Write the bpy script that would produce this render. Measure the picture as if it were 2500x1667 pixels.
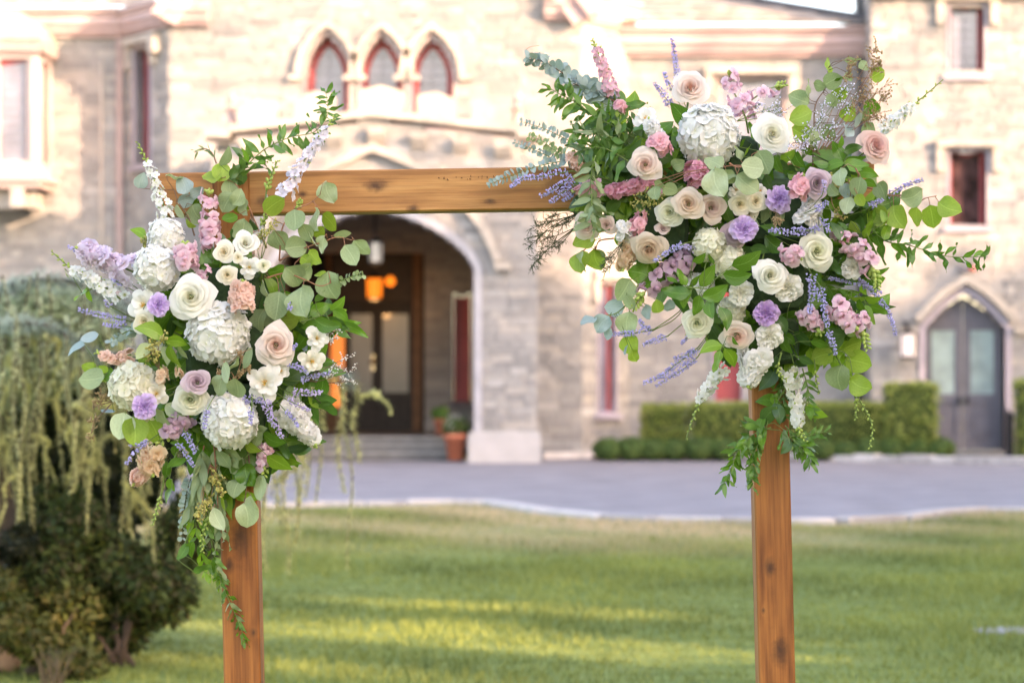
import bpy, math, random
import numpy as np
from mathutils import Vector, Matrix, Quaternion
R = math.radians
rnd = random.Random(7)
scene = bpy.context.scene
COL = scene.collection
for o in list(bpy.data.objects): bpy.data.objects.remove(o)

# ------------------------------------------------------------------ camera, sky, sun, exposure
FPX, CXP, HYP, CH = 5903.0, 1250.0, 910.0, 1.6     # focal length in photo pixels, principal column, horizon row, eye height
Y0 = 5.903                                          # distance of the flower arch: one photo pixel is one millimetre there
cam = bpy.data.cameras.new('camera'); camo = bpy.data.objects.new('camera', cam); COL.objects.link(camo)
camo.location = (0, 0, CH); camo.rotation_euler = (R(90), 0, 0)
cam.sensor_width = 36; cam.lens = 85; cam.shift_y = 77 / 2500.0
cam.clip_start = 0.1; cam.clip_end = 2000
cam.dof.use_dof = True; cam.dof.focus_distance = 5.76; cam.dof.aperture_fstop = 4.0
scene.camera = camo
SUN_EL, SUN_AZ = R(18), R(126)                      # azimuth clockwise from +Y
SDIR = Vector((math.sin(SUN_AZ) * math.cos(SUN_EL), math.cos(SUN_AZ) * math.cos(SUN_EL), math.sin(SUN_EL)))
world = bpy.data.worlds.new('World'); scene.world = world; world.use_nodes = True
wn = world.node_tree.nodes; wl = world.node_tree.links
sky = wn.new('ShaderNodeTexSky'); sky.sky_type = 'NISHITA'; sky.sun_disc = False
sky.sun_elevation = SUN_EL; sky.sun_rotation = SUN_AZ
sky.air_density = 1.0; sky.dust_density = 2.2; sky.ozone_density = 1.0
wl.new(sky.outputs[0], wn['Background'].inputs[0]); wn['Background'].inputs[1].default_value = 0.15
sl = bpy.data.lights.new('sun', 'SUN'); sl.energy = 2.0; sl.angle = R(0.53); sl.color = (1.0, 0.77, 0.54)
so = bpy.data.objects.new('sun', sl); COL.objects.link(so); so.rotation_euler = SDIR.to_track_quat('Z', 'Y').to_euler()
so.location = SDIR * 60
vs = scene.view_settings
vs.view_transform = 'Standard'; vs.look = 'None'; vs.gamma = 1; vs.use_curve_mapping = False
vs.exposure = 2.8
vs.use_white_balance = True; vs.white_balance_temperature = 7550; vs.white_balance_tint = 23
scene.render.engine = 'CYCLES'
scene.cycles.use_denoising = True
scene.cycles.max_bounces = 8; scene.cycles.transparent_max_bounces = 8
scene.cycles.caustics_reflective = False; scene.cycles.caustics_refractive = False

# ------------------------------------------------------------------ helpers
def W(x, y, Y):                                      # photo pixel at distance Y -> world point
    return Vector(((x - CXP) / FPX * Y, Y, CH - (y - HYP) / FPX * Y))
def P(x, y, d=0.0):                                  # photo pixel, d millimetres in front of the arch plane
    return W(x, y, Y0 - d / 1000.0)
def tag(o, label=None, cat=None, group=None, kind=None):
    if label: o['label'] = label
    if cat: o['category'] = cat
    if group: o['group'] = group
    if kind: o['kind'] = kind
    return o
def empty(name, loc, M=None):
    o = bpy.data.objects.new(name, None); COL.objects.link(o); o.empty_display_size = 0.05
    if M is not None: o.matrix_basis = M
    else: o.location = loc
    return o
def mesh(name, verts, faces, uv=None, attrs=None, smooth=True, slots=1):
    me = bpy.data.meshes.new(name)
    me.from_pydata([tuple(v) for v in verts], [], faces)
    if smooth: me.polygons.foreach_set('use_smooth', [True] * len(me.polygons))
    if uv is not None:
        l = me.uv_layers.new(name='UVMap')
        idx = np.empty(len(me.loops), dtype=np.int32); me.loops.foreach_get('vertex_index', idx)
        l.data.foreach_set('uv', np.asarray(uv, dtype=np.float32)[idx].ravel())
    if attrs:
        for k, v in attrs.items():
            v = np.asarray(v, dtype=np.float32)
            if v.ndim == 1: me.attributes.new(k, 'FLOAT', 'POINT').data.foreach_set('value', v)
            else:
                a = me.attributes.new(k, 'FLOAT_COLOR', 'POINT')
                a.data.foreach_set('color', np.hstack([v, np.ones((len(v), 1), np.float32)]).ravel())
    for _ in range(slots): me.materials.append(None)
    me.update()
    return me
def obj(name, me, mat, parent=None, M=None):
    o = bpy.data.objects.new(name, me); COL.objects.link(o)
    if mat is not None:
        o.material_slots[0].link = 'OBJECT'; o.material_slots[0].material = mat
    if parent is not None: o.parent = parent
    if M is not None: o.matrix_basis = M
    return o
class MB:                                            # collects shapes into one mesh
    def __init__(s): s.v = []; s.f = []; s.c = []; s.uv = []
    def add(s, verts, faces, col=None, uv=None):
        n = len(s.v); s.v += [tuple(v) for v in verts]; s.f += [tuple(i + n for i in f) for f in faces]
        s.c += [col or (1, 1, 1)] * len(verts); s.uv += uv if uv is not None else [(0, 0)] * len(verts)
        return s
    def box(s, a, b, col=None):
        x0, y0, z0 = a; x1, y1, z1 = b
        return s.add([(x0,y0,z0),(x1,y0,z0),(x1,y1,z0),(x0,y1,z0),(x0,y0,z1),(x1,y0,z1),(x1,y1,z1),(x0,y1,z1)],
              [(3,2,1,0),(4,5,6,7),(0,1,5,4),(1,2,6,5),(2,3,7,6),(3,0,4,7)], col)
    def tube(s, pts, rad, n=5, col=None):
        pts = [Vector(p) for p in pts]; m = len(pts)
        if not hasattr(rad, '__len__'): rad = [rad] * m
        vs_ = []; fs = []
        ref = Vector((0.123, 0.31, 0.94))
        for i, p in enumerate(pts):
            t = (pts[min(i+1, m-1)] - pts[max(i-1, 0)])
            t = t.normalized() if t.length > 1e-9 else Vector((0,0,1))
            a = t.cross(ref)
            if a.length < 1e-3: a = t.cross(Vector((1,0,0)))
            a.normalize(); b = t.cross(a)
            for k in range(n):
                th = 2*math.pi*k/n
                vs_.append(p + (a*math.cos(th) + b*math.sin(th)) * rad[i])
        for i in range(m-1):
            for k in range(n):
                fs.append((i*n+k, i*n+(k+1) % n, (i+1)*n+(k+1) % n, (i+1)*n+k))
        fs.append(tuple(range(n-1, -1, -1))); fs.append(tuple((m-1)*n+k for k in range(n)))
        return s.add(vs_, fs, col)
    def lathe(s, prof, c=(0,0,0), n=16, col=None):    # prof: (r, z) list
        vs_ = []; fs = []
        for (r, z) in prof:
            for k in range(n):
                th = 2*math.pi*k/n
                vs_.append((c[0]+r*math.cos(th), c[1]+r*math.sin(th), c[2]+z))
        for i in range(len(prof)-1):
            for k in range(n):
                fs.append((i*n+k, i*n+(k+1) % n, (i+1)*n+(k+1) % n, (i+1)*n+k))
        fs.append(tuple(range(n-1, -1, -1))); fs.append(tuple((len(prof)-1)*n+k for k in range(n)))
        return s.add(vs_, fs, col)
    def ball(s, c, r, n=6, m=4, col=None, axis=None):
        if not hasattr(r, '__len__'): r = (r, r, r)
        q = axis.to_track_quat('Z', 'Y') if axis is not None else Quaternion()
        c = Vector(c)
        vs_ = [c + q @ Vector((0,0,-r[2]))]
        for i in range(1, m):
            ph = -math.pi/2 + math.pi*i/m
            for k in range(n):
                th = 2*math.pi*k/n
                vs_.append(c + q @ Vector((r[0]*math.cos(ph)*math.cos(th), r[1]*math.cos(ph)*math.sin(th), r[2]*math.sin(ph))))
        vs_.append(c + q @ Vector((0,0,r[2]))); e = len(vs_)-1; fs = []
        for k in range(n):
            fs.append((0, 1+(k+1) % n, 1+k)); fs.append((e, e-n+k, e-n+(k+1) % n))
        for i in range(m-2):
            for k in range(n):
                fs.append((1+i*n+k, 1+i*n+(k+1) % n, 1+(i+1)*n+(k+1) % n, 1+(i+1)*n+k))
        return s.add(vs_, fs, col)
    def mesh(s, name, smooth=False): return mesh(name, s.v, s.f, attrs={'Col': np.array(s.c, dtype=np.float32)}, smooth=smooth, uv=s.uv)
    def build(s, name, mat, parent=None, smooth=False, M=None): return obj(name, s.mesh(name, smooth), mat, parent, M)
def spline(pts, n=8):                                # Catmull-Rom through points
    pts = [Vector(p) for p in pts]
    if len(pts) < 3 and len(pts) == 2:
        return [pts[0].lerp(pts[1], i/n) for i in range(n+1)]
    q = [pts[0]*2-pts[1]] + pts + [pts[-1]*2-pts[-2]]
    out = []
    for i in range(1, len(q)-2):
        for k in range(n):
            t = k/n; a, b, c, d = q[i-1], q[i], q[i+1], q[i+2]
            out.append(0.5*((2*b)+(c-a)*t+(2*a-5*b+4*c-d)*t*t+(3*b-a-3*c+d)*t**3))
    out.append(pts[-1])
    return out

# ------------------------------------------------------------------ materials
def nodes(name):
    m = bpy.data.materials.new(name); m.use_nodes = True
    nt = m.node_tree; b = nt.nodes['Principled BSDF']
    return m, nt, nt.nodes, nt.links, b
def nd(nt, typ, **kw):
    n = nt.nodes.new(typ)
    for k, v in kw.items(): setattr(n, k, v)
    return n
def ramp(nt, stops, fac=None):
    r = nt.nodes.new('ShaderNodeValToRGB'); e = r.color_ramp.elements
    while len(e) < len(stops): e.new(0.5)
    for i, (p, c) in enumerate(stops): e[i].position = p; e[i].color = (*c, 1)
    if fac is not None: nt.links.new(fac, r.inputs[0])
    return r.outputs[0]
def noise(nt, scale, detail=3, rough=0.6, vec=None):
    n = nt.nodes.new('ShaderNodeTexNoise'); n.inputs['Scale'].default_value = scale
    n.inputs['Detail'].default_value = detail; n.inputs['Roughness'].default_value = rough
    if vec is not None: nt.links.new(vec, n.inputs['Vector'])
    return n.outputs[0]
def mix(nt, mode, fac, a, b):
    m = nt.nodes.new('ShaderNodeMix'); m.data_type = 'RGBA'; m.blend_type = mode
    for sock, v in ((m.inputs[0], fac), (m.inputs[6], a), (m.inputs[7], b)):
        if hasattr(v, 'is_output') or isinstance(v, bpy.types.NodeSocket): nt.links.new(v, sock)
        elif isinstance(v, (int, float)): sock.default_value = v
        else: sock.default_value = (*v, 1)
    return m.outputs[2]
def mathn(nt, op, a, b=None, c=None):
    m = nt.nodes.new('ShaderNodeMath'); m.operation = op
    for i, v in enumerate((a, b, c)):
        if v is None: continue
        if isinstance(v, bpy.types.NodeSocket): nt.links.new(v, m.inputs[i])
        else: m.inputs[i].default_value = v
    return m.outputs[0]
def objco(nt): return nt.nodes.new('ShaderNodeTexCoord').outputs['Object']
def bump(nt, h, strength, dist=0.01):
    b = nt.nodes.new('ShaderNodeBump'); b.inputs['Strength'].default_value = strength; b.inputs['Distance'].default_value = dist
    nt.links.new(h, b.inputs['Height']); return b.outputs[0]
def vmul(nt, vec, s):
    m = nt.nodes.new('ShaderNodeVectorMath'); m.operation = 'MULTIPLY'
    nt.links.new(vec, m.inputs[0]); m.inputs[1].default_value = s; return m.outputs[0]
def mat_rough(name, c, rough=0.8, var=0.25, scale=8.0, bumps=0.0, attr=False, rand=0.0, spec=0.3, metal=0.0):
    m, nt, n, l, b = nodes(name)
    co = objco(nt); f = noise(nt, scale, 5, 0.65, co)
    lo = tuple(x*(1-var) for x in c); hi = tuple(min(1, x*(1+var)) for x in c)
    col = ramp(nt, [(0.3, lo), (0.7, hi)], f)
    if attr:
        a = nd(nt, 'ShaderNodeAttribute', attribute_name='Col'); col = mix(nt, 'MULTIPLY', 1.0, col, a.outputs[0])
    if rand:
        oi = nd(nt, 'ShaderNodeObjectInfo')
        k = mathn(nt, 'MULTIPLY_ADD', oi.outputs['Random'], 2*rand, 1-rand)
        cc = nd(nt, 'ShaderNodeCombineColor')
        for i in range(3): l.new(k, cc.inputs[i])
        col = mix(nt, 'MULTIPLY', 1.0, col, cc.outputs[0])
    l.new(col, b.inputs['Base Color']); b.inputs['Roughness'].default_value = rough
    b.inputs['Specular IOR Level'].default_value = spec; b.inputs['Metallic'].default_value = metal
    if bumps: l.new(bump(nt, f, bumps), b.inputs['Normal'])
    return m
def mat_emit(name, c, s, base=None):
    m, nt, n, l, b = nodes(name)
    b.inputs['Base Color'].default_value = (*(base or c), 1)
    b.inputs['Emission Color'].default_value = (*c, 1); b.inputs['Emission Strength'].default_value = s
    return m
def mat_glass(name, tint, rough=0.08, var=0.4, scale=3.0):
    m, nt, n, l, b = nodes(name)
    f = noise(nt, scale, 2, 0.5, objco(nt))
    l.new(ramp(nt, [(0.35, tuple(x*(1-var) for x in tint)), (0.65, tint)], f), b.inputs['Base Color'])
    b.inputs['Roughness'].default_value = rough; b.inputs['Specular IOR Level'].default_value = 0.8
    b.inputs['Coat Weight'].default_value = 0.6; b.inputs['Coat Roughness'].default_value = 0.05
    return m
# ------------------------------------------------------------------ ground, driveway, kerbs
def mat_lawn():
    m, nt, n, l, b = nodes('lawn_turf')
    co = objco(nt)
    big = noise(nt, 0.55, 4, 0.6, co); fine = noise(nt, 9.0, 5, 0.7, co); mid = noise(nt, 2.2, 4, 0.6, vmul(nt, co, (0.6, 1.6, 1)))
    g = ramp(nt, [(0.25, (0.10, 0.145, 0.036)), (0.5, (0.16, 0.21, 0.055)), (0.75, (0.235, 0.275, 0.085))], mid)
    g = mix(nt, 'OVERLAY', 0.55, g, ramp(nt, [(0.3, (0.22,)*3), (0.7, (0.75,)*3)], fine))
    sep = nd(nt, 'ShaderNodeSeparateXYZ'); l.new(co, sep.inputs[0])
    # dry straw coloured band along the kerb
    k = nd(nt, 'ShaderNodeMapRange'); l.new(sep.outputs[1], k.inputs[0])
    k.inputs[1].default_value = 20.5; k.inputs[2].default_value = 26.5
    dry = mathn(nt, 'MULTIPLY', k.outputs[0], ramp(nt, [(0.38, (0.1,)*3), (0.62, (1,)*3)], big))
    g = mix(nt, 'MIX', dry, g, ramp(nt, [(0.3, (0.32, 0.26, 0.14)), (0.7, (0.54, 0.43, 0.28))], fine))
    l.new(g, b.inputs['Base Color']); b.inputs['Roughness'].default_value = 0.9; b.inputs['Specular IOR Level'].default_value = 0.1
    l.new(bump(nt, fine, 0.8, 0.05), b.inputs['Normal'])
    return m
M_LAWN = mat_lawn()
g = MB(); g.add([(-400,-300,0),(400,-300,0),(400,600,0),(-400,600,0)], [(0,1,2,3)])
tag(g.build('lawn', M_LAWN), kind='structure')
M_ASPH = mat_rough('asphalt', (0.225, 0.212, 0.222), 0.85, 0.22, 1.2, 0.2)
# near edge of the driveway follows the wavy kerb seen in the photograph
kerb_px = [(-400,1246),(200,1243),(740,1235),(1100,1231),(1240,1232),(1300,1246),(1420,1262),(1600,1272),(1850,1277),(2060,1277),(2200,1268),(2290,1254),(2400,1250),(2900,1252)]
def gy(x, y): Y = FPX*CH/(y-HYP); return Vector(((x-CXP)/FPX*Y, Y, 0))
near = [gy(x, y) for x, y in kerb_px]
near = [Vector((-60, near[0].y, 0))] + near + [Vector((60, near[-1].y, 0))]
far_px = [(-400,1128),(900,1121),(1320,1121),(1560,1116),(1900,1124),(2500,1136),(2900,1140)]
far = [gy(x, y) for x, y in far_px]
far = [Vector((-60, far[0].y, 0))] + far + [Vector((60, far[-1].y, 0))]
def atx(path, x):
    for a, b in zip(path, path[1:]):
        if a.x <= x <= b.x: return a.y + (b.y-a.y)*(x-a.x)/max(1e-6, b.x-a.x)
    return path[-1].y
r_ = MB(); xs = np.linspace(-59, 59, 140)
vv = []; ff = []
for i, x in enumerate(xs):
    vv += [(x, atx(near, x), 0.006), (x, atx(far, x)+0.1, 0.006)]
    if i: ff.append((2*i-2, 2*i, 2*i+1, 2*i-1))
r_.add(vv, ff); tag(r_.build('driveway', M_ASPH), kind='structure')
M_KERB = mat_rough('kerb_granite', (0.44, 0.41, 0.39), 0.85, 0.25, 6.0, 0.3, rand=0.25)
def kerb(name, path, x0, x1, length, depth, h, side):
    root = None; x = x0; root = empty(name, (0, atx(path, 0), 0)); tag(root, kind='structure')
    base = root.location.copy()
    while x < x1:
        L = length*rnd.uniform(0.75, 1.25)
        a = Vector((x, atx(path, x), 0)); b = Vector((x+L, atx(path, x+L), 0))
        t = (b-a); Ls = t.length-0.012; t.normalize(); nrm = Vector((-t.y, t.x, 0))*side
        hh = h*rnd.uniform(0.85, 1.15); bv = 0.015
        m = MB(); p = [a+t*0.006, a+t*Ls, a+t*Ls+nrm*depth, a+t*0.006+nrm*depth]; c = (p[0]+p[2])/2
        lo = [q-base for q in p]; mid_ = [q-base+Vector((0,0,hh-bv)) for q in p]; top = [q+(c-q).normalized()*bv*1.4-base+Vector((0,0,hh)) for q in p]
        f = [(0,1,5,4),(1,2,6,5),(2,3,7,6),(3,0,4,7),(4,5,9,8),(5,6,10,9),(6,7,11,10),(7,4,8,11),(8,9,10,11)]
        if side < 0: f = [tuple(reversed(q)) for q in f]
        m.add(lo+mid_+top, f); m.build('stone', M_KERB, root)
        x += L
    return root
kerb('near_kerb', near, -9, 9, 0.62, 0.22, 0.07, -1)
kerb('far_kerb', [p+Vector((0,0.12,0)) for p in far], 0.6, 12, 0.5, 0.34, 0.13, 1)
# planting bed soil behind the far kerb
M_SOIL = mat_rough('mulch', (0.10, 0.065, 0.045), 0.95, 0.4, 9, 0.8)
b_ = MB(); b_.add([(1.5,43.9,0.03),(11.5,43.4,0.03),(11.5,46.6,0.03),(1.5,46.6,0.03)], [(0,1,2,3)]); tag(b_.build('planting_bed', M_SOIL), kind='structure')

# grass blades on the part of the lawn in view
def grass():
    rs = np.random.RandomState(3); n = 130000
    Y = 9.5 + (30.5-9.5)*rs.rand(n)**0.8
    X = (rs.rand(n)*2-1)*(0.235*Y+0.6)
    ky = np.array([atx(near, x) for x in np.linspace(-12, 12, 400)])
    lim = np.interp(X, np.linspace(-12, 12, 400), ky)
    k = Y < lim-0.33; X, Y = X[k], Y[k]; n = len(X)
    h = 0.03+0.035*rs.rand(n); h *= 0.8+0.5*np.sin(X*1.3+Y*0.7)*np.sin(Y*1.1-X*0.6)
    w = 0.0045+0.003*rs.rand(n); w *= (Y/14.0)**0.7
    th = rs.rand(n)*2*np.pi; lx = (rs.rand(n)-.5)*0.05; ly = (rs.rand(n)-.5)*0.05
    v = np.zeros((n, 3, 3), np.float32)
    v[:,0,0] = X-np.cos(th)*w; v[:,0,1] = Y-np.sin(th)*w; v[:,1,0] = X+np.cos(th)*w; v[:,1,1] = Y+np.sin(th)*w
    v[:,2,0] = X+lx; v[:,2,1] = Y+ly; v[:,2,2] = h
    me = bpy.data.meshes.new('grass'); me.vertices.add(3*n); me.loops.add(3*n); me.polygons.add(n)
    me.vertices.foreach_set('co', v.ravel()); me.loops.foreach_set('vertex_index', np.arange(3*n, dtype=np.int32))
    me.polygons.foreach_set('loop_start', np.arange(0, 3*n, 3, dtype=np.int32)); me.polygons.foreach_set('loop_total', np.full(n, 3, np.int32))
    c = np.empty((n, 3), np.float32); t = rs.rand(n, 1)
    c[:] = (1-t)*np.array([[0.115,0.165,0.040]]) + t*np.array([[0.26,0.315,0.095]])
    pn = np.sin(X*1.7+Y*.55+1)*np.sin(Y*1.35-X*.4)+.6*np.sin(X*3.9-Y*1.9)*np.sin(Y*2.9+X*.8+2)   # patches of paler, yellower turf
    pn = np.clip(.5+.42*pn, 0, 1)[:, None]; c = c*(.72+.38*pn)*np.array([[1.0,1.0,1.0]])+pn*np.array([[.055,.035,.0]])
    dry = np.clip((Y-20.5)/4.5, 0, 1)*(np.sin(X*.9+.4)*0.45+np.sin(X*2.3+Y*1.7)*.3+0.75)*(rs.rand(n) < 0.85)
    dry = np.clip(dry, 0, 1)[:, None]; c = c*(1-dry)+dry*np.array([[0.56,0.44,0.27]])
    cc = np.repeat(np.hstack([c, np.ones((n, 1), np.float32)]), 3, axis=0)
    me.attributes.new('Col', 'FLOAT_COLOR', 'POINT').data.foreach_set('color', cc.astype(np.float32).ravel())
    me.update(calc_edges=True); me.materials.append(None)
    m, nt, nn, l, b = nodes('grass_blade')
    a = nd(nt, 'ShaderNodeAttribute', attribute_name='Col'); l.new(a.outputs[0], b.inputs['Base Color']); b.inputs['Roughness'].default_value = 0.7
    b.inputs['Specular IOR Level'].default_value = 0.2
    tr = nd(nt, 'ShaderNodeBsdfTranslucent'); l.new(a.outputs[0], tr.inputs[0])
    ms = nd(nt, 'ShaderNodeMixShader'); ms.inputs[0].default_value = 0.35
    l.new(b.outputs[0], ms.inputs[1]); l.new(tr.outputs[0], ms.inputs[2]); l.new(ms.outputs[0], nn['Material Output'].inputs[0])
    o = obj('grass', me, m); tag(o, 'short mown green grass with straw coloured patches by the kerb', 'grass', kind='stuff')
grass()
# ------------------------------------------------------------------ castle
def mat_stone(name, attr):
    m, nt, n, l, b = nodes(name)
    co = objco(nt); f = noise(nt, 7, 5, 0.7, co); big = noise(nt, 0.7, 3, 0.6, co)
    if attr: v = nd(nt, 'ShaderNodeAttribute', attribute_name='Col').outputs['Fac']
    else: v = nd(nt, 'ShaderNodeObjectInfo').outputs['Random']
    c = ramp(nt, [(0.0, (0.285,0.275,0.265)), (0.3, (0.345,0.33,0.315)), (0.65, (0.39,0.372,0.352)), (0.9, (0.44,0.40,0.36)), (1.0, (0.49,0.47,0.45))], v)
    c = mix(nt, 'OVERLAY', 0.35, c, ramp(nt, [(0.3, (0.34,)*3), (0.7, (0.66,)*3)], f))
    c = mix(nt, 'MULTIPLY', 0.35, c, ramp(nt, [(0.3, (0.8,0.79,0.77)), (0.65, (1,1,1))], big))
    l.new(c, b.inputs['Base Color']); b.inputs['Roughness'].default_value = 0.9; b.inputs['Specular IOR Level'].default_value = 0.2
    l.new(bump(nt, f, 0.6, 0.03), b.inputs['Normal'])
    return m
M_STONE, M_STONE1 = mat_stone('rubble_stone', True), mat_stone('rubble_stone_single', False)
M_MORTAR = mat_rough('mortar', (0.36, 0.335, 0.31), 0.95, 0.2, 5, 0.3)
M_TRIM = mat_rough('brownstone_trim', (0.42, 0.31, 0.28), 0.8, 0.15, 4, 0.2)
M_PINK = mat_rough('painted_cornice', (0.52, 0.38, 0.36), 0.7, 0.1, 3)
M_SAND = mat_rough('sandstone_trim', (0.47, 0.415, 0.355), 0.85, 0.2, 5, 0.3)
M_LAV = mat_rough('lavender_painted_jamb', (0.42, 0.37, 0.41), 0.6, 0.1, 3)
M_RED = mat_rough('red_sash_paint', (0.42, 0.085, 0.085), 0.5, 0.12, 4)
M_GLASS = mat_glass('leaded_glass', (0.21, 0.20, 0.26), 0.12, 0.3, 2.5)
M_GLASSD = mat_glass('dark_glass', (0.13, 0.07, 0.07), 0.06, 0.7, 3)  # reddish reflections are put into the glass colour
M_LEAD = mat_rough('lead_came', (0.20, 0.19, 0.21), 0.5)
M_WHITE = mat_rough('cream_paint', (0.50, 0.43, 0.40), 0.6, 0.06, 3)
M_BLIND = mat_rough('orange_blind', (0.55, 0.28, 0.17), 0.8, 0.1, 3)
M_COPPER = mat_rough('verdigris_copper', (0.29, 0.38, 0.30), 0.7, 0.15, 2.5)
M_SLATE = mat_rough('weathered_slate', (0.36, 0.30, 0.25), 0.95, 0.2, 3, 0.2, rand=0.12, spec=.1)
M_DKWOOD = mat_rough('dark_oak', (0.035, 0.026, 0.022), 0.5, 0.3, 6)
M_BRWOOD = mat_rough('brown_oak', (0.20, 0.095, 0.04), 0.5, 0.3, 6)
M_DOOR = mat_rough('grey_door_paint', (0.135, 0.132, 0.152), 0.45, 0.15, 4)
M_FROST = mat_glass('frosted_glass', (0.17, 0.165, 0.17), 0.35, 0.25, 2)
M_FROSTG = mat_glass('pale_green_glass', (0.36, 0.47, 0.45), 0.22, 0.3, 2.5)
M_TREAD = mat_rough('pale_tread_stone', (0.34, 0.33, 0.31), 0.85, 0.2, 4, 0.2)  # treads paler than the step stone below
M_BLACK = mat_rough('black_iron', (0.018, 0.018, 0.020), 0.45, 0.2, 8)
M_STEP = mat_rough('step_stone', (0.16, 0.155, 0.145), 0.85, 0.2, 4, 0.2)
castle = empty('castle', (0, 45.4, 0)); tag(castle, 'stone castle mansion with pink cornices, arched porch and corner tower', 'building')
CB = Vector((0, 45.4, 0))
def cpart(mb, name, mat, parent=castle, smooth=False):
    return mb.build(name, mat, parent, smooth)
class FR:                                            # a wall frame: u along the wall, w = outwards, z = up, expressed relative to the castle root
    def __init__(s, a, b):
        s.a = Vector((a[0], a[1], 0)); t = Vector((b[0], b[1], 0))-s.a; s.L = t.length; s.t = t.normalized()
        s.n = Vector((s.t.y, -s.t.x, 0))             # outwards = towards the camera for walls running left to right
    def p(s, u, w, z): q = s.a + s.t*u + s.n*w; return Vector((q.x, q.y, z)) - CB
    def box(s, mb, u0, u1, w0, w1, z0, z1, col=None):
        v = [s.p(u0,w1,z0), s.p(u1,w1,z0), s.p(u1,w0,z0), s.p(u0,w0,z0), s.p(u0,w1,z1), s.p(u1,w1,z1), s.p(u1,w0,z1), s.p(u0,w0,z1)]
        return mb.add(v, [(3,2,1,0),(4,5,6,7),(0,1,5,4),(1,2,6,5),(2,3,7,6),(3,0,4,7)], col)
    def ux(s, X): return (X - s.a.x)/s.t.x           # wall u for a world X
unit_stone = MB(); bv = 0.06
unit_stone.add([(-.5,0,-.5),(.5,0,-.5),(.5,0,.5),(-.5,0,.5),(-.5+bv*.5,-1,-.5+bv),(.5-bv*.5,-1,-.5+bv),(.5-bv*.5,-1,.5-bv),(-.5+bv*.5,-1,.5-bv)],
   [(0,1,5,4),(1,2,6,5),(2,3,7,6),(3,0,4,7),(4,5,6,7)])
STONE_ME = unit_stone.mesh('stone')
def wall(name, fr, z0, z1, holes=(), clip=None, thick=0.4, ch=0.118, singles=0, u0=0.0, u1=None, view=None):
    u1 = fr.L if u1 is None else u1
    back = MB(); st = MB(); cand = []
    z = z0
    while z < z1-1e-6:
        h = ch*rnd.uniform(0.85, 1.2); zt = min(z1, z+h); zm = (z+zt)/2
        a, b = u0, u1
        if clip:
            c = clip(zm)
            if c is None: z = zt; continue
            a, b = max(a, c[0]), min(b, c[1])
        iv = [(a, b)]
        for hf in holes:
            q = hf(zm)
            if q is None: continue
            nv = []
            for (s, e) in iv:
                if q[1] <= s or q[0] >= e: nv.append((s, e)); continue
                if q[0] > s: nv.append((s, q[0]))
                if q[1] < e: nv.append((q[1], e))
            iv = nv
        for (s, e) in iv:
            if e-s < 0.02: continue
            fr.box(back, s, e, -thick, 0, z, zt)
            u = s
            while u < e-0.01:
                Ls = min(rnd.choice((0.2,0.28,0.36,0.45,0.58))*rnd.uniform(0.85,1.15), e-u)
                if e-u-Ls < 0.1: Ls = e-u
                cand.append((u, u+Ls, z, zt)); u += Ls
        z = zt
    w = cpart(back, name, M_MORTAR)
    chosen = set()
    if singles:
        ids = [i for i, c in enumerate(cand) if c[1]-c[0] > 0.15 and (view is None or view(fr, c))]
        rnd.shuffle(ids); chosen = set(sorted(ids, key=lambda i: -(cand[i][1]-cand[i][0])*(cand[i][3]-cand[i][2]))[:singles])
    g_ = 0.009
    for i, (a, b, c, d) in enumerate(cand):
        pr = rnd.uniform(0.012, 0.035)
        if i in chosen:
            ctr = fr.p((a+b)/2, 0.001, (c+d)/2)
            M = Matrix.Translation(ctr) @ Matrix(((fr.t.x, -fr.n.x, 0), (fr.t.y, -fr.n.y, 0), (0, 0, 1))).to_4x4() @ Matrix.Diagonal((b-a-g_, pr, d-c-g_, 1))
            obj('stone', STONE_ME, M_STONE1, w, M)
        else:
            k = rnd.random(); bvu = 0.008
            A, B, C, D = a+g_/2, b-g_/2, c+g_/2, d-g_/2
            if B-A < 0.03 or D-C < 0.03: continue
            vv = [fr.p(A,0.001,C), fr.p(B,0.001,C), fr.p(B,0.001,D), fr.p(A,0.001,D), fr.p(A+bvu,pr,C+bvu), fr.p(B-bvu,pr,C+bvu), fr.p(B-bvu,pr,D-bvu), fr.p(A+bvu,pr,D-bvu)]
            st.add(vv, [(0,1,5,4),(1,2,6,5),(2,3,7,6),(3,0,4,7),(4,5,6,7)], (k,k,k))
    o = st.build('stonework', M_STONE, w); tag(o, kind='stuff')
    return w
# --- arch outlines (relative to a wall frame): list of (u, z) from bottom left over the top to bottom right
def lancet(uc, w, zb, zs, za, n=10):
    h = za-zs; Rr = (w*w+h*h)/(2*w); out = [(uc-w, zb)]
    for i in range(n+1):
        z = zs+h*i/n; x = math.sqrt(max(0, Rr*Rr-(z-zs)**2))-(Rr-w); out.append((uc-x, z))
    return out + [(2*uc-x, z) for x, z in reversed(out[:-1])]
def tudor(uc, w, zb, zs, za, n=14):
    h = za-zs; out = [(uc-w, zb), (uc-w, zs)]
    for i in range(1, n+1):
        t = 1-i/n; z = zs+h*((1-t**2.6)**0.75*0.62+0.38*(1-t)); out.append((uc-w*t, z))
    return out + [(2*uc-x, z) for x, z in reversed(out[:-1])]
def hole_from(pts):
    hw = [(z, u) for u, z in pts[:len(pts)//2+1]]; uc = pts[len(pts)//2][0]; zb = hw[0][0]
    def f(z):
        if z < zb or z > hw[-1][0]: return None
        for (za, ua), (zc, ub) in zip(hw, hw[1:]):
            if za <= z <= zc:
                u = ua+(ub-ua)*(z-za)/max(1e-6, zc-za); return (u, 2*uc-u)
        return None
    return f
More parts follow.
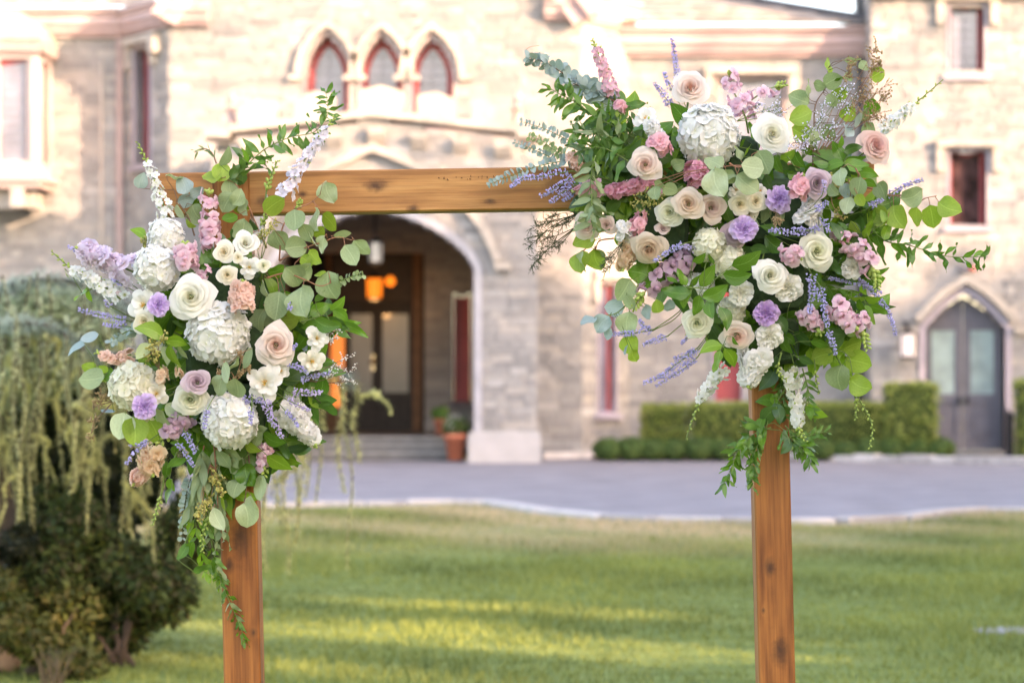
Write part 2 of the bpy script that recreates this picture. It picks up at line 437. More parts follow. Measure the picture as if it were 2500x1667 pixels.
def grow(pts, d):
    out = []
    for i, (u, z) in enumerate(pts):
        a = Vector(pts[max(0, i-1)]); b = Vector(pts[min(len(pts)-1, i+1)]); t = (b-a).normalized()
        nrm = Vector((-t.y, t.x)); k = d
        if i == len(pts)//2: k = d*1.25
        out.append((u+nrm.x*k, z+nrm.y*k))
    return out
def band(fr, pin, pout, w0, w1):                     # extruded band between two outlines from depth w0 (back) to w1 (front)
    m = MB(); n = len(pin)
    v = [fr.p(u, w1, z) for u, z in pin]+[fr.p(u, w1, z) for u, z in pout]+[fr.p(u, w0, z) for u, z in pin]+[fr.p(u, w0, z) for u, z in pout]
    f = []
    for i in range(n-1):
        f += [(i, i+1, n+i+1, n+i), (2*n+i, 2*n+i+1, i+1, i), (n+i, n+i+1, 3*n+i+1, 3*n+i)]
    f += [(0, n, 3*n, 2*n), (n-1, 2*n-1, 4*n-1, 3*n-1)]
    m.add(v, f); return m
def sheet(fr, pts, w):
    m = MB(); m.add([fr.p(u, w, z) for u, z in pts], [tuple(range(len(pts)-1, -1, -1))]); return m
def rect(u0, u1, z0, z1): return [(u0, z0), (u0, z1), ((u0+u1)/2, z1), (u1, z1), (u1, z0)]
def window(fr, pts, depth=0.3, jamb=M_SAND, sash=M_RED, glass=M_GLASS, sash_w=0.07, sill=True, hood=None, lattice=True, hoodmat=M_SAND):
    w = cpart(band(fr, pts, grow(pts, 0.05), -depth-0.04, 0.045), 'window', jamb)
    inn = grow(pts, -0.012)
    cpart(band(fr, grow(inn, -sash_w), inn, -depth-0.02, -depth+0.04), 'sash', sash, w)
    pp = grow(inn, -sash_w+0.01); cpart(sheet(fr, pp, -depth), 'pane', glass, w)
    us = [p[0] for p in pp]; zs = [p[1] for p in pp]; u0, u1, z0, z1 = min(us), max(us), min(zs), max(zs)
    if lattice:
        m = MB(); hf = hole_from(pp); s = 0.17
        for k in range(1, int((z1-z0)/s)+1):
            q = hf(z0+k*s)
            if q and q[1]-q[0] > 0.03: fr.box(m, q[0], q[1], -depth+0.002, -depth+0.014, z0+k*s-0.006, z0+k*s+0.006)
        zc = pts[len(pts)//2][1]-sash_w-0.08; uc = pts[len(pts)//2][0]
        fr.box(m, uc-0.007, uc+0.007, -depth+0.004, -depth+0.016, z0, zc)
        cpart(m, 'glazing_bar', M_LEAD, w)
    if sill:
        us = [p[0] for p in pts]; m = MB(); zb = pts[0][1]
        v = [fr.p(min(us)-.12,-depth,zb-.14), fr.p(max(us)+.12,-depth,zb-.14), fr.p(max(us)+.12,0.12,zb-.14), fr.p(min(us)-.12,0.12,zb-.14),
             fr.p(min(us)-.12,-depth,zb+.02), fr.p(max(us)+.12,-depth,zb+.02), fr.p(max(us)+.12,0.12,zb-.06), fr.p(min(us)-.12,0.12,zb-.06)]
        m.add(v, [(0,1,2,3),(7,6,5,4),(3,2,6,7),(0,3,7,4),(1,5,6,2)]); cpart(m, 'sill', jamb, w)
    if hood == 'arch':
        top = pts[1:-1]; a, b = grow(top, 0.10), grow(top, 0.22)
        m = band(fr, a, b, 0.0, 0.15)
        for sgn, pt in ((-1, top[0]), (1, top[-1])):
            fr.box(m, pt[0]+sgn*0.10-(0.22 if sgn < 0 else 0), pt[0]+sgn*0.10+(0.22 if sgn > 0 else 0), 0, 0.14, pt[1]-0.09, pt[1]-0.001)
        cpart(m, 'hood_mould', hoodmat, w)
    if hood == 'label':
        us = [p[0] for p in pts]; a, b = min(us)-.10, max(us)+.10; zt = max(p[1] for p in pts)+0.07; m = MB()
        fr.box(m, a-.16, b+.16, 0, 0.18, zt, zt+0.13); fr.box(m, a-.16, a-.01, 0, 0.13, zt-.45, zt-.001); fr.box(m, b+.01, b+.16, 0, 0.13, zt-.45, zt-.001)
        cpart(m, 'hood_mould', hoodmat, w)
    return w
def cornice(fr, u0, u1, zb, h, mat=M_PINK, proj=0.42, name='cornice'):
    m = MB()
    for a, b, pr in ((0,.16,.14),(.165,.40,.24),(.405,.72,.33),(.725,.86,.38),(.865,1.0,.46)):
        fr.box(m, u0-pr*proj/0.46*0.0, u1, -0.1, pr*proj/.46, zb+h*a, zb+h*b)
    return cpart(m, name, mat)
def px(Y, x): return (x-CXP)/FPX*Y
def pz(Y, y): return CH-(y-HYP)/FPX*Y
YM, YR, YP, YT = 45.4, 46.8, 43.0, 45.9             # main block, recessed wings, porch front, tower front
# main block front
XL, XR = px(YM, 415), px(YM, 1420)
FM = FR((XL, YM), (XR, YM))
lan = []
for xc, ap in ((800, 84), (932, 86), (1055, 90)):
    lan.append(lancet(FM.ux(px(YM, xc)), 0.40, pz(YM, 310), pz(YM, 185), pz(YM, ap)))
ZE = pz(YM, 30)
YB = 49.6; YD = YB+1.1                             # back wall of the deep entrance porch, plane of the doors
door_open = rect(FM.ux(px(YM, 640)), FM.ux(px(YM, 1178)), 0.0, 4.9)
def gable(z):
    if z < ZE: return (0, FM.L)
    k = (z-ZE)*0.80
    return (k+0.3, FM.L-k-0.3) if 2*k+0.6 < FM.L else None
wall('wall', FM, 0, 12.5, [hole_from(p) for p in lan]+[hole_from(door_open)], gable, thick=0.5,
     singles=300, view=lambda f, c: c[2] > pz(YM, 1110) and c[3] < pz(YM, 20) and not (f.ux(px(YM,560)) < c[0] < f.ux(px(YM,1250)) and c[3] < pz(YM,300)))
M_JAMB = mat_rough('pink_stone_jamb', (0.46, 0.37, 0.35), 0.8, 0.12, 4, 0.1)
for p in lan: window(FM, p, 0.42, jamb=M_JAMB, hood='arch', sash_w=0.12)
# gable coping and eaves of the main block
m = MB()
for sg in (-1, 1):
    bu = 0 if sg < 0 else FM.L
    for k in range(2):
        o0, o1, w1 = ((0.0, 0.28, 0.30), (0.285, 0.45, 0.42))[k]
        a = (bu-sg*(0.0)*1, ZE-0.28); b = (bu-sg*4.2, ZE+4.2/0.80-0.0)
        pts = [(a[0]+sg*(o0-.15), a[1]+o0*.5), (b[0]+sg*(o0-.15), b[1]+o0*.5), (b[0]+sg*(o1-.15), b[1]+o1*.5), (a[0]+sg*(o1-.15), a[1]+o1*.5)]
        v = [FM.p(u, w1, z) for u, z in pts]+[FM.p(u, -0.4, z) for u, z in pts]
        f = [(0,1,2,3),(7,6,5,4),(0,4,5,1),(1,5,6,2),(2,6,7,3),(3,7,4,0)]
        m.add(v, f if sg > 0 else [tuple(reversed(q)) for q in f])
cpart(m, 'gable_coping', M_PINK)
cornice(FM, -0.1, 0.75, pz(YM, 67), pz(YM, 28)-pz(YM, 67), proj=0.34)
cornice(FM, FM.L-0.7, FM.L+0.1, pz(YM, 52), pz(YM, 10)-pz(YM, 52), proj=0.34)
# canted returns to the wings
FCL = FR((px(YR, 306), YR), (XL, YM)); FCR = FR((XR, YM), (px(YR, 1535), YR))
wl_ = rect(0.42, 1.05, pz(46, 395), pz(46, 112)); wr_ = rect(0.55, 1.18, pz(46.2, 1005), pz(46.2, 690))
wall('wall', FCL, 0, pz(46, 25), [hole_from(wl_)])
wall('wall', FCR, 0, pz(46, 40), [hole_from(wr_)])
window(FCL, wl_, 0.22, jamb=M_LAV, hood='label'); window(FCR, wr_, 0.14, jamb=M_LAV, hood='label', lattice=False)
cornice(FCL, 0, FCL.L, pz(46, 78), 0.5, proj=0.34); cornice(FCR, 0, FCR.L, pz(46, 60), 0.5, mat=M_WHITE, proj=0.34)
m = MB(); FCL.box(m, FCL.L-0.5, FCL.L-0.28, 0.0, 0.22, pz(46,135), pz(46,85)); cpart(m, 'bracket', M_SAND)
# left wing
FL = FR((px(YR, -260), YR), (px(YR, 306), YR))
wall('wall', FL, 0, pz(YR, 20), [])
cornice(FL, 0, FL.L, pz(YR, 92), pz(YR, 26)-pz(YR, 92))
m = MB(); FL.box(m, FL.L-0.16, FL.L-0.04, 0.02, 0.12, 0.2, pz(YR, 95)); cpart(m, 'downpipe', M_TRIM)
m = MB(); m.tube([FL.p(FL.L-0.45, 0.06, 0.2), FL.p(FL.L-0.45, 0.06, pz(YR, 150))], 0.04, 8); cpart(m, 'downpipe', M_SAND, smooth=True)
# oriel bay on the left wing
bx0, bx1, by = px(45.6, -150), px(45.6, 92), 45.6
FB = FR((bx0, by), (bx1, by)); FBc = FR((bx1, by), (px(YR, 128), YR))
zb0, zb1 = pz(by, 425), pz(by, 128)
for f_, holes in ((FB, [rect(FB.L-1.45, FB.L-0.12, zb0+0.25, zb1-0.12)]), (FBc, [rect(0.22, FBc.L-0.32, zb0+0.25, zb1-0.12)])):
    m = MB(); q = holes[0]
    f_.box(m, 0, q[0][0], -0.2, 0, zb0, zb1); f_.box(m, q[-1][0], f_.L, -0.2, 0, zb0, zb1)
    f_.box(m, q[0][0], q[-1][0], -0.2, 0, zb0, q[0][1]); f_.box(m, q[0][0], q[-1][0], -0.2, 0, q[1][1], zb1)
    cpart(m, 'bay_frame', M_WHITE)
    w = window(f_, q, 0.12, jamb=M_WHITE, sill=False, glass=M_GLASS if f_ is FB else M_BLIND, lattice=f_ is FB, sash_w=0.10)
    if f_ is FB:
        m = MB(); f_.box(m, (q[0][0]+q[-1][0])/2-.06, (q[0][0]+q[-1][0])/2+.06, -0.13, 0.03, q[0][1], q[1][1]); cpart(m, 'mullion', M_WHITE, w)
for za, zc, pr, mt in ((zb0-0.12, zb0, 0.14, M_WHITE), (zb0-0.26, zb0-0.125, 0.06, M_TRIM), (zb1, zb1+0.22, 0.12, M_TRIM), (zb0-.62, zb0-.265, -0.25, M_SAND)):
    m = MB(); FB.box(m, 0, FB.L+pr*0.4, -1.0, pr, za, zc); FBc.box(m, pr*0.4, FBc.L+pr, -0.5, pr-0.004, za, zc-0.003); cpart(m, 'bay_moulding', mt)
m = MB(); zr = zb1+0.225; top = 0.62; prev = None
pr0 = [FB.p(0,0.16,0), FB.p(FB.L+.06,0.16,0), FBc.p(FBc.L+.1,0.1,0)]; cen = FB.p(FB.L-1.0, -1.15, 0)
rows = []
for i in range(6):
    t = i/5; k = math.cos(t*1.25); rows.append([Vector((cen.x+(q.x-cen.x)*k if j else q.x, cen.y+(q.y-cen.y)*k, zr+top*math.sin(t*1.25)*1.15)) for j, q in enumerate(pr0)])
for a, b in zip(rows, rows[1:]):
    m.add(a+b, [(0,1,4,3),(1,2,5,4)])
cpart(m, 'copper_roof', M_COPPER)
# right wing
FRW = FR((px(YR, 1535), YR), (px(YR, 2080), YR))
rw = rect(FRW.ux(px(YR, 1752)), FRW.ux(px(YR, 1912)), pz(YR, 480), pz(YR, 190))
rw2 = rect(FRW.ux(px(YR, 1745)), FRW.ux(px(YR, 1810)), pz(YR, 982), pz(YR, 700))
wall('wall', FRW, 0, pz(YR, 75), [hole_from(rw), hole_from(rw2)], u1=FRW.L+0.5)
window(FRW, rw, 0.22, jamb=M_TRIM, hood='label', sash=M_WHITE); window(FRW, rw2, 0.12, jamb=M_LAV, hood='label', glass=M_RED, lattice=False)
cornice(FRW, -0.4, FRW.L+0.5, pz(YR, 140), pz(YR, 70)-pz(YR, 140))
# slate roofs, built in overlapping courses of slates
def slate_roof(fr, u0, u1, z0, rise, run, name='roof', nslate=24, top=lambda u: 1.0):
    back = MB(); pt = lambda u, t: fr.p(u, 0.5-(run+.5)*t, z0+rise*t); us = [u0+(u1-u0)*i/20 for i in range(21)]
    v = [pt(u, 0) for u in us]+[pt(u, top(u)) for u in us]
    back.add(v, [(i, i+1, 22+i, 21+i) for i in range(20)]); r_o = cpart(back, name, M_SLATE)
    nr = 9; sl = MB(); w = (u1-u0)/nslate
    for i in range(nr):
        a0, a1 = i/nr, min(1, (i+1.25)/nr)
        for k in range(nslate+1):
            s0 = u0+(k-(0.5 if i % 2 else 0))*w+0.006; s1 = s0+w-0.012
            s0, s1 = max(u0, s0), min(u1, s1)
            if s1-s0 < 0.05 or a1 > top((s0+s1)/2)+.02: continue
            f_ = lambda t: (0.5-(run+0.5)*t, z0+rise*t)
            (wa, za), (wb, zb) = f_(a0), f_(a1); c = rnd.uniform(0.75, 1.1)
            sl.add([fr.p(s0,wa+.01,za+.045), fr.p(s1,wa+.01,za+.045), fr.p(s1,wb,zb+.012), fr.p(s0,wb,zb+.012), fr.p(s0,wa+.01,za+.02), fr.p(s1,wa+.01,za+.02)],
                   [(0,1,2,3),(4,5,1,0)], (c,c,c))
    tag(sl.build('slates', mat_rough('slate_course', (0.42,0.345,0.28), 0.95, 0.15, 3, 0.2, attr=True, spec=.1), r_o), kind='stuff')
rtop = lambda u: max(.04, min(1.0, .66-.62*(u-FRW.ux(px(YR,1720)))/(FRW.L+.3-FRW.ux(px(YR,1720)))))
slate_roof(FRW, -0.6, FRW.L+0.6, pz(YR, 66), 1.5, 3.4, top=rtop)
slate_roof(FL, -0.2, FL.L+0.6, pz(YR, 24), 2.4, 2.6)
m = MB(); ul = [FRW.ux(px(YR,1745))+(FRW.L+.5-FRW.ux(px(YR,1745)))*i/8 for i in range(9)]; v = []
for u in ul:                                         # dark bar standing in for the shadow along the roof's descending hip edge
    t = rtop(u); w = .5-3.9*t; z = pz(YR,66)+1.5*t
    v += [FRW.p(u, w+.16, z-.02), FRW.p(u, w+.12, z+.10), FRW.p(u, w-.25, z+.16), FRW.p(u, w-.3, z-.1)]
m.add(v, [(i*4+k, (i+1)*4+k, (i+1)*4+(k+1) % 4, i*4+(k+1) % 4) for i in range(8) for k in range(4)])
cpart(m, 'hip_shadow_bar', mat_rough('hip_shadow_dark', (0.10,0.095,0.10), 0.8, 0.2, 3))
# tower on the right
XT = px(YT, 2126)
FT = FR((XT, YT), (px(YT, 2900), YT)); FTS = FR((XT, 48.0), (XT, YT)); FTS.n = Vector((-1, 0, 0))
tw1 = rect(FT.ux(px(YT, 2318)), FT.ux(px(YT, 2402)), pz(YT, 178), pz(YT, 12)); tw2 = rect(FT.ux(px(YT, 2318)), FT.ux(px(YT, 2408)), pz(YT, 548), pz(YT, 368))
dcx = FT.ux(px(YT, 2356)); dw = 0.76; dtop = pz(YT, 716); dsp = pz(YT, 800)
dor = [(dcx-dw, 0.12), (dcx-dw, dsp)]+[(dcx-dw*(1-i/6), dsp+(dtop-dsp)*(0.55*math.sin(i/6*math.pi/2)+0.45*i/6)) for i in range(1, 7)]
dor = dor+[(2*dcx-u, z) for u, z in reversed(dor[:-1])]
wall('wall', FT, 0, 11.5, [hole_from(tw1), hole_from(tw2), hole_from(dor)])
wall('wall', FTS, 0, 11.5, [])
window(FT, tw1, 0.26, jamb=M_LAV, hood='label'); window(FT, tw2, 0.26, jamb=M_LAV, hood='label', glass=M_GLASSD, lattice=False)
m = MB(); FT.box(m, -0.25, FT.L, 0.0, 0.30, pz(YT, -12), pz(YT, -40)); cpart(m, 'string_course', M_PINK)
m = MB(); m.tube([FTS.p(1.2,0.07,0.1), FTS.p(1.2,0.07,9.5)], 0.055, 8); cpart(m, 'downpipe', M_BLACK, smooth=True)
# tower doorway
dp = cpart(band(FT, dor, grow(dor, 0.11), -0.30, 0.05), 'doorway', M_LAV)
hd = dor[1:-1]; m = band(FT, grow(hd, 0.16), grow(hd, 0.30), 0.0, 0.17)
for sg, pt in ((-1, hd[0]), (1, hd[-1])):
    FT.box(m, pt[0]+sg*0.16-(0.34 if sg < 0 else 0), pt[0]+sg*0.16+(0.34 if sg > 0 else 0), 0, 0.16, pt[1]-.1, pt[1]-.001)
cpart(m, 'hood_mould', M_SAND, dp)
for sg in (-1, 1):
    m = MB(); D = -0.24; a, b = (dcx-dw+.02, dcx-.006) if sg < 0 else (dcx+.006, dcx+dw-.02); z0, z1 = 0.14, dsp+0.02
    i0, i1 = a+.14, b-.14; zm = 1.15
    FT.box(m, a, i0, D-.05, D, z0, z1); FT.box(m, i1, b, D-.05, D, z0, z1); FT.box(m, i0, i1, D-.05, D, z0, z0+.2); FT.box(m, i0, i1, D-.05, D, zm-.13, zm+.05); FT.box(m, i0, i1, D-.05, D, z1-.06, z1)
    FT.box(m, i0, i1, D-.05, D-.025, z0+.2, zm-.13); FT.box(m, i0+.06, i1-.06, D-.024, D-.008, z0+.27, zm-.20)
    # pointed head of the leaf
    tri = [(a, z1), (b, z1), ((b, dtop-.06) if sg < 0 else (a, dtop-.06)), ((a, z1+.10) if sg < 0 else (b, z1+.10))]
    if sg > 0: tri = [tri[0], tri[1], tri[3], tri[2]]
    v = [FT.p(u, D, z) for u, z in tri]+[FT.p(u, D-.05, z) for u, z in tri]; m.add(v, [(0,1,2,3),(4,7,6,5),(2,6,7,3),(1,5,6,2),(0,3,7,4)])
    dl = cpart(m, 'door', M_DOOR)
    g_ = MB(); FT.box(g_, i0, i1, D-.035, D-.02, zm+.05, z1-.06); cpart(g_, 'pane', M_FROSTG, dl)
    g_ = MB(); hx = (b-.07) if sg < 0 else (a+.07); FT.box(g_, hx-.02, hx+.02, D, D+.07, 1.0, 1.16); cpart(g_, 'handle', M_BLACK, dl)
m = MB(); FT.box(m, dcx-1.15, dcx+1.15, 0.02, 0.75, 0.0, 0.12); cpart(m, 'doorstep', M_STEP)
# porch
pc = 912; PX0, PX1 = px(YP, 514), px(YP, 1312)
FP = FR((PX0, YP), (PX1, YP)); uc = FP.ux(px(YP, pc)); ow = px(YP, 1157)-px(YP, pc)
opn = tudor(uc, ow, 0.0, pz(YP, 652), pz(YP, 508))
ztop = pz(YP, 330); zap = pz(YP, 285)
def pclip(z):
    if z < ztop-0.25: return (0, FP.L)
    k = (z-(ztop-.25))/(zap-ztop+.25)
    return (uc-(FP.L/2-.3)*(1-k), uc+(FP.L/2-.3)*(1-k)) if k < 1 else None
wall('porch_wall', FP, 0, zap+.1, [hole_from(opn)], pclip, thick=0.75)
cpart(band(FP, opn, grow(opn, 0.14), -0.70, 0.04), 'portal_arch', mat_rough('grey_limestone', (0.42,0.41,0.43), 0.8, 0.15, 3, 0.2))
hp = [p for p in tudor(uc, ow+.36, pz(YP, 640), pz(YP, 640), pz(YP, 372))]; hp = hp[1:-1]
m = band(FP, hp, grow(hp, 0.13), 0.0, 0.20)
for sg, pt in ((-1, hp[0]), (1, hp[-1])):
    FP.box(m, pt[0]-(0.30 if sg < 0 else 0), pt[0]+(0.30 if sg > 0 else 0), 0, 0.18, pt[1]-.13, pt[1]-.002)
cpart(m, 'hood_mould', M_SAND)
for a, b in ((-.06, uc-ow+.10), (uc+ow-.10, FP.L+.06)):
    m = MB(); FP.box(m, a, b, -0.8, 0.10, 0.0, 0.50); FP.box(m, a+.03, b-.03, -0.78, 0.07, 0.501, 0.56); cpart(m, 'plinth', mat_rough('pale_plinth', (0.46,0.44,0.43), 0.85, 0.12, 2.5, 0.2))
# raked parapet with coping, merlons and corbels
def rk(u): return zap-(zap-ztop)*abs(u-uc)/(FP.L/2)
m = MB()
for sg in (-1, 1):
    a, b = uc, uc+sg*(FP.L/2-.35)
    v = [FP.p(a,.16,zap), FP.p(b,.16,rk(b)), FP.p(b,.16,rk(b)+.12), FP.p(a,.16,zap+.12), FP.p(a,-.8,zap), FP.p(b,-.8,rk(b)), FP.p(b,-.8,rk(b)+.12), FP.p(a,-.8,zap+.12)]
    f = [(0,1,2,3),(4,7,6,5),(3,2,6,7),(0,4,5,1)]
    m.add(v, f if sg > 0 else [tuple(reversed(q)) for q in f])
    FP.box(m, min(uc+sg*(FP.L/2-.36), uc+sg*(FP.L/2+.12)), max(uc+sg*(FP.L/2-.36), uc+sg*(FP.L/2+.12)), -.8, .17, ztop-.05, ztop+.10)
cpart(m, 'parapet_coping', M_SAND)
for k, du in enumerate((-2.05, -1.05, 0.12, 1.12, 2.10)):
    u = uc+du; s = (zap-ztop)/(FP.L/2)*(1 if du > 0 else -1); m = MB(); w = 0.34 if k != 2 else 0.40
    v = []
    for ww in (0.10, -0.55):
        for du_, dz in ((-w,0),(w,0),(w,.36),(0,.46),(-w,.36)): v.append(FP.p(u+du_, ww, rk(u)+.10-(s*du_ if k != 2 else 0)+dz))
    m.add(v, [(0,1,2,3,4),(9,8,7,6,5),(0,5,6,1),(1,6,7,2),(2,7,8,3),(3,8,9,4),(4,9,5,0)]); cpart(m, 'merlon', M_SAND)
for du in (-2.2, -1.45, -.7, .05, .8, 1.55, 2.3):
    m = MB(); u = uc+du; z = rk(u)-.42; v = []
    for uu in (u-.14, u+.14):
        v += [FP.p(uu,0,z-.1), FP.p(uu,.10,z-.02), FP.p(uu,.20,z+.12), FP.p(uu,.20,z+.22), FP.p(uu,0,z+.22)]
    m.add(v, [(0,1,6,5),(1,2,7,6),(2,3,8,7),(3,4,9,8),(4,3,2,1,0),(5,6,7,8,9)]); cpart(m, 'corbel', M_SAND)
for u in (0.35, FP.L-.35):
    m = MB(); p = FP.p(u, -.2, 0)
    FP.box(m, u-.22, u+.22, -.45, .05, ztop+.102, ztop+.22)
    m.lathe([(.13,.22),(.09,.3),(.07,.45),(.12,.5),(.06,.56),(.09,.66),(.015,.86)], (p.x, p.y, ztop), 10); cpart(m, 'finial', M_TRIM)
# porch side walls, ceiling, floor, steps
FPL = FR((PX0+.35, YP+.75), (PX0+.35, YM-.01)); FPL.n = Vector((1,0,0))
m = MB(); m.box((PX0+.0-CB.x, YP+.751-CB.y, 0), (PX0+.55-CB.x, YM-.05-CB.y, zap-.4)); cpart(m, 'porch_side_wall', M_STONE)
m = MB(); m.box((PX1-.30-CB.x, YP+.751-CB.y, 3.9), (PX1-CB.x, YM-.05-CB.y, zap-.4)); cpart(m, 'porch_side_wall', M_STONE)
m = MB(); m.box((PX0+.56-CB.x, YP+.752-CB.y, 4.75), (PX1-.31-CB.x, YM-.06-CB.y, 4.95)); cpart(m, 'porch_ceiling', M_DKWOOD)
m = MB(); m.box((PX0-CB.x, YP+.6-CB.y, 4.96), (PX1-CB.x, YM-.05-CB.y, 5.1)); cpart(m, 'porch_roof', M_SLATE)
for k in range(6):
    m = MB(); y = YP+.95+k*.24; m.box((PX0+.57-CB.x, y-CB.y, 4.60), (PX1-.32-CB.x, y+.1-CB.y, 4.748)); cpart(m, 'ceiling_beam', M_DKWOOD)
for k in range(3):
    y = YP+1.0+k*.36; m = MB(); m.box((px(YP,640)-CB.x, y-CB.y, 0.13*k+.002), (px(YP,1096)-CB.x, YD+.3-CB.y, 0.13*(k+1))); st_ = cpart(m, 'step', M_STEP); m = MB(); m.box((px(YP,638)-CB.x, y-.03-CB.y, 0.13*(k+1)+.001), (px(YP,1098)-CB.x, y+.37-CB.y, 0.13*(k+1)+.03-.028*(k < 2)*0)); cpart(m, 'tread', M_TREAD, st_)
# deep entrance hall behind the main wall: side walls, ceiling, back wall with the oak entrance doors
YD = YB+1.1; zt = pz(YB, 610)
XA, XB = px(YM, 620), px(YM, 1300)
FBW = FR((XA, YB), (XB, YB))
dopen = rect(FBW.ux(px(YB, 700)), FBW.ux(px(YB, 1036)), 0.0, zt); rwin = rect(FBW.ux(px(YB, 1106)), FBW.ux(px(YB, 1150)), pz(YB, 980), pz(YB, 722))
wall('hall_back_wall', FBW, 0, 5.0, [hole_from(dopen), hole_from(rwin)], thick=0.3)
window(FBW, rwin, 0.10, jamb=M_LEAD, glass=M_RED, lattice=False)
m = MB()
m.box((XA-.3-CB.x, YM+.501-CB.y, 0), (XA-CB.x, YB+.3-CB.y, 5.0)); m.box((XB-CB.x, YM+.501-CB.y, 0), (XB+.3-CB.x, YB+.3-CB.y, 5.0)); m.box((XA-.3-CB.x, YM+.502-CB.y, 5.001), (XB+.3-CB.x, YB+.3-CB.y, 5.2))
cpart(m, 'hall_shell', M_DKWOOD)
m = MB(); x0, x1 = px(YB,690), px(YB,1046)
m.box((x0-.1-CB.x, YB+.301-CB.y, 0), (x0-CB.x, YD+.3-CB.y, zt+.2)); m.box((x1-CB.x, YB+.301-CB.y, 0), (x1+.1-CB.x, YD+.3-CB.y, zt+.2)); m.box((x0-.1-CB.x, YB+.302-CB.y, zt+.201), (x1+.1-CB.x, YD+.3-CB.y, zt+.35)); m.box((x0-.1-CB.x, YD+.301-CB.y, 0), (x1+.1-CB.x, YD+.4-CB.y, zt+.35))
cpart(m, 'vestibule', M_DKWOOD)
FD = FR((x0, YD), (x1, YD)); zf = 0.39; zh = pz(YD, 752)
for xa, xb, mt, nm in ((798, 808, M_BRWOOD, 'door_post'), (1008, 1030, M_BRWOOD, 'door_post')):
    m = MB(); FD.box(m, FD.ux(px(YD,xa)), FD.ux(px(YD,xb)), -.1, .12, zf, zt); cpart(m, nm, mt)
m = MB(); FD.box(m, FD.ux(px(YD,808)), FD.ux(px(YD,1008)), -.1, .06, zh+.02, zh+.14); cpart(m, 'lintel', M_DKWOOD)
m = MB(); FD.box(m, FD.ux(px(YD,812)), FD.ux(px(YD,1004)), -.08, -.05, zh+.141, zt-.05); cpart(m, 'transom', mat_rough('transom_panel', (0.07,0.05,0.038), 0.5, 0.2, 5))
for xa, xb, sg in ((842, 918, -1), (920, 1006, 1)):
    a, b = FD.ux(px(YD,xa)), FD.ux(px(YD,xb)); m = MB(); i0, i1 = a+.12, b-.08; zm = pz(YD, 958)
    FD.box(m, a, i0, -.05, 0, zf, zh); FD.box(m, i1, b, -.05, 0, zf, zh); FD.box(m, i0, i1, -.05, 0, zf, zf+.2); FD.box(m, i0, i1, -.05, 0, zm-.18, zm); FD.box(m, i0, i1, -.05, 0, zh-.12, zh)
    FD.box(m, i0, i1, -.05, -.025, zf+.2, zm-.18); FD.box(m, i0+.06, i1-.06, -.024, -.01, zf+.27, zm-.25)
    dl = cpart(m, 'door', M_DKWOOD); g_ = MB(); FD.box(g_, i0, i1, -.035, -.02, zm, zh-.12); cpart(g_, 'pane', M_FROST, dl)
    if sg < 0:
        g_ = MB(); q = FD.p(b-.06, .05, pz(YD, 882)); g_.ball(q, .065, 10, 8); FD.box(g_, b-.09, b-.03, -.001, .02, pz(YD,905), pz(YD,865)); cpart(g_, 'door_knob', mat_rough('brass', (0.75,0.62,0.40), 0.25, 0.05, 5, metal=0.6), dl)
m = MB(); FD.box(m, FD.ux(px(YD,809)), FD.ux(px(YD,840)), -.05, -.02, zf+.5, pz(YD, 800)); cpart(m, 'sunlit_wood_glow', mat_emit('sunlit_wood_emit', (1.0, 0.30, 0.06), 0.13))  # added glowing pane standing in for sunlight on the wood left of the doors
m = MB(); FD.box(m, FD.ux(px(YD,809)), FD.ux(px(YD,840)), -.05, 0, zf, zf+.499); cpart(m, 'wood_side_panel', M_BRWOOD)

# ------------------------------------------------------------------ things by the castle
def lantern(name, label, x, y, Y, w, h, lit, glassmat, chain=0.0, wall_y=None):
    c = W(x, y, Y); r0 = empty(name, (c.x, c.y, c.z-h/2)); tag(r0, label, 'lantern')
    m = MB(); n = 6
    m.lathe([(w*.30, 0), (w*.52, h*.06), (w*.52, h*.10)], n=n); m.build('base', M_BLACK, r0)
    m = MB(); m.lathe([(w*.58, h*.80), (w*.50, h*.84), (w*.18, h*.97), (w*.06, h), (w*.06, h*1.04)], n=n); m.build('cap', M_BLACK, r0)
    for k in range(n):
        th = 2*math.pi*k/n; m = MB(); m.tube([(w*.48*math.cos(th), w*.48*math.sin(th), h*.1), (w*.52*math.cos(th), w*.52*math.sin(th), h*.8)], w*.025, 4); m.build('bar', M_BLACK, r0)
    m = MB(); m.lathe([(w*.44, h*.10), (w*.48, h*.80)], n=n); m.build('glass', glassmat, r0)
    if chain:
        m = MB(); m.tube([(0,0,h*1.03), (0,0,h*1.03+chain)], 0.012, 5); m.build('chain', M_BLACK, r0)
    if wall_y is not None:
        m = MB(); m.tube([(0,0,h*1.02), (0,0,h*1.16), (0,(wall_y-Y)*.6,h*1.2), (0,wall_y-Y,h*1.05)], 0.02, 6); m.build('bracket', M_BLACK, r0)
        m = MB(); m.box((-.06,wall_y-Y-.02,h*.8),(.06,wall_y-Y,h*1.2)); m.build('wall_plate', M_BLACK, r0)
    if lit:
        L = bpy.data.lights.new('lantern_glow', 'POINT'); L.energy = lit; L.color = (1.0, 0.55, 0.2); L.shadow_soft_size = 0.12
        lo = bpy.data.objects.new('lantern_glow', L); COL.objects.link(lo); lo.parent = r0; lo.location = (0, 0, -0.12)
    return r0
lantern('hanging_lantern', 'pale unlit glass lantern hanging under the porch arch', 917, 612, 43.9, 0.27, 0.50, 0, mat_glass('milk_glass', (0.62,0.60,0.55), 0.3, 0.1), chain=4.6-pz(43.9,612)-.28)
lantern('hanging_lantern', 'glowing orange lantern hanging in front of the entrance doors', 914, 700, 48.4, 0.32, 0.54, 4, mat_emit('lit_lantern_glass', (1.0, 0.24, 0.02), 0.24), chain=5.0-pz(48.4,700)-.3)
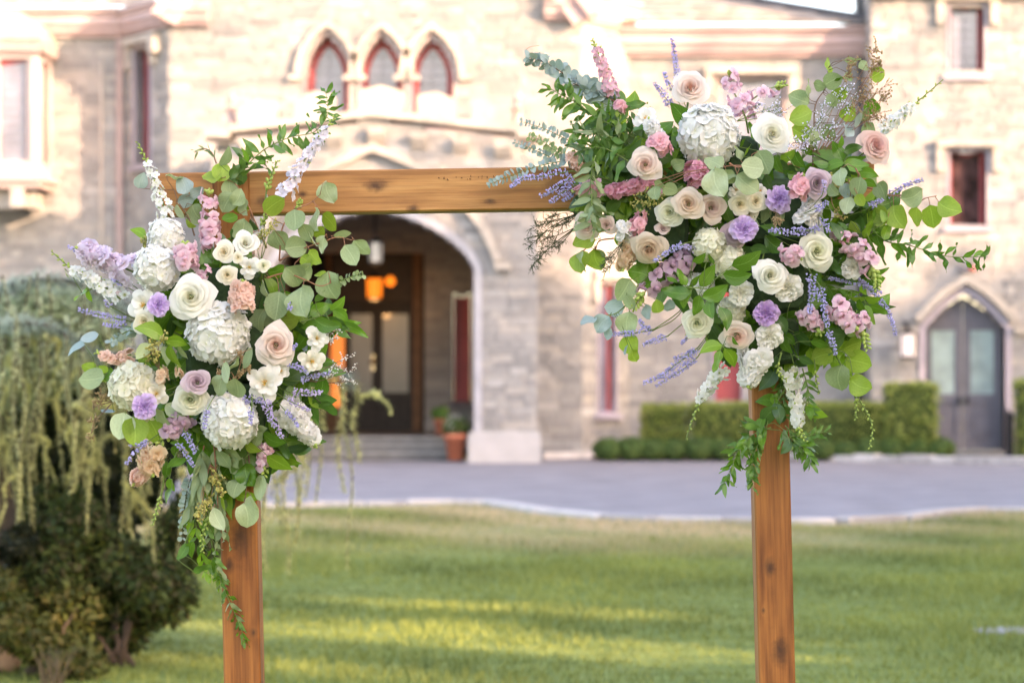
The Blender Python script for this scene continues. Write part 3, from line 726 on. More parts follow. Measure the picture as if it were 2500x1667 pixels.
lo = W(953, 686, 48.5); r0 = empty('globe_light', lo); tag(r0, 'small round orange globe light beside the glowing porch lantern', 'light')
m = MB(); m.ball((0,0,0), .10, 12, 8); m.build('globe', bpy.data.materials['lit_lantern_glass'], r0, True)
m = MB(); m.tube([(0,0,.09),(0,0,.35)], .012, 5); m.build('rod', M_BLACK, r0)
lantern('wall_lantern', 'white glass wall lantern with black cap left of the tower door', 2216, 838, YT-.28, 0.29, 0.60, 0, mat_emit('opal_glass', (1.0,0.82,0.74), 0.06, (.85,.76,.72)), wall_y=YT)
p = W(2362, 655, YT-.05); r0 = empty('alarm_light', p); tag(r0, 'small red and grey alarm light above the tower door', 'alarm light')
m = MB(); m.box((-.16,-.06,-.05),(.02,.04,.05)); m.build('housing', M_LEAD, r0)
m = MB(); m.lathe([(.07,0),(.065,.04),(.03,.075)], (.09,0,-.03), 10); m.build('lens', mat_rough('red_plastic', (0.6,0.09,0.05), 0.3), r0)
# flower pots
M_TERRA = mat_rough('terracotta', (0.52, 0.17, 0.095), 0.8, 0.12, 4, 0.1)
def leafy(n, rx, ry, rz, c, size, cols, rs, shell=0.55, down=False):
    v = []; f = []; cc = []
    for i in range(n):
        d = Vector((rs.gauss(0,1), rs.gauss(0,1), rs.gauss(0,1))).normalized(); k = shell+(1-shell)*rs.random()**.5
        p_ = Vector((c[0]+d.x*rx*k, c[1]+d.y*ry*k, c[2]+d.z*rz*k))
        a = Vector((rs.gauss(0,1), rs.gauss(0,1), rs.gauss(0,1))).normalized(); b = a.cross(d+Vector((0,0,.3)))
        if b.length < .05: continue
        b.normalize(); s = size*rs.uniform(.6, 1.3); j = len(v)
        v += [p_-a*s, p_+b*s*.45, p_+a*s, p_-b*s*.45]; f.append((j,j+1,j+2,j+3))
        q = rs.choice(cols); t = rs.uniform(.75, 1.2); cc += [tuple(x*t for x in q)]*4
    return v, f, cc
def mat_foliage(name, trans=0.25, rough=0.6):
    m, nt, n, l, b = nodes(name); a = nd(nt, 'ShaderNodeAttribute', attribute_name='Col')
    f = noise(nt, 20, 2, .5, objco(nt)); c = mix(nt, 'OVERLAY', 0.3, a.outputs[0], ramp(nt, [(.3,(.35,)*3),(.7,(.65,)*3)], f))
    l.new(c, b.inputs['Base Color']); b.inputs['Roughness'].default_value = rough; b.inputs['Specular IOR Level'].default_value = .25
    t = nd(nt, 'ShaderNodeBsdfTranslucent'); l.new(c, t.inputs[0]); ms = nd(nt, 'ShaderNodeMixShader'); ms.inputs[0].default_value = trans
    l.new(b.outputs[0], ms.inputs[1]); l.new(t.outputs[0], ms.inputs[2]); l.new(ms.outputs[0], n['Material Output'].inputs[0])
    return m
M_FOL = mat_foliage('leaf_clumps', .4)
M_SHRUB = mat_rough('shrub_core', (0.05,0.075,0.02), 0.95, 0.4, 6)
def foliage(name, lst, parent, mat=None):
    v, f, c = [], [], []
    for (a, b, d) in lst:
        n = len(v); v += a; f += [tuple(i+n for i in q) for q in b]; c += d
    o = obj(name, mesh(name, v, f, attrs={'Col': np.array(c, dtype=np.float32)}, smooth=False), mat or M_FOL, parent); tag(o, kind='stuff'); return o
def pot(label, x, y0, y1, Y, w, greens, flowers):
    b = W(x, y1, Y); h = (y1-y0)/FPX*Y; r0 = empty('flower_pot', b); tag(r0, label, 'flower pot')
    m = MB(); m.lathe([(w*.34,0),(w*.47,h*.8),(w*.53,h*.80),(w*.54,h),(w*.47,h),(w*.45,h*.9),(.02,h*.88)], n=20); m.build('pot', M_TERRA, r0, True)
    rs = random.Random(int(x)); foliage('plant', [leafy(260, w*.62, w*.62, w*.5, (0,0,h+w*.3), .07, greens, rs, .2), leafy(60, w*.6, w*.6, w*.5, (0,0,h+w*.4), .045, flowers, rs, .6)], r0)
pot('large terracotta pot with white flowers against the porch plinth', 1112, 1058, 1123, 43.25, .40, [(.07,.12,.03),(.12,.17,.05)], [(.6,.6,.5),(.7,.68,.6)])
pot('smaller terracotta pot with green foliage on the porch step behind the large pot', 1077, 1022, 1060, 44.6, .27, [(.07,.14,.02),(.11,.2,.04)], [(.10,.18,.04)])
# handrails by the tower door
for lab, x in (('black iron handrail on the right of the tower doorstep', 2470), ('black iron handrail on the left of the tower doorstep', 2275)):
    b = W(x, 1117, 43.9); b.z = 0; r0 = empty('handrail', b); tag(r0, lab, 'handrail')
    for yy in (0.0, .4): m = MB(); m.tube([(0,yy,0),(0,yy,.86)], .025, 6); m.build('post', M_BLACK, r0)
    m = MB(); m.tube([(0,-.12,.78),(0,0,.87),(0,.42,.9)], .03, 6); m.build('rail', M_BLACK, r0)
    for k in range(1, 4): m = MB(); m.tube([(0,k*.1,0.02),(0,k*.1,.86)], .012, 5); m.build('baluster', M_BLACK, r0)
# clipped hedges and boxwoods
HG = [(.22,.29,.06),(.28,.35,.08),(.16,.22,.05),(.34,.38,.11)]
def boxleaf(n, a, b, size, cols, rs):
    v = []; f = []; cc = []
    ax = [(b[i]-a[i]) for i in range(3)]; areas = [ax[1]*ax[2], ax[0]*ax[2], ax[0]*ax[1]]
    for i in range(n):
        k = rs.choices((0,1,2), areas)[0]; p_ = [a[j]+ax[j]*rs.random() for j in range(3)]
        p_[k] = b[k] if (rs.random() < .5 or k == 2) else a[k]
        p_ = Vector(p_)+Vector((rs.gauss(0,.03), rs.gauss(0,.03), rs.gauss(0,.03)))
        e = Vector((rs.gauss(0,1), rs.gauss(0,1), rs.gauss(0,1))).normalized(); g2 = e.orthogonal().normalized(); s = size*rs.uniform(.6,1.3); j = len(v)
        v += [p_-e*s, p_+g2*s*.5, p_+e*s, p_-g2*s*.5]; f.append((j,j+1,j+2,j+3)); q = rs.choice(cols); t = rs.uniform(.7,1.25); cc += [tuple(x*t for x in q)]*4
    return v, f, cc
def hedge(label, x0, x1, y0, Y, depth, n, seed):
    a = W(x0, y0, Y); b = W(x1, y0, Y); h = a.z; c = Vector(((a.x+b.x)/2, Y+depth/2, 0)); r0 = empty('hedge', c); tag(r0, label, 'hedge'); w = (b.x-a.x)/2
    rs = random.Random(seed); m = MB(); m.box((-w+.05,-depth/2+.05,0),(w-.05,depth/2-.05,h-.05)); m.build('twigs', M_SHRUB, r0)
    foliage('leaves', [boxleaf(n, (-w,-depth/2,.02), (w,depth/2,h), .045, HG, rs)], r0)
hedge('long low clipped hedge between the arch post and the lantern', 1690, 2215, 988, 45.2, .5, 5200, 1)
hedge('short clipped hedge at the far left of the planting bed', 1572, 1676, 992, 45.3, .5, 1500, 2)
hedge('taller square clipped hedge beside the tower door', 2172, 2288, 940, 44.45-.75, .6, 2200, 3)
hedge('clipped hedge at the right edge right of the handrail', 2492, 2640, 930, 43.6, .6, 1800, 4)
bl = MB(); rs = random.Random(5)
bm_core = MB(); bm_core.ball((0,0,.19), (.24,.24,.19), 10, 6); core_me = bm_core.mesh('twigs', True)
v, f, cc = leafy(700, .27, .27, .21, (0,0,.20), .035, [(.10,.19,.05),(.14,.23,.06),(.07,.14,.04)], rs, .82); leaf_me = mesh('leaves', v, f, attrs={'Col': np.array(cc, dtype=np.float32)}, smooth=False)
bw = [(1486,1120,'round boxwood ball at the far left end of the row by the porch'),(1542,1118,'second boxwood ball from the porch end of the row'),(1598,1116,'third boxwood ball from the porch end of the row'),
      (1648,1116,'fourth boxwood ball from the porch end of the row'),(1708,1116,'fifth boxwood ball from the porch end of the row'),(1768,1117,'sixth boxwood ball from the porch, just left of the arch post'),
      (2010,1119,'first boxwood ball right of the arch post'),(2066,1120,'second boxwood ball right of the arch post'),(2124,1121,'third boxwood ball right of the arch post'),
      (2180,1121,'fourth boxwood ball right of the arch post'),(2238,1122,'fifth boxwood ball right of the arch post, below the tall hedge'),(2290,1123,'last boxwood ball at the right end of the row by the doorstep')]
for i, (x, y, lab) in enumerate(bw):
    Y = 43.85-.0*i; b = W(x, y, Y); s = rnd.uniform(.92, 1.15)
    r0 = empty('boxwood', (b.x, Y, .02), Matrix.Translation((b.x, Y, .02)) @ Matrix.Rotation(rnd.uniform(0,6), 4, 'Z') @ Matrix.Diagonal((s*1.05, s, s*rnd.uniform(.9,1.05), 1)))
    tag(r0, lab, 'shrub', 'row of boxwood balls along the driveway')
    obj('twigs', core_me, M_SHRUB, r0); tag(obj('leaves', leaf_me, M_FOL, r0), kind='stuff')
# ------------------------------------------------------------------ trees on the right of the lawn, behind the camera: their crowns shade arch, lawn and lower facade
AX = Vector((math.sin(SUN_AZ), math.cos(SUN_AZ), 0)); AS = Vector((-AX.y, AX.x, 0))   # towards the sun / along the belt
def shade_wanted(p):
    """follow the sun ray through p down to the ground or the facade; True where foliage belongs, False where the light gets through"""
    d = -SDIR
    tg = p.z/SDIR.z; gpt = p+d*tg
    if gpt.y < 43.0 + 0.0:                                      # lands on the lawn or driveway
        x = CXP+gpt.x/gpt.y*FPX if gpt.y > 3 else 0; y = HYP+CH/gpt.y*FPX if gpt.y > 3 else 9999
        for (xa, xb, ya, yb, gw) in LIGHT_GAPS:
            t = (x-xa)/(xb-xa)
            if 0 < t < 1:
                yc = ya+(yb-ya)*t; hw = gw*math.sin(math.pi*min(1, max(0, t)))**.6*(1+.35*math.sin(t*23+ya))
                if abs(y-yc) < hw: return False
        return True
    t = (p.y-45.4)/d.y*-1; q = p+d*((45.4-p.y)/d.y)              # lands on the castle front
    x = CXP+q.x/45.4*FPX; y = HYP-(q.z-CH)/45.4*FPX
    line = 640+42*math.sin(x*.009+.6)+26*math.sin(x*.027+2)+14*math.sin(x*.071)
    if x > 2000: line -= 15
    return y > line+rnd.gauss(0, 22)
LIGHT_GAPS = [(420, 1820, 1532, 1588, 30), (840, 1440, 1476, 1486, 13), (480, 1150, 1626, 1646, 18), (900, 1220, 1396, 1388, 5), (340, 640, 1472, 1496, 15), (-100, 440, 1626, 1656, 20)]
M_BARK = mat_rough('bark', (0.09, 0.065, 0.05), 0.95, 0.35, 9, 0.8)
TC = [(.05,.085,.018),(.07,.11,.025),(.04,.065,.015)]
def shade_trees():
    ss = np.arange(-7.0, 50.0, 5.2)
    crowns = [[] for _ in ss]
    pts = []
    n = 52000
    for _ in range(n):
        s = rnd.uniform(-9, 48); q = 20+rnd.uniform(-1.6, 1.6)
        z = rnd.uniform(1.6, 21)
        p = AX*q+AS*s; p.z = z
        top = 11.0+max(0, s)*.28
        if z > top+1.0 and s < 18: continue
        if not (shade_wanted(p) and shade_wanted(p+Vector((0,0,.32))) and shade_wanted(p-Vector((0,0,.32)))): continue
        i = int(np.argmin(abs(ss-s))); crowns[i].append(p)
    for _ in range(6400):                                        # sparse leaves added to the tops to dim the sun on the upper facade
        s = rnd.uniform(14, 48); p = AX*(20+rnd.uniform(-1.6, 1.6))+AS*s; p.z = rnd.uniform(15, 30)
        if shade_wanted(p): continue
        crowns[int(np.argmin(abs(ss-s)))].append(p)
    for i, s in enumerate(ss):
        b = AX*20+AS*float(s)
        r0 = empty('shade_tree', b); tag(r0, 'tall leafy tree of the belt shading the lawn, outside the picture', 'tree', 'trees shading the lawn')
        H = max((p.z for p in crowns[i]), default=8)
        m = MB(); m.tube([(0,0,0),(.05,.02,H*.3),(-.05,.05,H*.62),(0,0,H*.9)], [.32,.26,.16,.05], 8); m.build('trunk', M_BARK, r0, True)
        for k in range(5):
            z = H*(.3+.12*k); m = MB(); e = AS*((-1)**k*2.0)+AX*rnd.uniform(-1,1); m.tube([(0,0,z),(e.x*.5,e.y*.5,z+1.0),(e.x,e.y,z+1.7)], [.1,.06,.025], 6); m.build('limb', M_BARK, r0, True)
        v, f, c = [], [], []
        for p in crowns[i]:
            p_ = p-b; e = Vector((rnd.gauss(0,1), rnd.gauss(0,1), rnd.gauss(0,1))).normalized(); g2 = e.orthogonal().normalized(); sz = rnd.uniform(.24,.46) if shade_wanted(p) else rnd.uniform(.10,.2); j = len(v)
            v += [p_-e*sz, p_+g2*sz*.7, p_+e*sz, p_-g2*sz*.7]; f.append((j,j+1,j+2,j+3)); q = rnd.choice(TC); c += [q]*4
        foliage('crown', [(v, f, c)], r0)
shade_trees()

# ------------------------------------------------------------------ weeping cedar and dark shrub on the left
M_CEDAR = mat_foliage('cedar_needles', .42, .7)
def cedar():
    Yc = 13.4; rs = random.Random(11)
    base = W(-60, 1600, Yc); base.z = 0
    r0 = empty('weeping_cedar', base); tag(r0, 'blue-green weeping cedar with long drooping branches at the left', 'tree')
    m = MB(); m.tube([(0,.3,0),(.06,.3,.7),(-.05,.25,1.4),(.15,.2,2.0)], [.16,.14,.12,.07], 8); m.build('trunk', M_BARK, r0, True)
    def limb(pts, rad):
        q = [W(x, y, Yc+dy)-base for x, y, dy in pts]; s = spline(q, 8); m = MB(); m.tube(s, [rad*(1-.8*i/len(s)) for i in range(len(s))], 6); m.build('limb', M_BARK, r0, True); return s
    limbs = [limb([(-40,720,.2),(60,690,0),(180,690,-.1),(300,760,-.2),(420,850,-.2)], .02),
             limb([(-30,760,.4),(120,720,.5),(300,740,.5),(520,800,.4),(720,850,.3),(860,930,.3)], .022),
             limb([(-30,800,.0),(40,790,-.3),(130,800,-.4),(250,880,-.4)], .018)]
    def strand(p, L, sway, blue, k, fat=1.0):
        n = 14; pts = []; x = 0; yv = 0
        sx = rs.uniform(-1,1)*sway; sy = rs.uniform(-1,1)*sway*.6
        for i in range(n+1):
            t = i/n; pts.append(Vector((p.x+sx*math.sin(t*1.6)+.02*math.sin(t*9+k), p.y+sy*math.sin(t*1.6), p.z-L*t+.06*math.sin(t*3.1))))
        v, f, c = [], [], []
        for i in range(n):
            a, b = pts[i], pts[i+1]; ax = (b-a).normalized()
            nn = max(10, int((b-a).length*420))
            for j in range(nn):
                t = (i+j/nn)/n; q = a.lerp(b, j/nn); e = ax.orthogonal().normalized(); e = Quaternion(ax, rs.uniform(0,6.28)) @ e
                e = (e*.9+ax*rs.uniform(-.1,.6)).normalized(); l_ = rs.uniform(.024,.050)*(1-.45*t)*fat; g2 = e.cross(ax).normalized()*.007; m_ = len(v)
                v += [q-g2, q+g2, q+e*l_]; f.append((m_,m_+1,m_+2))
                bl = max(0, min(1, blue-(1.15*t)+rs.gauss(0,.12)))
                yel = (.70,.68,.32); blu = (.58,.65,.45); s_ = rs.uniform(.7,1.25)
                c += [tuple((yel[z]*(1-bl)+blu[z]*bl)*s_ for z in range(3))]*3
        return (v, f, c), pts
    k = 0
    def hang(p, L, sway, blue, fat=1.0):
        nonlocal k; k += 1
        s, pts = strand(p, L, sway, blue, k, fat)
        br = MB(); br.tube([q for q in pts], [.006*(1-.8*i/len(pts))+.001 for i in range(len(pts))], 4)
        lst = [s]
        for _ in range(rs.choice((0,1,1,2))):
            i = rs.randrange(4, 11); s2, p2 = strand(pts[i], L*rs.uniform(.15,.38), .2, blue-.08*i, k+.5); lst.append(s2)
        o = br.build('branch', M_BARK, r0, True); foliage('needles', lst, o, M_CEDAR)
    for s, n, lo, hi, u0 in ((limbs[0], 27, .7, 1.65, .02), (limbs[2], 15, .6, 1.4, .02), (limbs[1], 11, .6, 1.3, .05)):
        for i in range(n):
            t = u0+(1-u0)*(i+rs.random())/n; q = s[min(len(s)-1, int(t*(len(s)-1)))]+Vector((rs.uniform(-.05,.05), rs.uniform(-.22,.22), rs.uniform(-.03,.05)))
            hang(q, rs.uniform(lo, hi)*(1 if t > .2 else 1.1), .07, 1.05-.25*t)
    for x, y0, y1 in ((655,850,1395),(672,850,1290),(700,860,1400),(718,860,1330),(742,870,1240),(765,880,1090),(800,890,1050),(830,900,1200),(868,930,1130),(690,850,1180),(640,850,1250)):
        p = W(x, y0, Yc+.3)-base; hang(p, (y1-y0)/FPX*13.7, .03, .12, 1.7)
    for s in limbs:                                               # needles along the arching limbs themselves
        v, f, c = [], [], []
        for a, b in zip(s, s[1:]):
            ax = (b-a).normalized()
            for j in range(int((b-a).length*900)):
                q = a.lerp(b, rs.random())+Vector((rs.gauss(0,.012), rs.gauss(0,.03), rs.gauss(0,.018))); e = Quaternion(ax, rs.uniform(0,6.28)) @ ax.orthogonal().normalized(); e = (e+ax*.3-Vector((0,0,.3))).normalized(); g2 = e.cross(ax).normalized()*.007; m_ = len(v)
                v += [q-g2, q+g2, q+e*rs.uniform(.035,.075)]; f.append((m_,m_+1,m_+2)); k_ = rs.uniform(.7,1.2); c += [(.34*k_,.42*k_,.36*k_)]*3
        foliage('needles', [(v, f, c)], r0, M_CEDAR)
    # dense blue-green mass on top of the dome
    m = []
    for x, y, rx, ry in ((40,780,150,70),(150,745,130,55),(-40,900,140,150),(230,800,110,60),(90,900,150,90)):
        p = W(x, y, Yc+.25)-base; m.append(leafy(1000, rx/FPX*Yc, .35, ry/FPX*Yc, p, .036, [(.50,.57,.38),(.58,.63,.42),(.38,.46,.30)], rs, .15))
    foliage('needles', m, r0, M_CEDAR)
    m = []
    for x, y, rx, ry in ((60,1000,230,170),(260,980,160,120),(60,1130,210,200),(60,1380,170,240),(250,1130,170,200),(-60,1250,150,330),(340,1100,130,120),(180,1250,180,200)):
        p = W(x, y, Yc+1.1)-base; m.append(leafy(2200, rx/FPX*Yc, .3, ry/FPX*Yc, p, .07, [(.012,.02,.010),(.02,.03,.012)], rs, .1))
    foliage('shade_backing', m, r0)  # near-black backing: the deep shade behind the strands put into leaf colour
cedar()
def shrub(label, x, y0, y1, w, Y, cols, n, seed, size=.035):
    rs = random.Random(seed); b = W(x, y1, Y); b.z = 0; H = (y1-y0)/FPX*Y; w = w/FPX*Y
    r0 = empty('shrub', b); tag(r0, label, 'shrub')
    lst = []
    for k in range(16):
        q = (w*.36*rs.uniform(-1,1), rs.uniform(-.2,.25), H*rs.uniform(.12,.80)); r_ = w*rs.uniform(.15,.24)
        lst.append(leafy(n//16, r_, r_*.9, r_*1.05, q, size, cols, rs, .1))
    foliage('leaves', lst, r0)
    for k in range(7):
        m = MB(); e = (w*.3*rs.uniform(-1,1), rs.uniform(.05,.25), H*rs.uniform(.3,.6)); m.tube([(rs.uniform(-.1,.1),0,0),(e[0]*.4,e[1]*.4,e[2]*.45),e], [.018,.012,.005], 5); m.build('stem', M_BARK, r0, True)
    return r0
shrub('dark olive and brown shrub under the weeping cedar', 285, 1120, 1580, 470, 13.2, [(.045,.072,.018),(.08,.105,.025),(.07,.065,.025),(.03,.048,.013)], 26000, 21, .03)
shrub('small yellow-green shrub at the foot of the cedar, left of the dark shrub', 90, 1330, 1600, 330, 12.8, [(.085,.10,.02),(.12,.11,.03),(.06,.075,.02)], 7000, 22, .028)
shrub('very dark leafy backing for the black shade at the left edge', -40, 1180, 1600, 260, 12.9, [(.016,.022,.01),(.024,.03,.012)], 9000, 23)  # dark backing, deep shade put into its leaf colours
# dry stems at the foot of the shrub, boulder, stepping stone
b = W(125, 1600, 12.3); b.z = 0; r0 = empty('dry_grass_tuft', b); tag(r0, 'tuft of dry straw coloured stems at the foot of the shrub', 'grass tuft'); rs = random.Random(4); m = MB()
for k in range(34):
    a = rs.uniform(-.35,.6); h = rs.uniform(.10,.24); x = rs.uniform(-.05,.05); m.tube([(x,rs.uniform(-.04,.04),0),(x+a*h*.5,0,h*.6),(x+a*h,rs.uniform(-.05,.05),h)], [.004,.003,.001], 3)
tag(m.build('stems', mat_rough('straw', (.13,.10,.06), .9, .3, 20), r0), kind='stuff')
def rock(label, x, y, Y, r, mat, flat=1.0, seed=1, name='boulder'):
    rs = random.Random(seed); c = W(x, y, Y); c.z = 0; m = MB(); m.ball((0,0,0), (r,r*.8,r*.8*flat), 16, 10)
    ph = [rs.uniform(0,6) for _ in range(6)]
    m.v = [tuple(np.array(v)*(1+.09*math.sin(v[0]/r*3+ph[0])*math.cos(v[1]/r*2.3+ph[1])+.05*math.sin(v[2]/r*6+ph[2]))) for v in m.v]
    o = m.build(name, mat, None, True); o.location = (c.x, c.y, r*.8*flat*.75 if flat > .5 else 0.004); tag(o, label, 'rock'); return o
rock('tan boulder at the bottom left corner beside the shrub', 5, 1585, 13.0, .11, mat_rough('tan_rock', (.34,.22,.14), .9, .25, 6, .5))
rock('flat grey stone set in the lawn at the right edge', 2465, 1537, 15.0, .24, mat_rough('grey_rock', (.32,.31,.31), .9, .2, 6, .4), .06, 2, 'stepping_stone')
# ------------------------------------------------------------------ flower arch: wood
def mat_wood(name, axis, knots, base=(0.30, 0.112, 0.028), dark=(0.135, 0.043, 0.012), pale=(0.42, 0.18, 0.05)):
    m, nt, n, l, b = nodes(name); co = objco(nt)
    st = (1.6, 26, 26) if axis == 'X' else (26, 26, 1.6)
    sep = nd(nt, 'ShaderNodeSeparateXYZ'); l.new(co, sep.inputs[0])
    L = sep.outputs[0] if axis == 'X' else sep.outputs[2]; A = sep.outputs[2] if axis == 'X' else sep.outputs[0]
    warp = None; mask = None; kn = noise(nt, 55, 3, .6, co)
    for (kl, ka, r) in knots:
        dl = mathn(nt, 'MULTIPLY', mathn(nt, 'SUBTRACT', L, kl), .55 if axis == 'X' else .6); da = mathn(nt, 'SUBTRACT', A, ka)
        d = mathn(nt, 'SQRT', mathn(nt, 'ADD', mathn(nt, 'MULTIPLY', dl, dl), mathn(nt, 'MULTIPLY', da, da)))
        d = mathn(nt, 'ADD', d, mathn(nt, 'MULTIPLY', mathn(nt, 'SUBTRACT', kn, .5), r*1.5))
        e = mathn(nt, 'EXPONENT', mathn(nt, 'MULTIPLY', d, -1/(r*2.4)))
        k = mathn(nt, 'SMOOTH_MIN', mathn(nt, 'MULTIPLY', d, 1/r), 1.6, .2); k = mathn(nt, 'SUBTRACT', 1.6, k)
        warp = e if warp is None else mathn(nt, 'ADD', warp, e); mask = k if mask is None else mathn(nt, 'MAXIMUM', mask, k)
    f1 = noise(nt, 1.0, 4, .6, vmul(nt, co, tuple(s*1.5 for s in st)))
    ringc = mathn(nt, 'ADD', mathn(nt, 'MULTIPLY', A, 130.0), mathn(nt, 'MULTIPLY', noise(nt, 1.0, 3, .5, vmul(nt, co, tuple(s*.35 for s in st))), 9.0))
    ringc = mathn(nt, 'ADD', ringc, mathn(nt, 'MULTIPLY', warp, 6.0))
    ring = mathn(nt, 'MULTIPLY_ADD', mathn(nt, 'SINE', ringc), .5, .5)
    c = ramp(nt, [(0.25, dark), (0.45, base), (0.75, pale)], mathn(nt, 'MULTIPLY_ADD', f1, .75, mathn(nt, 'MULTIPLY', ring, .13)))
    fine = noise(nt, 1.0, 5, .7, vmul(nt, co, tuple(s*(6 if s > 10 else 2.2) for s in st)))
    c = mix(nt, 'MULTIPLY', .55, c, ramp(nt, [(.34, (.46,.38,.32)), (.47, (.88,.85,.82)), (.60, (1.08,1.06,1.02))], fine))
    blot = noise(nt, 5, 3, .6, vmul(nt, co, (.5,1,1) if axis == 'X' else (1,1,.5)))
    c = mix(nt, 'MULTIPLY', .65, c, ramp(nt, [(.3, (.68,.58,.5)), (.6, (1,1,1))], blot))
    c = mix(nt, 'MIX', mathn(nt, 'MINIMUM', mathn(nt, 'MULTIPLY', mathn(nt, 'MAXIMUM', mask, 0.0), .62), .9), c, (.055,.022,.010))
    l.new(c, b.inputs['Base Color']); b.inputs['Roughness'].default_value = .55; b.inputs['Specular IOR Level'].default_value = .3
    l.new(bump(nt, mathn(nt, 'ADD', mathn(nt, 'ADD', f1, fine), mathn(nt, 'MULTIPLY', ring, .15)), .45, .002), b.inputs['Normal'])
    return m
def timber(name, p0, p1, w, d, mat, parent, axis, bev=.004, cut=0.0):   # beam from p0 to p1 (centre of front face), w across, d deep
    t = (p1-p0); L = t.length; t.normalize(); a = Vector((0,1,0)); s = a.cross(t).normalized()
    m = MB(); prof = [(-w/2+bev,0),(w/2-bev,0),(w/2,bev),(w/2,d-bev),(w/2-bev,d),(-w/2+bev,d),(-w/2,d-bev),(-w/2,bev)]
    M = Matrix.Identity(4)
    v = []
    segs = [0, .002, L-.002, L]; n = len(prof)
    for i, q in enumerate(segs):
        k = .985 if i in (0, 3) else 1
        for (x, y) in prof:
            sl = cut*(x/w) if i < 2 else 0
            v.append((q+sl, y*k+(d*(1-k)/2), -x*k) if axis == 'X' else (x*k, y*k+(d*(1-k)/2), -q))
    f = []
    for i in range(3):
        for k in range(n): f.append((i*n+k, i*n+(k+1) % n, (i+1)*n+(k+1) % n, (i+1)*n+k))
    f += [tuple(range(n-1,-1,-1)), tuple(3*n+k for k in range(n))]
    if axis == 'Z': f = [tuple(q) for q in f]
    m.add(v, f)
    ang = math.atan2(t.z, t.x) if axis == 'X' else math.atan2(-t.x, -t.z)
    M = Matrix.Translation(p0-parent.location) @ Matrix.Rotation(-ang if axis == 'X' else ang, 4, 'Y')
    me = m.mesh(name); o = obj(name, me, mat, parent, M)
    import bmesh
    bm = bmesh.new(); bm.from_mesh(me); bmesh.ops.recalc_face_normals(bm, faces=bm.faces); bm.to_mesh(me); bm.free()
    return o
arch = empty('wooden_arch', (P(1250, 2510).x, Y0, 0)); tag(arch, 'brown stained timber arch with two square posts and one crossbeam', 'arch')
BEAM_R = [(.53,.012,.012),(.35,-.006,.007),(.26,-.020,.010),(.62,-.045,.007),(.81,-.030,.006),(.98,.0,.016),(.13,.03,.006)]
timber('beam', P(388, 474, 0), P(2135, 446, 0), .104, .09, mat_wood('stained_pine_beam', 'X', BEAM_R, (.42,.20,.066), (.25,.105,.034), (.53,.29,.105)), arch, 'X', cut=.022)
timber('post', P(563, 423, 4), P(611, 2510, 4), .091, .092, mat_wood('stained_pine_post_a', 'Z', [(-.885,.004,.022),(-.955,-.026,.009),(-.79,-.01,.005),(-1.12,.03,.006)]), arch, 'Z')
timber('post', P(1866, 398, 4), P(1919, 2510, 4), .089, .092, mat_wood('stained_pine_post_b', 'Z', [(-.985,-.012,.011),(-1.19,.010,.017),(-.55,.03,.006),(-1.09,-.03,.004)]), arch, 'Z')
# faint illegible mill stamp printed on the beam
m = MB(); rs = random.Random(9); x = 1068
while x < 1306:
    for k in range(rs.choice((1,1,2))):
        a = P(x+rs.uniform(0,3), 437-(x-1068)*.016+rs.uniform(-4,4), 1.6)-arch.location; h = rs.uniform(.002,.006); w = rs.uniform(.0008,.002)
        m.box((a.x, a.y, a.z), (a.x+w, a.y+.0008, a.z+h))
        if rs.random() < .5: m.box((a.x+w, a.y, a.z), (a.x+w*2.6, a.y+.0008, a.z+.0012))
    x += rs.choice((5,6,7,8,16)) if x > 1180 else rs.choice((8,14,20))
tag(m.build('mill_stamp', mat_rough('faded_ink', (.075,.035,.018), .9), arch), kind='stuff')

# ------------------------------------------------------------------ plant materials
def mat_petal(name, center, mid_, outer, edge=None, trans=.40, var=.08):
    m, nt, n, l, b = nodes(name)
    t = nd(nt, 'ShaderNodeAttribute', attribute_name='pt').outputs['Fac']; v = nd(nt, 'ShaderNodeAttribute', attribute_name='pv').outputs['Fac']
    c = ramp(nt, [(0.0, center), (0.45, mid_), (1.0, outer)], t)
    if edge: c = mix(nt, 'MIX', mathn(nt, 'MULTIPLY', mathn(nt, 'POWER', v, 6.0), .8), c, edge)
    f = noise(nt, 60, 3, .6, objco(nt)); c = mix(nt, 'MULTIPLY', 1.0, c, ramp(nt, [(.3, (1-var,)*3), (.7, (1,1,1))], f))
    l.new(c, b.inputs['Base Color']); b.inputs['Roughness'].default_value = .6; b.inputs['Specular IOR Level'].default_value = .25
    b.inputs['Sheen Weight'].default_value = .15
    tr = nd(nt, 'ShaderNodeBsdfTranslucent'); l.new(c, tr.inputs[0]); ms = nd(nt, 'ShaderNodeMixShader'); ms.inputs[0].default_value = trans
    l.new(b.outputs[0], ms.inputs[1]); l.new(tr.outputs[0], ms.inputs[2]); l.new(ms.outputs[0], n['Material Output'].inputs[0])
    l.new(bump(nt, noise(nt, 130, 2, .5, objco(nt)), .12, .002), b.inputs['Normal'])
    return m
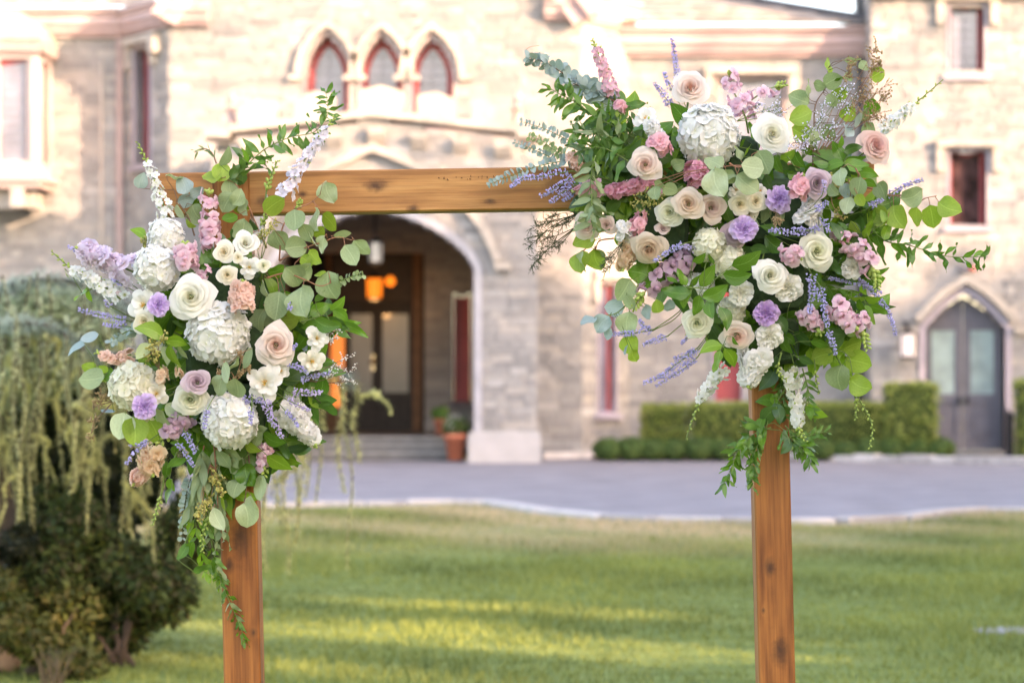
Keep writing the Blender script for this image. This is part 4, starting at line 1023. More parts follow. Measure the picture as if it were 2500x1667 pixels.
PM = {
 'white': mat_petal('white_petal', (.86,.82,.58), (.88,.87,.76), (.89,.88,.84)),
 'ivory': mat_petal('ivory_petal', (.80,.81,.52), (.86,.85,.68), (.88,.87,.77)),
 'cream': mat_petal('cream_petal', (.87,.73,.46), (.88,.82,.64), (.89,.86,.75)),
 'blush': mat_petal('blush_petal', (.84,.50,.38), (.87,.70,.61), (.88,.80,.74)),
 'peach': mat_petal('peach_petal', (.72,.47,.29), (.83,.66,.51), (.86,.75,.64)),
 'dusty': mat_petal('dusty_pink_petal', (.78,.44,.39), (.77,.50,.45), (.76,.58,.51)),
 'mauve': mat_petal('mauve_petal', (.50,.32,.38), (.60,.44,.50), (.68,.55,.59)),
 'beige': mat_petal('beige_rose_petal', (.64,.42,.37), (.75,.58,.51), (.80,.68,.59)),
 'lilac': mat_petal('lilac_petal', (.50,.27,.68), (.58,.37,.74), (.68,.50,.80), (.78,.64,.86)),
 'purple': mat_petal('purple_petal', (.42,.19,.55), (.48,.26,.60), (.56,.36,.66), (.68,.50,.76)),
 'hyd': mat_petal('hydrangea_white', (.80,.82,.60), (.87,.87,.79), (.89,.89,.86)),
 'hydg': mat_petal('hydrangea_cream', (.72,.76,.46), (.84,.83,.64), (.87,.86,.72)),
 'wcarn': mat_petal('white_carnation', (.80,.78,.64), (.84,.82,.74), (.86,.85,.80)),
 'stockw': mat_petal('white_stock', (.74,.78,.48), (.84,.83,.76), (.86,.85,.83)),
 'stocklil': mat_petal('pale_lilac_stock', (.70,.66,.52), (.76,.64,.76), (.80,.70,.82)),
 'stockp': mat_petal('pink_stock', (.78,.66,.34), (.84,.42,.48), (.87,.54,.59)),
 'stockh': mat_petal('bright_pink_stock', (.72,.55,.34), (.80,.32,.44), (.85,.46,.56)),
 'stockpe': mat_petal('peach_stock', (.76,.62,.24), (.85,.54,.42), (.88,.64,.53)),
 'apricot': mat_petal('apricot_stock', (.80,.55,.24), (.86,.60,.40), (.88,.70,.51)),
 'snap': mat_petal('pink_snapdragon', (.66,.28,.40), (.80,.50,.60), (.86,.66,.72)),
 'snapm': mat_petal('mauve_snapdragon', (.40,.20,.32), (.54,.34,.45), (.66,.48,.56)),
 'lark': mat_petal('white_larkspur', (.66,.74,.36), (.84,.83,.78), (.86,.86,.83)),
 'larkl': mat_petal('lilac_white_larkspur', (.60,.58,.50), (.78,.72,.80), (.83,.79,.85)),
 'larkp': mat_petal('pink_larkspur', (.70,.70,.40), (.80,.58,.62), (.80,.44,.52)),
}
M_BUD = mat_rough('green_bud', (.30,.40,.09), .6, .25, 30)
M_STAMEN = mat_rough('golden_stamen', (.72,.42,.06), .7, .25, 80)
def mat_leaf(name, c0, c1, back, trans, rough, vein=.25, bloom=0.0):
    m, nt, n, l, b = nodes(name)
    oi = nd(nt, 'ShaderNodeObjectInfo').outputs['Random']; co = nd(nt, 'ShaderNodeTexCoord')
    sep = nd(nt, 'ShaderNodeSeparateXYZ'); l.new(co.outputs['UV'], sep.inputs[0]); u, v = sep.outputs[0], sep.outputs[1]
    c = mix(nt, 'MIX', oi, c0, c1)
    f = noise(nt, 6, 4, .6, co.outputs['UV']); c = mix(nt, 'OVERLAY', .35, c, ramp(nt, [(.3,(.36,)*3),(.7,(.64,)*3)], f))
    au = mathn(nt, 'ABSOLUTE', u)
    mid_ = nd(nt, 'ShaderNodeMapRange'); l.new(au, mid_.inputs[0]); mid_.inputs[1].default_value = .07; mid_.inputs[2].default_value = .01
    sv = mathn(nt, 'SINE', mathn(nt, 'MULTIPLY', mathn(nt, 'SUBTRACT', v, mathn(nt, 'MULTIPLY', au, .32)), 52.0))
    sv = mathn(nt, 'MULTIPLY', mathn(nt, 'MAXIMUM', mathn(nt, 'SUBTRACT', sv, .86), 0.0), 4.0)
    vn = mathn(nt, 'MINIMUM', mathn(nt, 'ADD', mathn(nt, 'MULTIPLY', mid_.outputs[0], 1.0), mathn(nt, 'MULTIPLY', sv, .6)), 1.0)
    c = mix(nt, 'MIX', mathn(nt, 'MULTIPLY', vn, vein), c, tuple(min(1, x*1.7+.06) for x in c1))
    geo = nd(nt, 'ShaderNodeNewGeometry'); c = mix(nt, 'MIX', mathn(nt, 'MULTIPLY', geo.outputs['Backfacing'], .7), c, back)
    l.new(c, b.inputs['Base Color']); b.inputs['Roughness'].default_value = rough; b.inputs['Specular IOR Level'].default_value = .4
    tr = nd(nt, 'ShaderNodeBsdfTranslucent'); l.new(mix(nt, 'MULTIPLY', 1.0, c, (1.25,1.25,.7)), tr.inputs[0]); ms = nd(nt, 'ShaderNodeMixShader'); ms.inputs[0].default_value = trans
    l.new(b.outputs[0], ms.inputs[1]); l.new(tr.outputs[0], ms.inputs[2]); l.new(ms.outputs[0], n['Material Output'].inputs[0])
    l.new(bump(nt, mathn(nt, 'MULTIPLY', vn, -1.0), .25, .001), b.inputs['Normal'])
    return m
LM = {
 'euc': mat_leaf('silver_dollar_leaf', (.21,.29,.14), (.31,.39,.21), (.36,.43,.28), .25, .55),
 'eucp': mat_leaf('pale_silver_dollar_leaf', (.36,.45,.26), (.45,.53,.35), (.45,.51,.37), .25, .6),
 'eucg': mat_leaf('lime_eucalyptus_leaf', (.20,.31,.035), (.29,.41,.07), (.27,.37,.10), .45, .5),
 'eucb': mat_leaf('blue_eucalyptus_leaf', (.23,.32,.31), (.33,.42,.41), (.38,.46,.46), .15, .65, .12),
 'sal': mat_leaf('glossy_salal_leaf', (.060,.155,.016), (.12,.26,.028), (.19,.30,.08), .36, .25, .35),
 'sald': mat_leaf('dark_salal_leaf', (.034,.090,.020), (.062,.135,.030), (.10,.16,.06), .15, .3, .3),
 'sall': mat_leaf('bright_salal_leaf', (.14,.27,.02), (.22,.38,.04), (.22,.32,.10), .4, .3, .35),
 'rus': mat_leaf('ruscus_leaf', (.065,.165,.030), (.13,.25,.055), (.18,.26,.12), .25, .35, .15),
 'rusl': mat_leaf('grey_green_willow_leaf', (.15,.225,.105), (.23,.30,.16), (.28,.34,.21), .25, .5, .15),
}
M_STEMG = mat_rough('green_stem', (.13,.20,.05), .6, .2, 40)
M_STEMR = mat_rough('red_stem', (.30,.14,.08), .6, .25, 40)
M_STEMD = mat_rough('dark_stem', (.06,.07,.03), .7, .25, 40)
M_STEMB = mat_rough('brown_twig', (.20,.12,.08), .7, .25, 40)

# ------------------------------------------------------------------ plant meshes (unit size, facing +Z)
def grid(fn, nu, nv):
    v = []; pv = []; uv = []
    for j in range(nv):
        for i in range(nu):
            u = -1+2*i/(nu-1); w = j/(nv-1); v.append(fn(u, w)); pv.append(w); uv.append((u, w))
    f = [(j*nu+i, j*nu+i+1, (j+1)*nu+i+1, (j+1)*nu+i) for j in range(nv-1) for i in range(nu-1)]
    return v, f, pv, uv
def join(parts):                                    # parts: (v, f, pv, pt)
    V, F, PV, PT = [], [], [], []
    for v, f, pv, pt in parts:
        n = len(V); V += [tuple(x) for x in v]; F += [tuple(i+n for i in q) for q in f]; PV += pv; PT += pt if hasattr(pt, '__len__') else [pt]*len(v)
    return V, F, PV, PT
def rose_petals(seed, N=30, openness=1.0, points=1.0):
    rs = random.Random(seed); out = []
    for i in range(N):
        t = (i+.5)/N; phi = i*2.39996+rs.uniform(-.25,.25)
        rho = .06+.94*t**1.08*(.95+.10*rs.random()); zt = .46*(1-t**1.7*openness)+rs.uniform(-.03,.03)
        a0 = .62-.45*t; dep = .50-.14*t; close = max(0, 1-t/.14)
        al = 2.0-1.15*min(1, t*1.5)**.7+rs.uniform(-.08,.08)
        k1, k2 = rs.uniform(0,6), rs.uniform(1.6,3.2); spin = .24*(1-t)**2+.05; tip = .16*points*max(0, t-.3)*rs.uniform(.2,1.5); roll = rs.uniform(.4,1.4)*(.35+.65*t)
        asym = rs.uniform(-.10,.10); bow = rs.uniform(.0,.12)
        def fn(u, v):
            top = 1-.20*abs(u)**2.6*(1 if t > .2 else .3); w = v*top
            e = max(0, (w-.72)/.28)**2
            r = rho*(a0+(1-a0)*w**.85)*(1-.9*close*w); z = zt-dep*(1-w)**1.25
            r += rho*.06*e*roll; z -= .13*e*roll*(.4+t)
            z += .05*t*math.sin(u*k2*1.7+k1)*w*w; r -= rho*bow*(1-u*u)*w*(1-w)*2   # wavy rim, cupped belly
            g_ = math.exp(-(u/.25)**2)*v**7; r += tip*g_; z -= .35*tip*g_
            r *= 1+spin*u; a = phi+u*al*(.6+.4*math.sin(min(1, v*1.2)*math.pi/2))+asym*v
            return (r*math.cos(a), r*math.sin(a), z)
        nu = 11 if t < .4 else 9
        v, f, pv, uv = grid(fn, nu, 7); out.append(mesh('petal', v, f, uv, {'pv': pv, 'pt': [min(1, t*.85+.15*x) for x in pv]}))
    return out
ROSES = [rose_petals(31), rose_petals(32, 32, .85), rose_petals(33, 27, 1.15, 1.7), rose_petals(34, 24, .55, .6), rose_petals(35, 28, .95, .8), rose_petals(36, 34, .8, 1.2), rose_petals(37, 25, 1.25, 1.4), rose_petals(38, 22, .65, .9)]
def open_petals(seed, N=11):                         # loose open garden rose / lisianthus
    rs = random.Random(seed); out = []
    for i in range(N):
        t = .35+.65*(i+.5)/N; phi = i*2.39996; Rm = t*rs.uniform(.92,1.06); k1 = rs.uniform(0,6)
        lift = .55*(1-t)+rs.uniform(-.04,.06)
        def fn(u, v):
            w = v*(1-.22*abs(u)**2.5); r = .06+Rm*w; z = -.35+lift*w*1.2+.30*w*w*(1-t)+.18*math.sin(w*2.6)
            a = phi+u*(.62+.1*math.sin(k1))*math.sin(min(1, .25+v)*math.pi/2)*(1.15-.35*v); rip = .06*math.sin(u*4+k1)*v*v
            return (r*math.cos(a), r*math.sin(a), z+rip-.10*(t*w)**2)
        v, f, pv, uv = grid(fn, 7, 5); out.append(mesh('petal', v, f, uv, {'pv': pv, 'pt': [min(1, .25+.8*x) for x in pv]}))
    return out
OPENS = [open_petals(41), open_petals(42, 13)]
m = MB(); rs = random.Random(1)
for k in range(34):
    a = rs.uniform(0,6.28); r = .02+.13*rs.random(); e = Vector((r*math.cos(a), r*math.sin(a), -.05+rs.uniform(.1,.2))); m.tube([(r*.4*math.cos(a), r*.4*math.sin(a), -.2), e], .008, 3); m.ball(e, .022, 4, 3)
STAMEN_ME = m.mesh('stamens')
def carn_petals(seed, N=26):
    rs = random.Random(seed); out = []
    for i in range(N):
        t = (i+.5)/N; phi = i*2.39996+rs.uniform(-.3,.3); Rm = .30+.74*t**.8*rs.uniform(.88,1.08); el = 1.30-1.40*t+rs.uniform(-.18,.18); k = rs.uniform(4,7); p0 = rs.uniform(0,6); am = rs.uniform(.12,.24); wd = rs.uniform(.6,.85)
        zz = [rs.uniform(-1,1) for _ in range(11)]; cv = rs.uniform(.0,.25)
        def fn(u, v):
            i_ = int(round((u+1)*5)); jag = (.055 if i_ % 2 else -.03)*zz[i_]*(v > .9); r = Rm*(v**.9)*(1-.15*u*u)+jag; a = u*wd*v**.6
            ru = am*math.sin(u*k+p0+v)*v*v; x = r*math.cos(a); y = r*math.sin(a); e = el-cv*v*v*t*2
            X = x*math.cos(e)-ru*math.sin(e); Z = x*math.sin(e)+ru*math.cos(e)+.04*zz[i_]*v
            return (.02*math.cos(phi)+X*math.cos(phi)-y*math.sin(phi), .02*math.sin(phi)+X*math.sin(phi)+y*math.cos(phi), Z*.72-.22)
        v, f, pv, uv = grid(fn, 11, 4); out.append(mesh('petal', v, f, uv, {'pv': pv, 'pt': [t]*len(v)}))
    return out
CARNS = [carn_petals(51), carn_petals(52)]
def floret_hyd(seed):
    rs = random.Random(seed); parts = []
    for k in range(4):
        ph = k*math.pi/2+rs.uniform(-.15,.15); cup = rs.uniform(-.02,.22); s = rs.uniform(.9,1.08); tw = rs.uniform(-.18,.18)
        def fn(u, v):
            r = .05+.95*s*v; w = .56*math.sqrt(max(.002, 1-((v-.54)/.50)**2)); y = u*w; z = cup*v*v+.07*abs(u)*v-.06*(1-v)+tw*u*v+.045*math.sin(u*5+v*5+ph)*v-.18*max(0,v-.7)
            return (r*math.cos(ph)-y*math.sin(ph), r*math.sin(ph)+y*math.cos(ph), z)
        v, f, pv, uv = grid(fn, 4, 5); parts.append((v, f, pv, [min(1, .1+x*1.4) for x in pv]))
    m = MB(); m.ball((0,0,.02), .09, 5, 3); parts.append((m.v, m.f, [0]*len(m.v), [.0]*len(m.v)))
    V, F, PV, PT = join(parts); return mesh('floret', V, F, None, {'pv': PV, 'pt': PT})
HYD = [floret_hyd(60+k) for k in range(5)]
def floret_multi(seed, layers, nu=4, nv=4, ruf=.10):  # layers: (count, radius, elevation, width)
    rs = random.Random(seed); parts = []
    for li, (cnt, rad, el, wd) in enumerate(layers):
        for k in range(cnt):
            ph = k*2*math.pi/cnt+li*.5+rs.uniform(-.2,.2); e = el+rs.uniform(-.12,.12); k1 = rs.uniform(0,6); kk = rs.uniform(3,6)
            def fn(u, v):
                x = rad*v; y = u*wd*rad*math.sin(min(1, .15+v*.85)*math.pi*.8)**.6; z = ruf*math.sin(u*kk+k1)*v*v-.25*rad*max(0, v-.55)
                X = x*math.cos(e)-z*math.sin(e); Z = x*math.sin(e)+z*math.cos(e)
                return (X*math.cos(ph)-y*math.sin(ph), X*math.sin(ph)+y*math.cos(ph), Z)
            v, f, pv, uv = grid(fn, nu, nv); parts.append((v, f, pv, [min(1, .05+x*1.3*(1 if li == 0 else .85)) for x in pv]))
    V, F, PV, PT = join(parts); return mesh('floret', V, F, None, {'pv': PV, 'pt': PT})
STOCK = [floret_multi(70+k, [(5,1.0,.05,.62),(4,.72,.55,.6),(3,.42,1.0,.6)], ruf=.14) for k in range(4)]
LARK = [floret_multi(80+k, [(5,1.0,.30,.42),(2,.5,.9,.4)], ruf=.06) for k in range(4)]
def floret_snap(seed):
    rs = random.Random(seed); parts = []
    m = MB(); m.lathe([(.16,-.2),(.24,0),(.27,.3),(.34,.62),(.40,.8)], n=8); m.v = [(x*.9, y*.72, z) for x, y, z in m.v]; parts.append((m.v, m.f[:-2], [.3]*len(m.v), [.3+.4*min(1,max(0,v[2])) for v in m.v]))
    m = MB(); m.ball((0,-.20,.78), (.34,.24,.26), 8, 6); parts.append((m.v, m.f, [.6]*len(m.v), [.45]*len(m.v)))
    for (ph, el, s, wd) in ((math.pi/2+.5, .75, .62, .8), (math.pi/2-.5, .75, .62, .8), (-math.pi/2, -.25, .55, .75), (-math.pi/2+1.0, -.15, .55, .75), (-math.pi/2-1.0, -.15, .55, .75)):
        k1 = rs.uniform(0,6)
        def fn(u, v):
            x = .22+s*v; y = u*wd*s*(.4+.6*math.sin(min(1, .2+v*.8)*math.pi*.75)); z = .75+s*v*math.sin(el)*.7+.07*math.sin(u*4+k1)*v-.22*v*v*(1 if el < 0 else .8)
            return (x*math.cos(ph)-y*math.sin(ph), x*math.sin(ph)+y*math.cos(ph), z)
        v, f, pv, uv = grid(fn, 5, 4); parts.append((v, f, pv, [.4+.6*x for x in pv]))
    V, F, PV, PT = join(parts); return mesh('floret', V, F, None, {'pv': PV, 'pt': PT})
SNAP = [floret_snap(90+k) for k in range(3)]
m = MB(); m.ball((0,0,.5), (.32,.32,.55), 7, 5); m.tube([(0,0,-.3),(0,0,.1)], .07, 4); BUD_ME = m.mesh('bud', True)
def leaf_mesh(seed, kind):
    rs = random.Random(seed); fold, droop, side = rs.uniform(.0,.42), rs.uniform(-.35,.50), rs.uniform(-.14,.14); wav = rs.uniform(.0,.09); k1 = rs.uniform(0,6)
    def wd(v):
        if kind == 'euc': return .47*math.sin(math.pi*min(1, v**.86))**.55*(1-.10*v) if v < .9 else .47*math.sin(math.pi*.9**.86)**.55*.91*((1-v)/.1)**.75
        if kind == 'eucl': return .30*math.sin(math.pi*v**.9)**.75
        if kind == 'sal': return .29*math.sin(math.pi*v**.80)**.85*(1-.12*v)
        if kind == 'rus': return .155*math.sin(math.pi*v**.85)**.9
        if kind == 'baby': return .42*math.sin(math.pi*min(1, v*.96))**.5
        return .10*math.sin(math.pi*v**.8)
    def fn(u, v):
        w = max(wd(v), .004); x = u*w+side*math.sin(v*math.pi); return (x, v, fold*abs(u)*w-droop*v*v*.8+droop*.4*v+wav*math.sin(v*9+k1)*u)
    v, f, pv, uv = grid(fn, 5, 8 if kind != 'baby' else 5)
    return mesh('leaf', v, f, uv, {'pv': pv})
LEAF = {k: [leaf_mesh(100+17*i+j*7, k) for i in range(6)] for j, k in enumerate(('euc','eucl','sal','rus','baby','wil'))}

# ------------------------------------------------------------------ plant builders.  Pixel positions in photo pixels, depth d in mm in front of the arch
FACE = Vector((0, -1, 0))
def facing(fx=0.0, fz=0.0, roll=0.0):
    n = Vector((fx, -1, fz)).normalized(); return (n.to_track_quat('Z', 'Y') @ Quaternion((0,0,1), roll)).to_matrix().to_4x4()
def S(zone, x, y):
    ox, oy, s = {'A1':(100,200,2.613),'A2':(100,750,2.613),'B1':(1180,60,3.1357),'B2':(1780,60,3.1357),'B3':(1180,460,3.1357),'B4':(1680,460,2.94),'B5':(1500,800,2.352),'F':(0,0,1)}[zone]
    return ox+x/s, oy+y/s, s
def stem_to(root, inv, pts, rad, mat, name='stem', n=5):
    q = spline([inv @ Vector(p) for p in pts], 6); m = MB(); m.tube(q, rad, n); return m.build(name, mat, root, True)
def anchor(p, x):                                    # a point inside the arrangement that the stem runs back to
    c = P(585, 880, 20) if x < 1000 else P(1880, 560, 20)
    return p.lerp(c, .35)+Vector((0, .06, 0))
def head(kind, name, label, cat, z, x, y, r, d, mat, fx=0, fz=0, var=None, stem=None, group=None):
    px_, py_, s = S(z, x, y); p = P(px_, py_, d); R_ = r/s/1000.0; roll = rnd.uniform(0, 6.28)
    M = Matrix.Translation(p) @ facing(fx+rnd.uniform(-.08,.08), fz+rnd.uniform(-.08,.08), roll)
    root = empty(name, None, M); tag(root, label, cat, group); sc = Matrix.Diagonal((R_*rnd.uniform(.94,1.05), R_*rnd.uniform(.94,1.05), R_*rnd.uniform(.9,1.15), 1)); inv = M.inverted()
    if kind == 'rose':
        for me in ROSES[(var if var is not None else rnd.randrange(3))+4*rnd.randrange(2)]: obj('petal', me, PM[mat], root, sc)
    elif kind == 'open':
        for me in OPENS[var if var is not None else rnd.randrange(2)]: obj('petal', me, PM[mat], root, sc)
        obj('stamens', STAMEN_ME, M_STAMEN, root, sc)
    elif kind == 'carn':
        for me in CARNS[rnd.randrange(2)]: obj('petal', me, PM[mat], root, sc)
    if kind in ('rose', 'carn', 'open'):
        m = MB(); m.lathe([(.05,-1.05),(.16,-.95),(.20,-.75),(.12,-.6)], n=7)
        for k in range(5):
            a = k*1.2566; m.add([(.15*math.cos(a-.3),.15*math.sin(a-.3),-.74),(.15*math.cos(a+.3),.15*math.sin(a+.3),-.74),(.5*math.cos(a),.5*math.sin(a),-.62)], [(0,1,2)])
        m.build('calyx', M_STEMG, root, True, sc)
    if kind == 'hyd':
        n = int(150*(1 if R_ > .05 else .8)); fl = R_*.262
        for i in range(n):
            t = (i+.5)/n; zc = 1-1.45*t; rr = math.sqrt(max(0, 1-zc*zc)); a = i*2.39996+rnd.uniform(-.15,.15)
            dirv = Vector((rr*math.cos(a), rr*math.sin(a), zc*.86)); dn = (dirv+Vector((rnd.gauss(0,.2), rnd.gauss(0,.2), .10))).normalized()
            k = .86+rnd.uniform(-.09,.09)+.05*math.sin(dirv.x*5+roll)*math.cos(dirv.y*4+roll*2); q = (dn.to_track_quat('Z','Y') @ Quaternion((0,0,1), rnd.uniform(0,6.28))).to_matrix().to_4x4(); f_ = fl*rnd.uniform(.85,1.15)
            obj('floret', HYD[i % 5], PM[mat], root, Matrix.Translation(dirv*R_*k) @ q @ Matrix.Diagonal((f_,f_,f_,1)))
        m = MB(); m.ball((0,0,-.1*R_), R_*.68, 12, 8); m.build('flower_cluster_core', M_STEMG, root, True)
    base = M @ Vector((0, 0, -R_*(.95 if kind != 'hyd' else .6)))
    if stem: pts = [base]+[P(*(S(q[0], q[1], q[2])[:2]), q[3]) for q in stem]
    else: pts = [base, base.lerp(anchor(p, px_), .5)+Vector((0,.02,0)), anchor(p, px_)]
    stem_to(root, inv, pts, .0028, M_STEMG)
    return root
def rose(label, *a, **k): return head('rose', 'rose', label, 'rose', *a, **k)
def openr(label, *a, **k): return head('open', 'garden_rose', label, 'garden rose', *a, **k)
def hyd(label, *a, **k): return head('hyd', 'hydrangea', label, 'hydrangea', *a, **k)
def carn(label, *a, **k): return head('carn', 'carnation', label, 'carnation', *a, **k)
def leafM(p, ang, L, tilt, yaw=0.0):                 # leaf matrix: base at p, tip direction ang (deg, 0 right, 90 up), tilt about its own axis
    a = Vector((math.cos(R(ang)), math.sin(R(yaw)), math.sin(R(ang)))).normalized(); n = Vector((0,-1,0)); n = (n-a*n.dot(a)).normalized()
    n = Quaternion(a, R(tilt)) @ n; x = a.cross(n).normalized()
    M = Matrix(((x.x, a.x, n.x, p.x), (x.y, a.y, n.y, p.y), (x.z, a.z, n.z, p.z), (0,0,0,1)))
    return M @ Matrix.Diagonal((L, L, L, 1))
def path_pts(z, path, d):
    out = []
    for q in path:
        x, y, s = S(z, q[0], q[1]); out.append(P(x, y, q[2] if len(q) > 2 else d))
    return out
def near_pt(pts, p): return min(pts, key=lambda q: (q-p).length)
def branch(name, label, cat, z, path, leaves, mat, kind, d=80, stemmat=None, rad=.0018, group=None):
    """a cut branch: a stem along path and leaves given as (x, y, length, tip angle[, tilt[, material[, depth]]]) around the leaf centre"""
    pts = spline(path_pts(z, path, d), 7); root = empty(name, pts[0]); tag(root, label, cat, group); o = pts[0]
    m = MB(); m.tube([q-o for q in pts], [rad*(1.25-.7*i/len(pts)) for i in range(len(pts))], 5); st = m.build('stem', stemmat or M_STEMR, root, True)
    tw = MB()
    for lf in leaves:
        x, y, L, ang = lf[:4]; tilt = lf[4] if len(lf) > 4 and lf[4] is not None else rnd.uniform(-25, 25); mt = lf[5] if len(lf) > 5 and lf[5] else mat
        px_, py_, s = S(z, x, y); L = L/s/1000; c = P(px_, py_, (lf[6] if len(lf) > 6 else d+rnd.uniform(-15, 30)))
        a = Vector((math.cos(R(ang)), 0, math.sin(R(ang)))); b = c-a*L*.5
        obj('leaf', rnd.choice(LEAF[kind]), LM[mt], root, leafM(b-o, ang+rnd.uniform(-8,8), L*rnd.uniform(.92,1.06), tilt+rnd.gauss(0, 13), rnd.uniform(-32, 32)))
        q = near_pt(pts, b)
        if (q-b).length > .002: tw.tube([q-o, q.lerp(b, .5)-o+Vector((0,0,.004))-a*.006, b+a*L*.04-o], .0009, 4)
    if tw.v: tw.build('petiole', stemmat or M_STEMR, root, True)
    return root
def vine(name, label, cat, z, path, n, L, mat, kind, d=80, stemmat=None, spread=55, rad=.0016, group=None, two=True, droop=0.0, Lend=.6, jit=.35, fr0=.04, xmats=None):
    """a leafy spray: leaves generated alternately along the path"""
    pts = spline(path_pts(z, path, d), 9); root = empty(name, pts[0]); tag(root, label, cat, group); o = pts[0]; s = S(z, 0, 0)[2]
    m = MB(); m.tube([q-o for q in pts], [rad*(1.2-.8*i/len(pts)) for i in range(len(pts))], 5); m.build('stem', stemmat or M_STEMG, root, True)
    for i in range(n):
        t = fr0+(1-fr0)*(i+.5)/n; k = t*(len(pts)-1); j = min(len(pts)-2, int(k)); p = pts[j].lerp(pts[j+1], k-j); tg = (pts[j+1]-pts[j]).normalized()
        base = math.degrees(math.atan2(tg.z, tg.x)); sides = (1, -1) if two else ((1,) if i % 2 else (-1,))
        for sd in sides:
            ang = base+sd*spread*rnd.uniform(1-jit, 1+jit)*(1-.5*(t > .97)); ll = L/s/1000*(1-(1-Lend)*t)*rnd.uniform(.75, 1.2)
            if droop: # pull leaf direction downwards
                a = Vector((math.cos(R(ang)), math.sin(R(ang))-droop)); ang = math.degrees(math.atan2(a.y, a.x))
            obj('leaf', rnd.choice(LEAF[kind]), LM[rnd.choice(xmats) if xmats else mat], root, leafM(p-o+Vector((0, rnd.uniform(-.006,.006), 0)), ang, ll, rnd.uniform(-70, 70), rnd.uniform(-45, 45)))
    return root
SPK = {'larkspur': (.62, .98), 'stock_flower': (.72, 1.02), 'snapdragon': (.62, 1.18)}
def spike(fl, name, label, cat, z, path, width, mat, n, d=110, size=None, buds=6, budfrac=.22, tipw=.35, facing_out=.8, stem=None, budsize=1.0, all_round=False, group=None, t0=0.0):
    """flower spike: florets spiral round the stem from the path's start (base) to its end (tip), green buds at the tip"""
    P3 = path_pts(z, path, d); pts = spline(P3, 10); s = S(z, 0, 0)[2]; w = width/s/2000.0; root = empty(name, pts[0]); tag(root, label, cat, group); o = pts[0]
    full = pts
    if stem: full = spline(path_pts(z, stem, d-30)+[P3[0]], 6)[:-1]+pts
    m = MB(); m.tube([q-o for q in full], [.0022*(1.2-.7*i/len(full)) for i in range(len(full))], 5); m.build('stem', M_STEMG, root, True)
    fs = (size/s/1000 if size else w*.75); L = len(pts)-1
    def frame(t):
        k = t*L; j = min(L-1, int(k)); p = pts[j].lerp(pts[j+1], k-j); tg = (pts[j+1]-pts[j]).normalized(); f = (FACE-tg*FACE.dot(tg)).normalized(); return p, tg, f, tg.cross(f)
    n = int(n*SPK[name][0]); fs *= SPK[name][1]
    for i in range(n):
        t = t0+(1-budfrac-t0)*min(1, max(0, (i+.5+rnd.uniform(-.5,.5))/n)); p, tg, f, sd = frame(t); a = i*2.39996+rnd.uniform(-.4,.4)
        if not all_round: a = (a % (2*math.pi)); a = (a/(2*math.pi)-.5)*2*2.3   # mostly towards the viewer
        out = f*math.cos(a)+sd*math.sin(a); k = (1-(1-tipw)*t); rr = max(0, w*k-fs*.45)*rnd.uniform(.5,1.4)
        dirv = (out*facing_out+tg*rnd.uniform(.15,.5)+Vector((rnd.gauss(0,.15), rnd.gauss(0,.15), rnd.gauss(0,.15)))).normalized()
        sz = fs*(.75+.25*k)*rnd.uniform(.85,1.15); roll = rnd.uniform(0,6.28)
        q = dirv.to_track_quat('Z','Y')
        if fl is SNAP:
            up = tg if tg.z > 0 else tg; zx = dirv; xx = up.cross(zx).normalized(); yy = zx.cross(xx); Mq = Matrix((( xx.x,yy.x,zx.x),(xx.y,yy.y,zx.y),(xx.z,yy.z,zx.z))).to_4x4()
        else: Mq = (q @ Quaternion((0,0,1), roll)).to_matrix().to_4x4()
        obj('floret', fl[i % len(fl)], PM[mat], root, Matrix.Translation(p-o+out*rr*(.3 if fl is SNAP else 1)) @ Mq @ Matrix.Diagonal((sz,sz,sz,1)))
    if fl is LARK and n > 12:
        for i in range(n//3):                                    # small green buds and bracts between the open florets
            t = rnd.uniform(.05, 1-budfrac); p, tg, f, sd = frame(t); a = rnd.uniform(-2.2, 2.2); out = f*math.cos(a)+sd*math.sin(a); dirv = (out+tg*.7).normalized(); sz = fs*rnd.uniform(.35,.55)
            obj('bud', BUD_ME, M_BUD, root, Matrix.Translation(p-o+out*w*.5) @ dirv.to_track_quat('Z','Y').to_matrix().to_4x4() @ Matrix.Diagonal((sz,sz,sz,1)))
    for i in range(buds):
        t = 1-budfrac+budfrac*(i+.3)/buds; p, tg, f, sd = frame(min(.999, t)); a = i*2.2; out = f*math.cos(a)+sd*math.sin(a); dirv = (out*.8+tg*.8).normalized(); sz = max(.0045, fs*.72*budsize*(1-.5*(i/buds)))
        obj('bud', BUD_ME, M_BUD, root, Matrix.Translation(p-o+dirv*fs*.15) @ dirv.to_track_quat('Z','Y').to_matrix().to_4x4() @ Matrix.Diagonal((sz,sz,sz,1)))
    return root
def larkspur(label, *a, **k): return spike(LARK, 'larkspur', label, 'larkspur', *a, **k)
def stock(label, *a, **k): return spike(STOCK, 'stock_flower', label, 'stock flower', *a, **dict(dict(budfrac=.08, buds=2, tipw=.7), **k))
def snap(label, *a, **k): return spike(SNAP, 'snapdragon', label, 'snapdragon', *a, **dict(dict(tipw=.55, budfrac=.25), **k))
def mat_tiny(name, c, var=.3): return mat_rough(name, c, .7, var, 90)
M_LAVF = mat_tiny('lavender_blossom', (.36,.34,.60), .45); M_LAVF2 = mat_tiny('violet_blossom', (.44,.37,.58), .4); M_LIMF = mat_tiny('statice_blossom', (.66,.64,.80), .2); M_WAXF = mat_tiny('pale_wax_blossom', (.62,.62,.60), .2)
M_SEED = mat_tiny('seed_capsule', (.36,.34,.10), .35); M_SEEDB = mat_tiny('brown_seed_capsule', (.32,.23,.12), .35); M_FERN = mat_tiny('dark_conifer_needle', (.045,.075,.040), .3)
